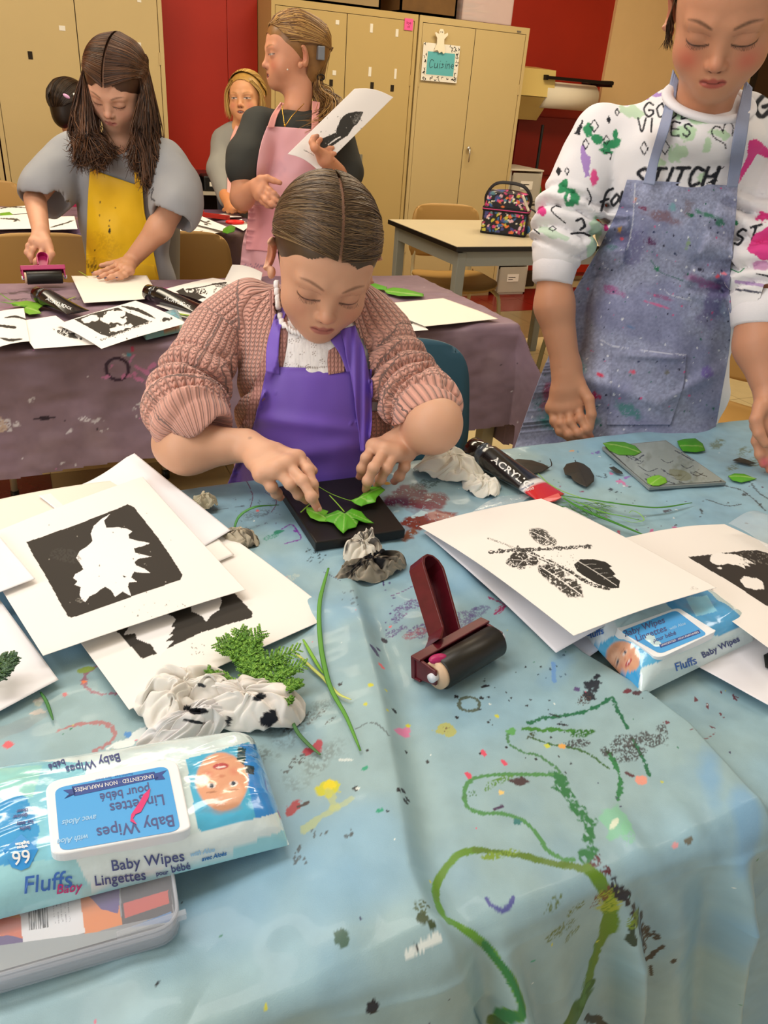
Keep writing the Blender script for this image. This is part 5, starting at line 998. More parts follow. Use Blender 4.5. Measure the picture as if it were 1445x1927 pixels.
crumple('crumpled_wipe', 905, 918, .722, .036, .045, .022, 'flat white flap of wipe in front of the crumpled white wipe', 'F3EEE2', None, seed=5, ang=-.6)
crumple('crumpled_wipe', 682, 1052, .724, .032, .036, .036, 'grey and white twisted wipe standing at the corner of the black plate', 'D6CEC0', .9, .54, 8, ang=.3, dcol='2E2E2E')
crumple('crumpled_wipe', 700, 1078, .722, .058, .024, .030, 'blackened wipe tail in front of the grey twisted wipe', '9A9080', 1, .45, 12, ang=.1, dcol='1E1E20')
crumple('crumpled_wipe', 452, 1020, .722, .020, .034, .020, 'brown-stained wipe tucked behind the left pile', 'B8AC96', .8, .5, 15, ang=.9, dcol='2A2824')
crumple('crumpled_wipe', 385, 950, .730, .020, .016, .018, 'small beige wipe behind the curled sheet', 'B8AE94', .3, .6, 16, dcol='8A8070')
bm_ = ((505, 1352, 20, 14, '1E222A', -.6), (488, 1312, 12, 7, '24282E', -.4), (372, 1338, 22, 7, '1A1C22', -.1), (352, 1332, 8, 6, '24282E', 0), (430, 1358, 6, 12, '2A2E34', 0), (365, 1358, 30, 4, '2A2E34', .2), (380, 1290, 8, 4, '3A3E44', .3))
crumple('blotched_wipe', 350, 1325, .724, .058, .040, .040, 'big crumpled wipe with black blotches, left lobe beside the cedar sprig', 'E8E2DA', None, seed=22, ang=.2, marks=bm_, f=1.6)
crumple('blotched_wipe', 462, 1335, .724, .062, .038, .034, 'crumpled wipe lobe with a thick black paint blotch by the cedar sprig', 'EAE4DE', None, seed=27, ang=-.5, marks=bm_, f=1.4)
crumple('blotched_wipe', 365, 1372, .724, .060, .022, .026, 'folded strip of wipe with black streaks behind the near wipes pack', 'E6E2E2', None, seed=31, ang=.15, marks=bm_, f=1.5)

# --- plates
def slab(name, c, z0, th, m, label, cat, bev=.002, **k):
    b = [P(x, y, z0+th) for x, y in c]; b = [A3(p[0], p[1], z0) for p in b]; t = MB().prism(b, (0, 0, th)); o = t.out(name, m, label=label, cat=cat, **k)
    md = o.modifiers.new('bev', 'BEVEL'); md.width = bev; md.segments = 3; return o
slab('black_plate', [(524, 915), (594, 1021), (763, 996), (686, 895)][::1], .7235, .015, mat('black_foam', '171413', rough=.42, spec=.4), 'thick black printing plate under the seated girl\'s hands', 'plate')
gp_ = slab('ink_plate', [(1133, 840), (1222, 917), (1367, 907), (1253, 828)], .7235, .006, mat('inky_plastic', '7E8684', rough=.15, coat=.5), 'grey ink-smeared clear plate with leaves on it, far right of the cloth', 'plate', bev=.001)
def paint_top(o, c, base, paint, z, n=(160, 130), name='ink_film', m=None):
    cs = [P(x, y, z) for x, y in c]; u = np.linspace(0, 1, n[0]); v = np.linspace(0, 1, n[1]); U_, V_ = [q.ravel()[:, None] for q in np.meshgrid(u, v, indexing='ij')]
    X = cs[0]*(1-U_)*(1-V_)+cs[1]*U_*(1-V_)+cs[2]*U_*V_+cs[3]*(1-U_)*V_; cv = Canvas(proj(X), base, 4); paint(cv); return obj(name, X, grid_faces(*n)[:, ::-1], m or VC(), o, col=cv.c, smooth=False)
def ink(cv):
    cv.mottle(.03, .5, 4, '9AA6A4', .5); cv.mottle(.05, .5, 7, '5E6450', .6)
    for k in range(34):
        x, y = cv.rng.uniform(1150, 1350), cv.rng.uniform(835, 910); a = cv.rng.uniform(0, 3); l = cv.rng.uniform(8, 40); cv.stroke([(x, y), (x+l*.5, y+l*.3*math.sin(a)), (x+l, y+l*.5*math.sin(a+1))], cv.rng.uniform(.7, 2.6), '23262A', rough=.8, alpha=.8)
    cv.blob(1280, 895, 26, 10, '6A6A3A', .3, alpha=.6); cv.stroke([(1140, 842), (1215, 912), (1225, 915)], 3, '3A3A34'); cv.stroke([(1230, 916), (1300, 913), (1360, 906)], 3, '1E1E1C', rough=.7); cv.stroke([(1200, 832), (1230, 826), (1250, 828)], 4, '23262A', rough=.9, dry=.4)
paint_top(gp_, [(1136, 841), (1222, 914), (1363, 905), (1252, 830)][::1], '87928F', ink, .7303, m=mat('ink_film', vc=True, rough=.2, coat=.4))

# --- brayers
maroon = mat('maroon_plastic', '5A1420', rough=.3, mottle=.25, mscale=60, coat=.2); rub = mat('black_rubber', '1C1A15', rough=.38); pink_h = mat('magenta_plastic', 'A81A5A', rough=.35)
def brayer(a, b, rad, tip, base, label, mh, w0=.034, w1=.024, th=.017, twist=0):
    a, b, tip, base = map(np.array, (a, b, tip, base)); ax = (b-a)/np.linalg.norm(b-a); t = thing('brayer', (a+b)/2-[0, 0, rad], label, 'ink roller')
    MB().lathe(a, b, [(0, rad*.93), (.015, rad), (.985, rad), (1, rad*.93)], 40).out('roller', rub, t, smooth=True)
    MB().cyl(a-ax*.005, a+ax*.001, rad*.86, seg=30).out('roller_core', mat('core_wood', 'D8B898', rough=.5), t, smooth=True)
    MB().cyl(a-ax*.013, a-ax*.004, rad*.28, seg=20).cyl(b+ax*.004, b+ax*.013, rad*.28, seg=20).out('axle', mat('white_plastic', 'D8DCE4', rough=.3), t, smooth=True)
    h = (tip-base)/np.linalg.norm(tip-base); nrm = np.cross(ax, h); nrm /= np.linalg.norm(nrm)
    mid = (a+b)/2; dn = mid-base; dn -= ax*dn.dot(ax); L = np.linalg.norm(dn); dn /= L; n2 = np.cross(ax, dn)
    fr = MB(); hw = np.linalg.norm(b-a)/2+.010
    def bar(p, q, w_, t_, nn):
        d = (q-p)/np.linalg.norm(q-p); s = np.cross(nn, d); c8 = [p+s*w_/2+nn*t_/2, p-s*w_/2+nn*t_/2, p-s*w_/2-nn*t_/2, p+s*w_/2-nn*t_/2]; fr.prism(c8, q-p)
    cb = mid-dn*(rad+.010)
    bar(cb-ax*(hw+.002), cb+ax*(hw+.002), .026, .006, dn)
    bar(cb-ax*(hw+.002)+n2*.013-dn*-.004, cb+ax*(hw+.002)+n2*.013-dn*-.004, .014, .003, n2); bar(cb-ax*(hw+.002)-n2*.013+dn*.004, cb+ax*(hw+.002)-n2*.013+dn*.004, .014, .003, n2)
    for s_ in (-1, 1): p = cb+ax*hw*s_-dn*.003; fr.prism([p-n2*.0145, p+n2*.0145, mid+ax*hw*s_+n2*.009+dn*.004, mid+ax*hw*s_-n2*.009+dn*.004], ax*(-s_*.004))
    f_ = fr.out('frame', mh, t); bv_ = f_.modifiers.new('b', 'BEVEL'); bv_.width = .0012; bv_.segments = 2
    hd = MB(); K_ = 30; base2 = cb; L2 = np.linalg.norm(tip-base2); h = (tip-base2)/L2; s = ax-h*ax.dot(h); s /= np.linalg.norm(s); nrm = np.cross(s, h); s, nrm = s*math.cos(twist)+nrm*math.sin(twist), nrm*math.cos(twist)-s*math.sin(twist)
    outer = []
    for i in range(K_):
        u = i/(K_-1)
        if u < .4: outer.append((-(w1+(w0-w1)*u/.4)/2*(1+.9*max(0, 1-u/.06)), u/.4*(L2-w0/2)))
        elif u < .6: a_ = math.pi*(1-(u-.4)/.2); outer.append((math.cos(a_)*w0/2, L2-w0/2+math.sin(a_)*w0/2))
        else: v = (1-u)/.4; outer.append(((w1+(w0-w1)*v)/2*(1+.9*max(0, 1-v/.06)), v*(L2-w0/2)))
    inner = [(x*.80, y*.965+.0015) for x, y in outer]
    def pt(x, y, z): return base2+s*x+h*y+nrm*z
    V = []; F = []
    for x, y in outer: V += [pt(x, y, th/2), pt(x, y, -th/2)]
    for x, y in inner: V += [pt(x, y, th/2), pt(x, y, -th/2)]
    o_ = 2*K_
    for i in range(K_-1): F += [(2*i, 2*i+1, 2*i+3, 2*i+2), (o_+2*i, o_+2*i+2, o_+2*i+3, o_+2*i+1), (2*i, 2*i+2, o_+2*i+2, o_+2*i), (2*i+1, o_+2*i+1, o_+2*i+3, 2*i+3)]
    hd.add(V, F); hd.prism([pt(x, y, -th/2) for x, y in inner], nrm*.003); hh = hd.out('handle', mh, t); bv_ = hh.modifiers.new('b', 'BEVEL'); bv_.width = .0012; bv_.segments = 2; bv_.limit_method = 'ANGLE'
    return t
rz_ = .7245
a_ = P(826, 1268, rz_+.019); b_ = P(931, 1206, rz_+.019); ax = (b_-a_)/np.linalg.norm(b_-a_)
BR = brayer(a_, b_, .0185, P(797, 1052, rz_+.066), P(853, 1192, rz_+.012), 'maroon-handled ink roller with black rubber in the middle of the blue cloth', maroon, w0=.038, w1=.030, th=.024, twist=-.30)
ms = MB(); ms.sphere(a_+[0.0, .006, .016], (.011, .006, .005)); ms.out('magenta_paint', mat('magenta_plastic'), BR, smooth=True)
a2 = P(50, 523, .747); b2 = P(117, 521, .747)
brayer(a2, b2, .0185, P(80, 478, .80), P(84, 508, .765), 'pink-handled brayer the yellow-aproned girl rolls on the mauve table', pink_h)
a3 = P(380, 401, .742); b3 = P(345, 399, .742)
brayer(a3, b3, .016, P(432, 410, .745), P(392, 405, .745), 'red-handled brayer lying on the far table', mat('red_handle', 'B02A20', rough=.35), w0=.03)
sc_ = thing('scissors', P(440, 418, .735), 'bright red scissors handle on the far table beside the brayer', 'scissors')
a = np.linspace(0, 2*math.pi, 20, endpoint=False); c_ = P(442, 418, .742); MB().tube([c_+[.035*math.cos(v), .020*math.sin(v), 0] for v in a], .007, 8, closed=True).out('handle', mat('bright_red', 'E0201A', rough=.3), sc_, smooth=True)
MB().box(c_+[.035, -.006, -.004], c_+[.13, .006, -.001]).out('blade', chrome, sc_)

# --- paint tubes
tube_m = mat('tube_black', '121214', rough=.22, coat=.6); cap_m = mat('cap_black', '0E0C0A', rough=.15, coat=.8); red_l = mat('label_red', 'C8202A', rough=.3, coat=.3); wht = mat('label_white', 'E8E8E6', rough=.3); navy = mat('label_navy', '23407A', rough=.5)
def paint_tube(a, b, label, r0=.0235, flatw=.030, face=None, details=True, yaw=0):
    a, b = np.array(a), np.array(b); L = np.linalg.norm(b-a); h = (b-a)/L; t = thing('paint_tube', (a+b)/2*[1, 1, 0]+[0, 0, .724], label, 'paint tube')
    s = np.cross(h, ZU); s /= np.linalg.norm(s); up = np.cross(s, h)
    MB().lathe(a, a+h*.028, [(0, r0*.80), (.06, r0*.88), (.9, r0*.92), (1, r0*.90)], 36).out('cap', cap_m, t, smooth=True)
    st = []; n = 36; K_ = 30
    for i in range(K_):
        u = i/(K_-1); w_ = r0+(flatw-r0)*u**1.2; th = r0*(1-u**1.3)+.0018; rr = np.clip(u*12, .88, 1)
        st.append((a+h*(.028+u*(L-.028)), w_*rr, th*rr))
    V = []; C = []
    for i, (c, w_, th) in enumerate(st):
        for k in range(n):
            v = 2*math.pi*k/n; V.append(c+s*math.cos(v)*w_+up*math.sin(v)*th); u = i/(K_-1); C.append(lin('E4E2E0') if .72 < u < .765 else (lin('C8202A') if u >= .765 else (lin('3A4450') if u < .10 else lin('16171A'))))
    F = [(i*n+k, (i+1)*n+k, (i+1)*n+(k+1) % n, i*n+(k+1) % n) for i in range(K_-1) for k in range(n)]+[tuple(range(n))[::-1], tuple((K_-1)*n+k for k in range(n))]
    F = [f[::-1] for f in F]
    m_ = mat('tube_skin', vc=True, rough=.25, coat=.7) if details else tube_m
    bd = obj('body', V, F, m_, t, col=np.array(C)); return t, bd
A_, B_ = P(886, 842, .749), P(1040, 938, .732)
# the body is built with the label zones, then the lettering is laid on it
tb, bd = paint_tube(A_, B_, 'black acrylic paint tube with red label end on the blue cloth', .0235, .030)
bv = bvh_of(bd); whm = mat('letter_white', 'F0F0EE', rough=.4)
decal_text(bv, 'ACRYLIC', 962, 889, 21, 37, whm, tb, offset=.5, spacing=1.05, vdir=(.55, -.62)); decal_text(bv, 'AMSTERDAM', 1006, 933, 11, 163, whm, tb, offset=.25, vdir=(.15, .95), spacing=.95); decal_text(bv, 'standard series', 988, 917, 6, -27, navy, tb)
decal_text(bv, 'ooo', 998, 921, 9, 163, whm, tb)
cl = MB(); cl.prism([P(1004, 948, .735), P(1014, 956, .730), P(1032, 952, .730), P(1033, 946, .730), P(1044, 944, .730), P(1056, 938, .730), P(1050, 930, .734), P(1022, 940, .734)], (0, 0, .002)); cl.out('crimped_end', mat('coral_end', 'E4504A', rough=.25, coat=.5), tb)
for (p0, p1, lb) in (((70, 553), (148, 588), 'black paint tube left of the blank sheet on the mauve table'), ((277, 549), (388, 586), 'black paint tube lying over the prints by the pink cardigan')):
    t_, b_2 = paint_tube(P(*p0, .75), P(*p1, .735), lb, .024, .033, details=False); bv = bvh_of(b_2)
    mx, my = (p0[0]+p1[0])/2, (p0[1]+p1[1])/2; an = math.degrees(math.atan2(p1[1]-p0[1], p1[0]-p0[0]))
    decal_text(bv, 'ACRYLIC', mx-4, my-1, 10, an, whm, t_); decal_text(bv, 'BLACK', mx+16, my+7, 7, an, whm, t_)

# --- packs of wipes
def pillow(corners, z0, T, n=(150, 90), bulge=1.0, seed=1, tilt=(0, 0)):
    cs = [P(x, y, z0) for x, y in corners]; u = np.linspace(0, 1, n[0]); v = np.linspace(0, 1, n[1]); U_, V_ = [q.ravel() for q in np.meshgrid(u, v, indexing='ij')]
    B = (cs[0][None]*((1-U_)*(1-V_))[:, None]+cs[1][None]*(U_*(1-V_))[:, None]+cs[2][None]*(U_*V_)[:, None]+cs[3][None]*((1-U_)*V_)[:, None])
    e = (1-np.abs(2*V_-1)**5)**.5*np.clip(1-np.abs(2*U_-1)**9, 0, 1)**.6; UV = np.stack([U_, V_], 1)
    wr = (fbm(UV*[6, 3], 1, seed, 3)-.5)*.2+(1-np.abs(2*vnoise(UV*[3, 9]+UV[:, ::-1]*2, 1.2, seed+2)-1))**3*.12*np.clip(np.abs(2*U_-1)*2-.8, 0, 1)
    tl = tilt[0]*U_+tilt[1]*V_
    top = B.copy(); top[:, 2] += T*e*(1+wr*.6)+tl; bot = B.copy(); bot[:, 2] += tl+.0008
    F = grid_faces(*n); N0 = n[0]*n[1]; X = np.concatenate([top, bot]); return X, np.concatenate([F[:, ::-1], F+N0]), UV
def baby(cv, cx, cy, s, up):                                        # printed photograph of a baby's face; up = unit vector to the crown
    ux = np.array([-up[1], up[0]]); up = np.array(up, float); c = np.array([cx, cy], float)
    def q(a, b): return c+ux*a*s+up*b*s
    an = math.atan2(ux[1], ux[0])
    cv.blob(*q(0, 0), s*.95, s*1.05, 'E3A888', an, .06, soft=.08); cv.blob(*q(-.3, .45), s*.5, s*.4, 'EFC0A2', an, .1, soft=.7, alpha=.8); cv.blob(*q(.05, .95), s*.7, s*.25, 'A87A5A', an, .3, soft=.6, alpha=.5)
    for sg in (-1, 1):
        cv.blob(*q(.38*sg, .12), s*.17, s*.10, 'E8DAD4', an, .05); cv.blob(*q(.38*sg, .12), s*.085, s*.085, '34465A', an, .05); cv.blob(*q(.40*sg, .34), s*.2, s*.035, 'A9745A', an, .2, alpha=.7); cv.blob(*q(.45*sg, -.3), s*.26, s*.2, 'DB8A74', an, .1, soft=.8, alpha=.7)
    cv.blob(*q(0, -.18), s*.16, s*.08, 'C98468', an, .1, soft=.6, alpha=.8); cv.blob(*q(0, -.52), s*.30, s*.12, 'B84A50', an, .1); cv.blob(*q(0, -.49), s*.2, s*.04, 'F2E4E0', an, .1)
film = lambda: mat('glossy_film', vc=True, rough=.16, coat=1.0, spec=.6, bump=.35, bscale=45, bdist=.004)
def lid_plate(bv, corners, m, parent, thick=.004, name='lid', lift_=.004):
    p = np.array(corners, float); c = p.mean(0); pts = []
    n = 4
    for i in range(4):
        a, b, d = p[i-1], p[i], p[(i+1) % 4]; r = .13
        for t in np.linspace(0, 1, 7): q = (b+(a-b)*r)*(1-t)**2+2*b*t*(1-t)+(b+(d-b)*r)*t*t; pts.append(q)
    P3 = [on_surf(bv, *q, 0) for q in pts]; P3 = [q for q in P3 if q is not None]; P3 = np.array(P3)
    # flatten to the best plane
    ce = P3.mean(0); u_, s_, vt = np.linalg.svd(P3-ce); nn = vt[2]*np.sign(vt[2][2]); P3 = P3-((P3-ce)@nn)[:, None]*nn+nn*lift_
    o = MB().prism(P3-nn*.008, nn*(thick+.008)).out(name, m, parent); md = o.modifiers.new('b', 'BEVEL'); md.width = .0015; md.segments = 3; md.limit_method = 'ANGLE'; return o, nn, ce
lidm = mat('lid_white', 'F0F3F6', rough=.3, coat=.3); sky = mat('label_blue', '45A3E4', rough=.35); lav = mat('letter_slate', '4A5488', rough=.5); pal = mat('letter_pale', '9CCBEE', rough=.5)
def inset(q, k): q = np.array(q, float); c = q.mean(0); return c+(q-c)*k
# near pack
c1_ = [(-70, 1486), (480, 1378), (544, 1578), (-60, 1752)]
X, F, UV = pillow(c1_, .745, .038, (240, 130), seed=4, tilt=(-.012, .004)); px_ = proj(X); cv = Canvas(px_, 'D9EEF0', 5)
cv.mottle(.02, .25, 3)
cv.poly([(-80, 1440), (170, 1430), (120, 1600), (150, 1720), (-80, 1760)], '7CCBE0', alpha=.9, rough=6, freq=.02); cv.poly([(-80, 1480), (40, 1490), (75, 1560), (60, 1640), (-80, 1660)], '3FA0DC', rough=4, freq=.02)
cv.poly([(-80, 1450), (80, 1440), (60, 1500), (-80, 1500)], '9ADCD8', rough=5, freq=.03); cv.poly([(350, 1430), (470, 1395), (540, 1540), (520, 1570), (420, 1590), (370, 1560)], '4DB6DE', rough=3, freq=.03)
cv.poly([(450, 1400), (490, 1400), (530, 1530), (480, 1540)], '2E8FDE', rough=4, freq=.05); baby(cv, 418, 1470, 54, (.10, 1.0)); cv.poly([(-80, 1640), (540, 1560), (540, 1620), (-80, 1760)], '9ED8E2', rough=4, freq=.02); cv.poly([(140, 1615), (400, 1560), (520, 1530), (540, 1560), (330, 1640), (180, 1680)], 'DDEDEE', rough=5, freq=.02)
cv.poly([(448, 1405), (463, 1410), (460, 1440), (446, 1430)], '0E4A52', rough=2, freq=.1); cv.poly([(460, 1440), (480, 1442), (478, 1458), (462, 1455)], '123A44', rough=2, freq=.1)
pk1 = thing('wipes_pack', P(240, 1550, .745), 'near blue and white baby wipes pack lying upside down at the left', 'wipes pack')
fo = obj('film', X, F, film(), pk1, col=cv.c); bv = bvh_of(fo)
lc = [(86, 1487), (333, 1437), (362, 1579), (98, 1625)]
lid, nn, ce = lid_plate(bv, lc, lidm, pk1, .005); bl = bvh_of(lid)
lc2 = inset(lc, .86)-[2, 10]; 
def rounded(c, r=.1):
    p = np.array(c, float); out = []
    for i in range(4):
        a, b, d = p[i-1], p[i], p[(i+1) % 4]
        for t in np.linspace(0, 1, 6): out.append((b+(a-b)*r)*(1-t)**2+2*b*t*(1-t)+(b+(d-b)*r)*t*t)
    return out
pts = rounded(lc2); decal(bl, pts, [list(range(len(pts)))], sky, lid, 'blue_label', .0004)
ln = 4e-4+3e-4
for s_, x, y, sz, m_, sh_ in (('Baby Wipes', 255, 1555, 31, lav, 0), ('with Aloe', 138, 1579, 15, pal, .4), ('Lingettes', 258, 1512, 29, lav, 0), ('avec Aloès', 150, 1543, 15, pal, .4), ('pour bébé', 235, 1492, 23, lav, 0)):
    decal_text(bl, s_, x, y, sz, 170, m_, lid, shear=sh_, offset=.3, lift=ln)
bn = [(119, 1487), (140, 1484), (135, 1480), (290, 1452), (287, 1457), (314, 1449), (305, 1458), (311, 1466), (292, 1468), (298, 1464), (140, 1498), (142, 1494), (121, 1503), (131, 1494)]
decal(bl, bn, [[0, 1, 12, 13], [13, 12, 11], [1, 2, 10, 11, 12], [2, 3, 9, 10], [3, 4, 8, 9], [4, 5, 6, 7, 8]], mat('banner_navy', '2F4A92', rough=.5), lid, 'banner', ln); decal_text(bl, 'UNSCENTED · NON PARFUMÉES', 215, 1473, 10.5, 170, whm, lid, lift=ln+.0003); decal_text(bl, 'Alcohol free · Sans alcool', 215, 1462, 7, 170, mat('letter_blue', '2E74B8'), lid, lift=ln)
ps = [(283, 1483), (280, 1500), (272, 1515), (265, 1528), (255, 1532), (250, 1540), (258, 1552), (245, 1545), (247, 1532), (262, 1510), (270, 1495)]; decal(bl, ps, [list(range(len(ps)))], mat('pink_smear', 'D82A74', rough=.4), lid, 'pink_paint', ln+.0005)
for s_, x, y, sz, an, m_, sh_ in (('Baby Wipes', 278, 1621, 29, -8, lav, 0), ('Lingettes', 226, 1653, 27, -7, lav, 0), ('pour', 305, 1643, 12, -8, lav, 0), ('bébé', 340, 1633, 19, -11, lav, 0), ('with Aloe', 380, 1604, 12, -12, pal, .4), ('avec Aloès', 402, 1612, 11, -14, mat('letter_blue'), .4), ('Fluffs', 88, 1662, 46, -8, mat('letter_brand', '3F6FC0', rough=.4), .2), ('Baby', 128, 1672, 25, -8, mat('letter_magenta', 'C83A80'), .3),
                              ('Baby Wipes', 175, 1436, 22, 166, lav, 0), ('bébé', 107, 1438, 17, 160, lav, 0), ('66', 40, 1612, 36, 170, whm, 0), ('wipes', 42, 1594, 9, 170, whm, 0), ('lingettes', 42, 1587, 8, 170, whm, 0), ('facile', 47, 1558, 10, 170, lav, 0), ('for easy', 47, 1548, 10, 170, lav, 0), ('doucer', 38, 1535, 10, 170, lav, 0), ('closer', 42, 1525, 9, 170, lav, 0)):
    decal_text(bv, s_, x, y, sz, an, m_, fo, shear=sh_, offset=.3, lift=.0012)
dd = [(40, 1570), (72, 1598), (55, 1632), (40, 1638), (22, 1632), (6, 1600)]; decal(bv, dd, [[0, 1, 2, 3, 4, 5]], mat('drop_blue', '2F93DA', rough=.4), fo, 'count_drop', .0008)
# right pack
c2_ = [(1060, 1196), (1322, 1122), (1416, 1192), (1205, 1308)]
c2_ = [(1078, 1172), (1290, 1108), (1418, 1206), (1205, 1310)]
X, F, UV = pillow(c2_, .7265, .040, (180, 110), seed=9); px_ = proj(X); cv = Canvas(px_, 'CBE8EE', 5)
cv.poly([(1060, 1180), (1130, 1160), (1260, 1250), (1215, 1312), (1080, 1240)], '5CB8E6', rough=2, freq=.05); cv.poly([(1240, 1120), (1330, 1110), (1420, 1180), (1380, 1200), (1300, 1190)], '4FA8DE', rough=3, freq=.04); cv.poly([(1290, 1125), (1330, 1120), (1350, 1150), (1310, 1160)], '8AD2EE', rough=2, freq=.05)
cv.poly([(1085, 1190), (1150, 1160), (1170, 1190), (1110, 1220)], 'DDEBF2', rough=3, freq=.05); baby(cv, 1172, 1238, 33, (-.62, -.5)); cv.poly([(1195, 1312), (1205, 1258), (1290, 1225), (1420, 1170), (1425, 1215), (1290, 1290)], 'D6EAEC', rough=2, freq=.05); cv.poly([(1150, 1290), (1175, 1262), (1205, 1262), (1200, 1310)], '44A8E4', rough=2, freq=.05)
pk2 = thing('wipes_pack', P(1250, 1210, .7265), 'blue and white baby wipes pack under the branch print on the right', 'wipes pack'); fo2 = obj('film', X, F, film(), pk2, col=cv.c); bv = bvh_of(fo2)
lc = [(1150, 1195), (1275, 1147), (1346, 1201), (1240, 1245)]; lid, nn, ce = lid_plate(bv, lc, lidm, pk2, .004); bl = bvh_of(lid); pts = rounded(inset(lc, .84)-[0, 7]); decal(bl, pts, [list(range(len(pts)))], sky, lid, 'blue_label', .0004)
for s_, x, y, sz, m_ in (('Baby Wipes', 1212, 1180, 17, lav), ('Lingettes', 1225, 1192, 17, lav), ('pour bébé', 1250, 1198, 11, lav), ('with Aloe', 1275, 1178, 8, pal)): decal_text(bl, s_, x, y, sz, -20, m_, lid, lift=.0008, offset=.2)
bn = [(1240, 1213), (1315, 1185), (1318, 1191), (1243, 1219)]; decal(bl, bn, [[0, 1, 2, 3]], mat('banner_navy'), lid, 'banner', .0008); decal_text(bl, 'UNSCENTED · NON PARFUMÉES', 1279, 1202, 5.2, -20, whm, lid, lift=.0011)
for s_, x, y, sz, an, m_, sh_ in (('Fluffs', 1290, 1250, 21, -20, mat('letter_brand'), .1), ('Baby Wipes', 1356, 1218, 16, -25, lav, 0), ('Fluffs', 1118, 1193, 17, -20, mat('letter_brand'), .2)): decal_text(bv, s_, x, y, sz, an, m_, fo2, shear=sh_, offset=.3, lift=.0012)
# far pack
X, F, UV = pillow([(255, 615), (335, 590), (352, 622), (275, 640)], .726, .024, (60, 40), seed=3); cv = Canvas(proj(X), '7FC0D0', 5); cv.poly([(300, 600), (345, 605), (345, 625), (300, 622)], 'C98A70'); cv.poly([(335, 600), (365, 600), (365, 630), (340, 628)], 'D8E8E0'); cv.stroke([(320, 612), (330, 616)], 3, 'A04A48')
pk3 = thing('wipes_pack', P(300, 620, .726), 'small visible end of a baby wipes pack under the leaf print, mauve table', 'wipes pack'); obj('film', X, F, film(), pk3, col=cv.c)

# --- clear marker case
mc = thing('marker_case', P(150, 1790, .724), 'clear plastic marker case under the near wipes pack, bottom left', 'case')
zt = .743; ctop = [(-120, 1690), (318, 1600), (338, 1738), (-120, 1868)]
b = [P(x, y, zt) for x, y in ctop]
def rr3(c, r=.10):
    p = np.array(c, float); out = []
    for i in range(4):
        a, b_, d = p[i-1], p[i], p[(i+1) % 4]; la = np.linalg.norm(a-b_); ld = np.linalg.norm(d-b_); R = .018
        for t in np.linspace(0, 1, 6): out.append((b_+(a-b_)*R/la)*(1-t)**2+2*b_*t*(1-t)+(b_+(d-b_)*R/ld)*t*t)
    return out
fr_ = rr3(b); cp = mat('clear_case', 'E4E8F0', rough=.08, alpha=.12, coat=1.0, spec=.8); ce3 = np.mean(fr_, 0)
side = MB(); n_ = len(fr_); V = [p for p in fr_]+[p*[1, 1, 0]+[0, 0, .7245] for p in fr_]; side.add(V, [(i, n_+i, n_+(i+1) % n_, (i+1) % n_) for i in range(n_)]); side.add([p*[1, 1, 0]+[0, 0, .7245] for p in fr_], [list(range(n_))]); o = side.out('tray', mat('frosted_case', 'D8DEE8', rough=.2, alpha=.34, coat=.6), mc, smooth=True)
o.modifiers.new('t', 'SOLIDIFY').thickness = .0015
MB().prism(fr_, (0, 0, .0018)).out('lid', cp, mc)
rim = MB().tube([p-[0, 0, .006] for p in fr_], .0016, 6, closed=True).tube([p for p in fr_], .0014, 6, closed=True); rim.out('rim', mat('frosted_case'), mc, smooth=True)
def card(cv):
    cv.poly([(-80, 1600), (45, 1600), (45, 1800), (-80, 1800)], 'E88A20'); cv.poly([(-80, 1735), (40, 1725), (45, 1790), (-80, 1810)], 'D85A18', rough=4, freq=.03); cv.poly([(-80, 1770), (10, 1760), (45, 1765), (45, 1830), (-80, 1850)], '4A2A7A', rough=3, freq=.05)
    cv.poly([(150, 1690), (215, 1640), (230, 1740), (160, 1760)], 'E8821E'); cv.poly([(165, 1685), (225, 1655), (222, 1720), (190, 1712)], '4A2E86', rough=4, freq=.03); cv.poly([(225, 1640), (320, 1620), (325, 1720), (230, 1740)], '2E2C36'); cv.poly([(232, 1700), (316, 1675), (318, 1700), (235, 1728)], 'C84434'); cv.poly([(245, 1745), (322, 1715), (325, 1745), (245, 1765)], '2F78B8')
    cv.poly([(36, 1700), (150, 1685), (160, 1755), (44, 1785)], 'E9EAEE'); cv.poly([(-80, 1790), (320, 1735), (330, 1760), (-80, 1860)], '9AA4A8')
    for k in range(15): x = 53+k*2.5; cv.stroke([(x, 1712-k*.4), (x+3, 1750-k*.4)], .9+(k*7 % 3)*.5, '2A2A2E', rough=0)
    for k in range(5): cv.stroke([(100+k*7, 1702-k), (104+k*7, 1738-k)], 1.2, '6A6A78', rough=.8, dry=.4)
q4 = [(-110, 1695), (312, 1606), (330, 1733), (-110, 1858)]; paint_top(mc, q4, '8A8F96', card, .7395, (280, 180), 'printed_insert')
for k in range(3): MB().box(P(220, 1765, .738)+[.0, -.002+k*.0, -.003], P(220, 1765, .738)+[.05, .003, .004], bev=.001).out('clasp', mat('frosted_case'), mc) if k == 0 else None
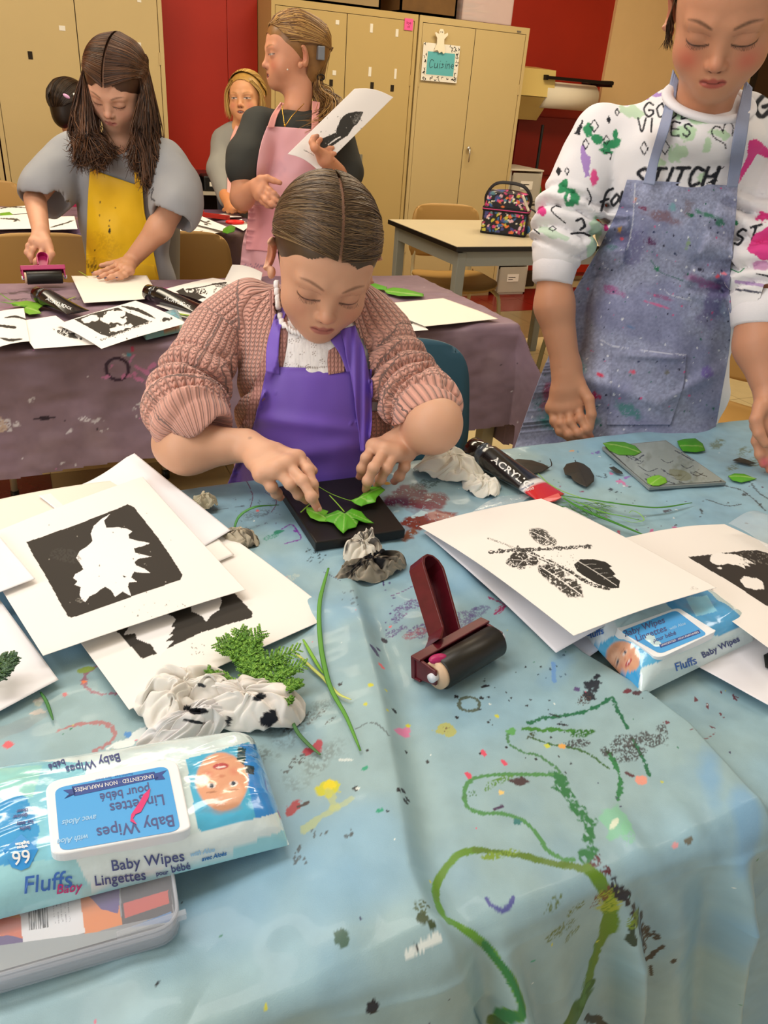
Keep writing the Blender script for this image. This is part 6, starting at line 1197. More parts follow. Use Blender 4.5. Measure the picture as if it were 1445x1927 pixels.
# --- clear plastic sleeves
sl = mat('clear_film', 'E8EEF2', rough=.06, alpha=.16, coat=1.0, spec=1.0, bump=.6, bscale=30, bdist=.01)
sheet('plastic_sleeve', [(800, 1010), (880, 985), (1075, 1110), (960, 1130)], (.725, .7255, .7258, .7255), 'clear crinkled plastic sleeve poking out under the branch print', 'plastic', m=sl, n=(60, 60), curl=(.003, .002), base='FFFFFF')
sheet('plastic_sleeve', [(865, 985), (935, 935), (1010, 930), (960, 965)], (.726, .728, .728, .728), 'clear plastic sleeve behind the branch print, below the white wipe', 'plastic', m=sl, n=(50, 50), curl=(.006, .002), base='FFFFFF')
sheet('plastic_sleeve', [(1370, 985), (1440, 965), (1520, 1010), (1450, 1040)], (.755, .76, .765, .76), 'clear crinkled plastic bag at the right photo edge', 'plastic', m=sl, n=(60, 60), curl=(.012, .006), base='FFFFFF')

# --- lunch bag on the desk
bl_c = P(948, 438, .722); lbg = thing('lunch_bag', bl_c, 'colourful patterned lunch bag with black straps on the bare desk', 'bag')
rzb = math.radians(-38); Rb = np.array([[math.cos(rzb), -math.sin(rzb), 0], [math.sin(rzb), math.cos(rzb), 0], [0, 0, 1]]); W_, D_, H1 = .215, .15, .125
def rbox(hx, hy, z0, z1, r=.02, n=10, top=False, taper=1.0):
    ring = []
    for cx, cy, a0 in ((hx-r, hy-r, 0), (-hx+r, hy-r, math.pi/2), (-hx+r, -hy+r, math.pi), (hx-r, -hy+r, 1.5*math.pi)):
        for k in range(n): a = a0+math.pi/2*k/(n-1); ring.append((cx+r*math.cos(a), cy+r*math.sin(a)))
        nx = {0: (-1, 0), 1: (0, -1), 2: (1, 0), 3: (0, 1)}
    # densify the straight runs
    R_ = [];
    for i in range(len(ring)):
        a, b = np.array(ring[i]), np.array(ring[(i+1) % len(ring)]); m_ = max(1, int(np.linalg.norm(b-a)/.003)); R_ += [a+(b-a)*t for t in np.arange(m_)/m_]
    R_ = np.array(R_); K_ = max(2, int((z1-z0)/.003)); V = []; 
    for j in range(K_): f = 1+(taper-1)*j/(K_-1); V += [(x*f, y*f, z0+(z1-z0)*j/(K_-1)) for x, y in R_]
    n_ = len(R_); F = [(j*n_+i, j*n_+(i+1) % n_, (j+1)*n_+(i+1) % n_, (j+1)*n_+i) for j in range(K_-1) for i in range(n_)]
    for s in (.9, .75, .5, .25, .02): f = (taper)*s; V += [(x*f, y*f, z1+.012*(1-s)) for x, y in R_]
    for j in range(K_-1, K_+4): F += [(j*n_+i, j*n_+(i+1) % n_, (j+1)*n_+(i+1) % n_, (j+1)*n_+i) for i in range(n_)]
    F.append(tuple(range(n_))[::-1]); return np.array(V)@Rb.T+bl_c, F
def pat(V, seed): 
    cv = Canvas(proj(V), '1B1A22', seed); r_ = np.random.RandomState(seed)
    for k in range(260): cv.blob(r_.uniform(890, 1015), r_.uniform(350, 455), r_.uniform(2, 5.5), r_.uniform(1.5, 4), ['D84A8A', 'E87A3A', '3A6AA8', 'C8C04A', '5A8A9A', 'E4B8C8', 'B83A6A', '4A4A8A'][r_.randint(8)], r_.uniform(0, 3), .5)
    for k in range(60): cv.blob(r_.uniform(890, 1015), r_.uniform(350, 455), r_.uniform(1, 2), None, 'EDE6D8', 0, .5)
    return cv.c
bk_m = mat('black_fabric', '15131A', rough=.8); ptn = mat('printed_nylon', vc=True, rough=.5)
V, F = rbox(W_/2, D_/2, 0, .105); obj('lower_body', V, F, ptn, lbg, col=pat(V, 5)); V, F = rbox(W_/2-.004, D_/2-.004, .118, .185, taper=.9); obj('lid', V, F, ptn, lbg, col=pat(V, 6))
V, F = rbox(W_/2+.003, D_/2+.003, .100, .118); obj('zip_band', V, F, bk_m, lbg); V, F = rbox(W_/2+.005, D_/2+.005, .108, .112); obj('zipper', V, F, mat('pink_zip', 'C8407E', rough=.5), lbg)
V, F = rbox(W_/2+.002, D_/2+.002, -.0, .008); obj('base_piping', V, F, bk_m, lbg)
def lb(x, y, z): return Rb@np.array([x, y, z])+bl_c
MB().tube(spline([lb(-.10, 0, .10), lb(-.108, 0, .16), lb(-.07, 0, .215), lb(0, 0, .225), lb(.07, 0, .212), lb(.108, 0, .16), lb(.10, 0, .10)], 30), .012, 8, flat=.25).out('handle', bk_m, lbg, smooth=True)
MB().tube(spline([lb(.10, -.05, .13), lb(.135, -.07, .12), lb(.17, -.06, .09), lb(.18, -.02, .11)], 16), .009, 8, flat=.3).out('side_strap', bk_m, lbg, smooth=True)
MB().tube([lb(.105, -.07, .012), lb(.105, -.07, .095), lb(.105, .06, .095), lb(.105, .06, .012)], .004, 6, closed=True).out('pocket_edge', bk_m, lbg)
MB().box((-.001, -.001, 0), (0, 0, 0)) if 0 else None
MB().quad([lb(.112, -.068, .01), lb(.112, .058, .01), lb(.112, .058, .09), lb(.112, -.068, .09)]).out('mesh_pocket', mat('mesh_net', '6A3038', rough=.6, alpha=.35), lbg)
MB().sphere(lb(.112, .0, .05), (.016, .036, .036)).out('pocket_contents', mat('crumpled_foil', 'C4B294', rough=.6, bump=.8, bscale=60, bdist=.01), lbg, smooth=True); MB().sphere(lb(.112, -.035, .03), (.008, .026, .018)).out('pocket_contents', mat('blue_bit', '3A6A9A'), lbg, smooth=True)
MB().tube(spline([lb(.07, -.08, .185), lb(.085, -.085, .16), lb(.10, -.085, .135), lb(.11, -.09, .12)], 12), .006, 6).out('ribbon', mat('cream_ribbon', 'D8CBB8', rough=.7), lbg, smooth=True)
# ================================================================ people: shared builders
def rot_deg(a): return rotM(*[math.radians(v) for v in a])
def head_geo(C, ang, s, h, skin, neck, opts={}):
    M = rot_deg(ang); C = np.array(C, float); F_ = Field((-.10, -.125, -.16), (.10, .14, .14), h)
    F_.ell((0, .018, .040), (.073, .093, .076)).ell((0, -.022, -.008), (.0635, .060, .088), k=.03).ell((0, -.028, -.060), (.041, .046, .034), k=.03)
    F_.ell((0, -.063, -.079), (.018, .015, .013), k=.024).ell((0, -.034, .036), (.056, .044, .042), k=.012)
    for s_ in (-1, 1):
        F_.ell((s_*.035, -.047, -.034), (.026, .022, .026), k=.02); F_.cap((s_*.014, -.075, .016), (s_*.040, -.066, .016), .0085, .007, k=.016)
        F_.ell((s_*.031, -.092, -.001), (.015, .011, .0095), k=.014, mode='sub'); F_.ell((s_*.0305, -.0665, -.0015), (.0150, .0130, .0130), k=.005)
        if opts.get('ears', True):
            Re = rotM(s_*.62, .18, 0); F_.ell((s_*.081, .016, -.006), (.0060, .0185, .031), R=Re, k=.006); F_.ell((s_*.087, .009, -.004), (.0060, .0115, .021), R=Re, k=.004, mode='sub'); F_.ell((s_*.075, .004, -.030), (.006, .008, .010), k=.006)
    F_.cap((0, -.072, .012), (0, -.0885, -.024), .0062, .0078, k=.014).ell((0, -.0915, -.0295), (.0088, .0090, .0080), k=.007)
    for s_ in (-1, 1): F_.ell((s_*.0098, -.0840, -.0325), (.0054, .0075, .0055), k=.005)
    F_.ell((0, -.062, -.053), (.026, .019, .021), k=.018)
    for s_ in (-1, 1): F_.cap((s_*.0165, -.0755, -.0545), (s_*.004, -.0822, -.0520), .0030, .0046, k=.005)
    F_.cap((-.010, -.0792, -.0605), (.010, -.0792, -.0605), .0048, .0048, k=.006)
    mo = opts.get('mouth', 0)
    F_.cap((-.0175, -.0835, -.0563), (.0175, -.0835, -.0563), .0010, .0010, k=.004, mode='sub') if not mo else F_.ell((0, -.0845, -.0575), (.014, .008, mo), k=.004, mode='sub')
    for s_ in (-1, 1): F_.ell((s_*.0052, -.0875, -.0390), (.0028, .0035, .0022), k=.002, mode='sub')
    nl = ((np.array(neck)-C)@M)/s; nl2 = nl if nl[2] > -.16 else nl*(.155/abs(nl[2])); F_.cap((0, .026, -.045), nl2*.98, .040, .044, k=.03)
    V, Q = F_.mesh(); x, y, z = V.T; ax = np.abs(x); c = np.tile(lin(skin), (len(V), 1)); nz = fbm(V, 60, 5, 2)
    def mix(m, col, a=1.0):
        nonlocal c; m = (np.clip(m, 0, 1)*a)[:, None]; c = c*(1-m)+np.array(lin(col))*m
    sm = lambda v, e: np.clip(.5-v/e, 0, 1)
    mix(np.exp(-(((ax-.040)/.017)**2+((z+.030)/.016)**2))*(y < -.02), opts.get('blush', 'C8705C'), opts.get('blush_a', .55)); mix(np.exp(-(((x)/.010)**2+((z+.030)/.010)**2))*(y < -.08), 'C8745C', .3)
    mix(np.exp(-(((ax-.030)/.018)**2+((z-.001)/.010)**2))*(y < -.05), 'A87058', .30)
    front = y < -.055
    lipm = sm(np.abs(z+.0565)-(.0072-.0050*(ax/.0185)**2)-.0008*np.cos(x*500)*(z > -.0565), .0022)*sm(ax-.0185, .002)*front; mix(lipm, opts.get('lip', 'AE5E56'), .85)
    mix(sm(np.abs(z+.0563)-.0007, .0012)*sm(ax-.018, .003)*front, '6A2E2A', .8)
    zb = .0165+.0065*np.sin(np.clip((ax-.014)/.036, 0, 1)*math.pi*.75); mix(sm(np.abs(z-zb)-.0024*np.clip(1.25-np.abs(ax-.026)/.022, .15, 1), .0024)*sm(np.abs(ax-.031)-.0175, .003)*front, opts.get('brow', '5A3C26'), .72*1)
    e = np.clip(1-((ax-.0305)/.0165)**2, 0, 1); op = opts.get('open', .7)
    if opts.get('eyes', 'down') == 'down':
        zl = -.0045-.0050*np.sqrt(e); mix(sm(np.abs(z-zl)-.0014, .0014)*(e > 0)*front, '2A1A14', .95); mix(sm(np.abs(z-(zl-.0022))-.0010, .0022)*(e > 0)*front, 'A06A58', .45); mix(sm(np.abs(z-(.0055+.003*e))-.0004, .0016)*(e > .05)*front, '8A5442', .55)
    else:
        zu = -.001+.0046*op*np.sqrt(e); zd = -.0015-.0042*op*np.sqrt(e); ins = (z < zu) & (z > zd) & (e > 0) & front; mix(ins*1.0, 'D2C6BC', .95); gx = opts.get('gaze', 0); r_ = np.hypot(x-np.sign(x)*.0305-gx, z+.0005); mix(ins*sm(r_-.0052, .0008), opts.get('iris', '4E5E66')); mix(ins*sm(r_-.0024, .0008), '0E0C0C')
        mix(sm(np.abs(z-zu)-.0009, .0012)*(e > 0)*front, '2A1A14', .95); mix(sm(np.abs(z-zd)-.0004, .0012)*(e > 0)*front, '7A4A3A', .6)
    if mo: mix(((np.abs(z+.0575) < mo*1.0) & (ax < .013) & (y > -.0825) & front)*1.0, '5A1A18', .9); mix(((np.abs(z+.0575-mo*.45) < mo*.38) & (ax < .0105) & (y > -.081) & front)*1.0, 'EEE6DC', .95)
    mix(((np.hypot(ax-.0052, z+.0392) < .0030) & (y < -.078))*1.0, '5A2A20', .8); mix(((ax > .073) & (np.hypot(y-.010, z+.005) < .016))*1.0, 'B4604A', .45); c *= (1+.05*(nz-.5))[:, None]
    return V*s@M.T+C, Q, c, M
def hair_strands(name, C, M, s, gen, parent, cols, r=.0009, m=None, seg=4):
    V = []; F = []; CC = []; n = 0; rg_ = np.random.RandomState(11)
    for pts in gen:
        p = pts@M.T*s+C if M is not None else pts; k = len(p); T = np.gradient(p, axis=0); T /= np.linalg.norm(T, axis=1)[:, None]+1e-9
        A = np.cross(T, [0.13, .2, .97]); A /= np.linalg.norm(A, axis=1)[:, None]+1e-9; B = np.cross(T, A); rr = r*np.interp(np.linspace(0, 1, k), [0, .12, .8, 1], [.4, 1, .9, .25])[:, None]*rg_.uniform(.7, 1.3)
        for q in range(seg): a = 2*math.pi*q/seg; V.append(p+A*rr*math.cos(a)+B*rr*math.sin(a))
        i = np.arange(k-1)
        for q in range(seg): F.append(np.stack([n+q*k+i, n+((q+1) % seg)*k+i, n+((q+1) % seg)*k+i+1, n+q*k+i+1], 1))
        c_ = np.array(lin(cols[rg_.randint(len(cols))]))*rg_.uniform(.8, 1.2); CC.append(np.tile(c_, (k*seg, 1))); n += k*seg
    return obj(name, np.concatenate(V), np.concatenate(F), m or hairm(), parent, col=np.concatenate(CC))
hairm = lambda: mat('hair', vc=True, rough=.38, spec=.5)
HC = np.array([0, .018, .038])
def hsurf(d, off=0):                                                # point on the hair surface in direction d
    d = d/np.linalg.norm(d, axis=-1)[..., None]; R = 1/np.linalg.norm(d/np.array([.0795, .1015, .0845]), axis=-1); return HC+d*(R[..., None]+off)
def cap_hair(C, M, s, parent, col, h=.003, hairline=None, low=-.075, face=.0, r=(.0785, .1005, .0835), cols=None):
    F_ = Field((-.10, -.10, -.12), (.10, .13, .14), h); F_.ell(HC, r); F_.ell((0, .050, -.030), (.058, .052, .060), k=.03)
    V, Q = F_.mesh(); hl = hairline or (lambda x, y, z: y > -.066+.80*(.072-z)-.10*np.abs(x)+face)
    keep = hl(*V.T) & (V[:, 2] > low); Q = Q[keep[Q].all(1)]; idx = np.full(len(V), -1); u = np.unique(Q); idx[u] = np.arange(len(u)); V = V[u]; Q = idx[Q]
    sf = fbm(V*[1, 1, 1], 90, 3, 2); c = np.array(lin(col))*(.8+.4*sf)[:, None]
    return obj('hair', V*s@M.T+C, Q, hairm(), parent, col=c)
def bez(d0, d1, d2, n=16):
    t = np.linspace(0, 1, n)[:, None]; return d0*(1-t)**2+2*d1*t*(1-t)+d2*t*t
def arm_geo(h, lo, hi, fn):
    F_ = Field(lo, hi, h); fn(F_); return F_.mesh()
def pz(px, py, z): return P(px, py, z)
FR = (.0086, .0080, .0072, .0060)
def hand_fields(F_, wrist, fingers, thumb, sc=1.0, wr=.023, palm=.0125, k=.007):
    w_ = np.array(wrist)
    for f in fingers: F_.cap(w_, f[0], wr*.62, palm*.92*sc, k=.014)
    kn = [np.array(f[0]) for f in fingers]
    for a, b in zip(kn[:-1], kn[1:]): F_.cap(a, b, palm*.80*sc, palm*.80*sc, k=.010); F_.cap(a*.55+w_*.45, b*.55+w_*.45, palm*.95*sc, palm*.95*sc, k=.010)
    for f in fingers:
        r = [q*sc for q in FR]; n = len(f)
        for i in range(n-1): F_.cap(f[i], f[i+1], np.interp(i/(n-1), [0, .33, .66, 1], r), np.interp((i+1)/(n-1), [0, .33, .66, 1], r), k=.003)
        for p in f[1:-1]: F_.ell(p, FR[1]*sc*1.08, k=.004)
    r = [.0125*sc, .0098*sc, .0088*sc, .0068*sc]; n = len(thumb)
    F_.cap(w_, thumb[0], wr*.55, r[0], k=.012)
    for i in range(n-1): F_.cap(thumb[i], thumb[i+1], np.interp(i/(n-1), [0, .33, .66, 1], r), np.interp((i+1)/(n-1), [0, .33, .66, 1], r), k=.004)
def skin_col(V, skin, tips=(), nails=None, nail_col='D8A898', seed=3):
    c = np.tile(lin(skin), (len(V), 1))*(1+.10*(fbm(V, 25, seed, 3)-.5))[:, None]
    for t, col, rad in tips: d = np.linalg.norm(V-np.array(t), axis=1); m = (np.clip(1.2-d/rad, 0, 1)*.75)[:, None]; c = c*(1-m)+np.array(lin(col))*m
    return c
def nails(fs, parent, m=None, sc=1.0, up=ZU):
    mb = MB()
    for f in fs:
        a, b = np.array(f[-2]), np.array(f[-1]); d = (b-a)/np.linalg.norm(b-a); u = np.array(up)-d*np.dot(up, d); u /= np.linalg.norm(u); s = np.cross(d, u); Rm = np.stack([d, s, u], 1)
        mb.sphere(b+u*.0042*sc+d*.0008, (.0052*sc, .0042*sc, .0020*sc), seg=8, R=Rm)
    mb.out('fingernails', m or mat('nail', 'D9A592', rough=.25, coat=.4), parent, smooth=True)
def drape(bv, L, R, name, m, parent, n=(60, 80), off=.004, paint=None, base='808080', blur=3, wrk=0, wf=20, knit=None, seed=2, thick=.0016, zoff=None):
    l = spline([list(map(float, p)) for p in L], n[1]) if len(L) > 2 else np.array([np.array(L[0])+(np.array(L[1])-np.array(L[0]))*t for t in np.linspace(0, 1, n[1])], float)
    r = spline([list(map(float, p)) for p in R], n[1]) if len(R) > 2 else np.array([np.array(R[0])+(np.array(R[1])-np.array(R[0]))*t for t in np.linspace(0, 1, n[1])], float)
    u = np.linspace(0, 1, n[0])[:, None, None]; G = l[None]*(1-u)+r[None]*u; T = np.full(G.shape[:2], np.nan); D = np.zeros(G.shape[:2]+(3,))
    for i in range(n[0]):
        for j in range(n[1]):
            d = ray(*G[i, j]); D[i, j] = d; dn = np.linalg.norm(d); h_ = bv.ray_cast(Vector(C0), Vector(d/dn))
            if h_[0] is not None: T[i, j] = h_[3]/dn
    for _ in range(max(n)):
        if not np.isnan(T).any(): break
        P_ = np.pad(T, 1, constant_values=np.nan); nb = np.stack([P_[2:, 1:-1], P_[:-2, 1:-1], P_[1:-1, 2:], P_[1:-1, :-2]]); 
        with np.errstate(all='ignore'):
            import warnings; warnings.simplefilter('ignore'); f = np.nanmean(nb, 0)
        T = np.where(np.isnan(T), f, T)
    T0 = T.copy()
    for _ in range(blur): P_ = np.pad(T, 1, mode='edge'); T = (P_[2:, 1:-1]+P_[:-2, 1:-1]+P_[1:-1, 2:]+P_[1:-1, :-2]+T)/5
    T = np.minimum(T, T0+.001)
    uv = G.reshape(-1, 2); o_ = off+(wrk*(fbm(uv*[1, .45], wf/1000, seed, 3)-.5)*2 if wrk else 0)
    if zoff is not None: o_ = o_+zoff(uv)
    X = C0+D.reshape(-1, 3)*(T.ravel()-o_)[:, None]; cv = Canvas(uv, base, seed)
    if paint: paint(cv)
    o = obj(name, X, grid_faces(*n)[:, ::-1], m, parent, col=cv.c, knit=knit(uv, X) if knit else None); s = o.modifiers.new('thick', 'SOLIDIFY'); s.thickness = thick; s.offset = -1; return o
def sdf_obj(name, F_, m, parent, col, knit=None, cut=None, dens=None):
    V, Q = F_.mesh()
    if cut is not None:
        n_ = np.cross(V[Q[:, 1]]-V[Q[:, 0]], V[Q[:, 2]]-V[Q[:, 0]]); ce = V[Q].mean(1); fr = ((ce-C0)*n_).sum(1) < 0; px = proj(ce); ins = np.zeros(len(ce), bool); p = np.array(cut, float); k_ = len(p)
        for k in range(k_):
            a, b = p[k], p[(k+1) % k_]; cd = (a[1] > px[:, 1]) != (b[1] > px[:, 1]); ins ^= cd & (px[:, 0] < (b[0]-a[0])*(px[:, 1]-a[1])/((b[1]-a[1]) or 1e-9)+a[0])
        Q = Q[~(ins & fr)]
    c = col(V) if callable(col) else np.tile(lin(col), (len(V), 1)); return obj(name, V, Q, m, parent, col=c, knit=knit(V) if knit else None)
def limb_knit(V, segs, kx=.011, ky=.0065):                          # around/along coordinates for knitwear; segs: list of (a, b)
    best = np.full(len(V), 1e9); out = np.zeros((len(V), 3)); s0 = 0
    for a, b, r in segs:
        a, b = np.array(a), np.array(b); ab = b-a; L = np.linalg.norm(ab); t = np.clip((V-a)@ab/L**2, 0, 1); e = V-a-t[:, None]*ab; d = np.linalg.norm(e, axis=1)/r; u = d < best
        h = ab/L; A = np.cross(h, FW); A /= np.linalg.norm(A); B = np.cross(h, A); th = np.arctan2(e@A, -(e@B)); best[u] = d[u]; out[u, 0] = (th*r/kx)[u]; out[u, 1] = ((s0+t*L)/ky)[u]; s0 += L
    return out
def person(name, base, label): return thing(name, base, label, 'person')
def body(parts, parent, col, core=None):
    if core:                                                         # the body under the clothes, so that head, arms and hands join
        nk, s1, s2, e1, e2, hp = [np.array(q, float) for q in core]; F_ = Field(*bounds([nk, s1, s2, e1, e2, hp], .08), .008); ch = (s1+s2)/2
        F_.cap(nk, ch-ZU*.03, .035, .05, k=.02).cap(ch-ZU*.05, hp, .055, .06, k=.02).cap(s1, s2, .026, .026, k=.02).cap(s1, e1, .026, .024, k=.01).cap(s2, e2, .026, .024, k=.01); v = F_.mesh(); parts = parts+[v]; col = col+[np.tile(col[0].mean(0), (len(v[0]), 1))]
    V = []; F = []; n = 0; C = []
    for (v, f), c in zip(parts, col): V.append(v); F.append(f+n); n += len(v); C.append(c)
    return obj('body', np.concatenate(V), np.concatenate(F), SKIN(), parent, col=np.concatenate(C))
def bounds(pts, pad): p = np.array(pts); return p.min(0)-pad, p.max(0)+pad
def rolls(F_, pts, rads, n=26, amp=.006, per=3.2, jit=.004, seed=1, k=.008):
    p = spline(pts, n); r = np.interp(np.linspace(0, 1, n), np.linspace(0, 1, len(rads)), rads); rg_ = np.random.RandomState(seed); am = amp if callable(amp) else (lambda t: amp)
    for i in range(n-1):
        t = i/(n-1); a = am(t); q = p[i]+rg_.normal(0, jit*min(1, a/.004), 3); ra = r[i]+a*(math.sin(i*2*math.pi/per)); F_.cap(q, p[i+1], ra, r[i+1]+a*math.sin((i+1)*2*math.pi/per), k=k)
    return p

def subdiv(V, Q):
    n = len(V); E = np.sort(np.stack([Q, np.roll(Q, -1, 1)], 2).reshape(-1, 2), 1); key = E[:, 0].astype(np.int64)*(n+1)+E[:, 1]; u, inv = np.unique(key, return_inverse=True); a = u//(n+1); b = u % (n+1)
    M_ = (V[a]+V[b])/2; m_ = inv.reshape(-1, 4)+n; c = np.arange(len(Q))+n+len(u); V2 = np.concatenate([V, M_, V[Q].mean(1)])
    return V2, np.concatenate([np.stack([Q[:, k], m_[:, k], c, m_[:, k-1]], 1) for k in range(4)])
def fold_disp(X, path, s0, per, amp, rad, seed=1, tw=1.5):          # rolls of cloth along a limb, from path length s0 on
    best = np.full(len(X), 1e9); S_ = np.zeros(len(X)); th = np.zeros(len(X)); acc = 0
    for a, b in zip(path[:-1], path[1:]):
        ab = b-a; L = np.linalg.norm(ab); t = np.clip((X-a)@ab/L**2, 0, 1); e = X-a-t[:, None]*ab; d = np.linalg.norm(e, axis=1); u = d < best; h = ab/L; A = np.cross(h, FW); A /= np.linalg.norm(A); best[u] = d[u]; S_[u] = (acc+t*L)[u]; th[u] = np.arctan2(e@A, e@np.cross(h, A))[u]; acc += L
    w_ = np.clip((S_-s0)/(.25*(acc-s0)+1e-6), 0, 1)*(best < rad*2.2); q = np.stack([np.cos(th), np.sin(th), S_*6], 1)
    w_ = w_*np.clip((acc-S_)/.02, 0, 1); ph = 2*math.pi*S_/per+tw*(fbm(q, 1.2, seed, 2)-.5)*4; return -amp*w_*(np.abs(np.sin(ph/2))**.7-.55)*2
# ================================================================ the seated girl
def build_seated():
    C, ang, s = (.4270, 1.1540, 1.0494), (-12, 24.5, 7), 1.01; sk = 'CE9C7E'
    t = person('person', (.56, 1.40, 0), 'seated girl in a pink knit cardigan and purple apron arranging leaves on the black plate')
    nb = PD(600, 650, 1.29); V, Q, c, M = head_geo(C, ang, s, .0017, sk, nb, dict(blush='CC8068', blush_a=.35, brow='6A4630', lip='A86058'))
    shL, shR = PD(412, 625, 1.30), PD(722, 610, 1.30); hips = PD(600, 960, 1.42); T = Field(*bounds([shL, shR, hips, PD(600, 560, 1.3)], .12), .006)
    ry = math.radians(-20); Rm = np.stack([RT, FW, ZU], 1)
    for px, py, d, hw, hd, hh in ((600, 690, 1.31, .125, .075, .10), (595, 800, 1.335, .118, .080, .12), (590, 900, 1.37, .125, .09, .12)): T.ell(PD(px, py, d), (hw, hd, hh), R=Rm, k=.05)
    T.cap(shL+FW*.02-ZU*.01, shR+FW*.02-ZU*.01, .032, .032, k=.03).cap(PD(600, 600, 1.31), nb, .05, .045, k=.03)
    Vt, Qt = T.mesh(); tors = obj('blouse', Vt, Qt, mat('white_cotton', vc=True, rough=.8), t, col=np.tile(lin('E9E6E4'), (len(Vt), 1)))
    # legs on the chair
    Lg = Field(*bounds([hips, (.30, .98, .10), (.72, 1.0, .05), (.8, 1.6, .5)], .14), .008)
    for sx in (-.09, .09):
        hp = np.array([.60, 1.36, .50])+np.array([sx, 0, 0]); kn_ = hp+[-.10, -.34, .02]; ft = kn_+[.0, .02, -.42]; Lg.cap(hp, kn_, .07, .055, k=.03).cap(kn_, ft, .05, .035, k=.02).ell(ft+[0, -.04, -.02], (.035, .09, .03), k=.02)
    sdf_obj('trousers', Lg, mat('dark_denim', '2A3040', rough=.8), t, '2A3040')
    # forearms and hands
    el1, w1 = pz(352, 842, .790), pz(462, 838, .798)
    f1 = [[pz(492, 893, .790), pz(511, 916, .775), pz(520, 928, .757), pz(527, 936, .747)], [pz(520, 884, .799), pz(546, 911, .785), pz(562, 930, .765), pz(576, 942, .750)],
          [pz(541, 874, .803), pz(570, 905, .792), pz(586, 935, .775), pz(597, 956, .757)], [pz(560, 862, .803), pz(580, 885, .797), pz(588, 912, .783), pz(593, 932, .768)]]
    th1 = [pz(520, 848, .785), pz(553, 858, .778), pz(573, 870, .770), pz(590, 886, .764)]
    def g1(F_): F_.cap(pz(335, 835, .79), el1, .040, .040, k=.01).cap(el1, w1, .038, .0245, k=.02).cap(w1, w1*.6+f1[2][0]*.4, .0235, .022, k=.015, flat=(ZU, .8)); hand_fields(F_, w1, f1, th1, 1.0)
    el2, w2 = PD(815, 801, 1.185), pz(772, 824, .797)
    f2 = [[pz(703, 840, .803), pz(689, 862, .792), pz(681, 882, .775), pz(677, 897, .758)], [pz(724, 848, .806), pz(703, 880, .795), pz(692, 905, .773), pz(688, 922, .752)], [pz(744, 853, .802), pz(727, 882, .788), pz(716, 902, .768), pz(709, 914, .751)], [pz(765, 855, .793), pz(761, 878, .780), pz(751, 896, .762), pz(742, 906, .748)]]
    th2 = [pz(722, 838, .786), pz(704, 856, .772), pz(698, 876, .760), pz(690, 896, .752)]
    def g2(F_): F_.cap(PD(826, 784, 1.22), el2, .034, .035, k=.02).cap(el2, w2, .035, .030, k=.04).cap(w2, w2*.6+f2[1][0]*.4, .026, .022, k=.015, flat=(ZU, .8)); hand_fields(F_, w2, f2, th2, 1.0, wr=.029)
    A1 = arm_geo(.0019, *bounds([pz(335, 835, .79), el1, w1]+[p for f in f1 for p in f]+th1, .055), g1); A2 = arm_geo(.0019, *bounds([PD(826, 784, 1.22), el2, w2]+[p for f in f2 for p in f]+th2, .055), g2)
    hs = 'D0A082'; tips = [(f[-1], 'C87A62', .012) for f in f1+f2]+[(f[0], 'C88468', .012) for f in f1+f2]
    inkm = [(pz(470, 822, .822), '5A4A46', .004)]
    b = body([(V, Q), A1, A2], t, [c, skin_col(A1[0], hs, tips+inkm), skin_col(A2[0], hs, tips)], core=(nb, shL, shR, PD(352, 800, 1.20), PD(802, 775, 1.215), hips))
    nails(f1+f2, b, up=(-FW*.25+ZU*.8))
    # cardigan
    kn = (([PD(468, 575, 1.30), PD(408, 625, 1.29), PD(380, 690, 1.26), PD(352, 745, 1.235), PD(354, 785, 1.205), PD(378, 808, 1.19)], [.043, .045, .048, .053, .056, .048]),
          ([PD(665, 580, 1.31), PD(715, 620, 1.30), PD(742, 685, 1.275), PD(766, 735, 1.25), PD(794, 764, 1.225), PD(800, 784, 1.20)], [.043, .044, .046, .050, .050, .044]))
    K = Field(*bounds([shL, shR, hips, PD(300, 780, 1.2), PD(860, 780, 1.2), PD(600, 540, 1.3)], .13), .0032)
    for px, py, d, hw, hd, hh in ((600, 690, 1.315, .136, .085, .10), (595, 800, 1.34, .128, .09, .12), (590, 900, 1.375, .135, .10, .12)): K.ell(PD(px, py, d), (hw, hd, hh), R=Rm, k=.05)
    K.cap(PD(470, 600, 1.31), PD(665, 590, 1.315), .052, .052, k=.04)
    folds = []; segs = [(PD(600, 560, 1.33), PD(595, 950, 1.4), .15)]
    for sd, (pts, rad) in enumerate(kn):
        p = rolls(K, pts, rad, 30, 0.0001, 4.2, .003, 5+sd, k=.010); folds.append(p); segs += [(p[i], p[i+5], rad[2]) for i in range(0, 25, 5)]
    K.ell(pz(392, 832, .835), .040, k=.01, mode='sub').cap(pz(348, 836, .79), pz(450, 842, .80), .048, .045, k=.006, mode='sub').cap(PD(812, 788, 1.19), el2, .036, .041, k=.004, mode='sub').cap(el2, w2, .041, .044, k=.004, mode='sub')
    K.disp(lambda X: (fbm(X, 14, 3, 3)-.5)*.010+fold_disp(X, folds[0], .11, .036, .0095, .06, 3)+fold_disp(X, folds[1], .09, .036, .0085, .055, 5))
    cut = [(515, 560), (560, 520), (650, 548), (665, 600), (694, 665), (700, 760), (692, 860), (690, 1000), (405, 1000), (435, 900), (470, 815), (492, 760), (520, 690), (533, 640), (520, 600)]
    def kcol(V): c = np.tile(lin('D69E8E'), (len(V), 1)); a = np.clip(fbm(V, 5, 3, 2)*2-.6, 0, 1)[:, None]; c = c*(1-a*.3)+np.array(lin('C98F74'))*a*.3; return c
    km = mat('pink_knit', vc=True, rough=.85, kind='knit', bump=1.0, bdist=.0045, sheen=.3)
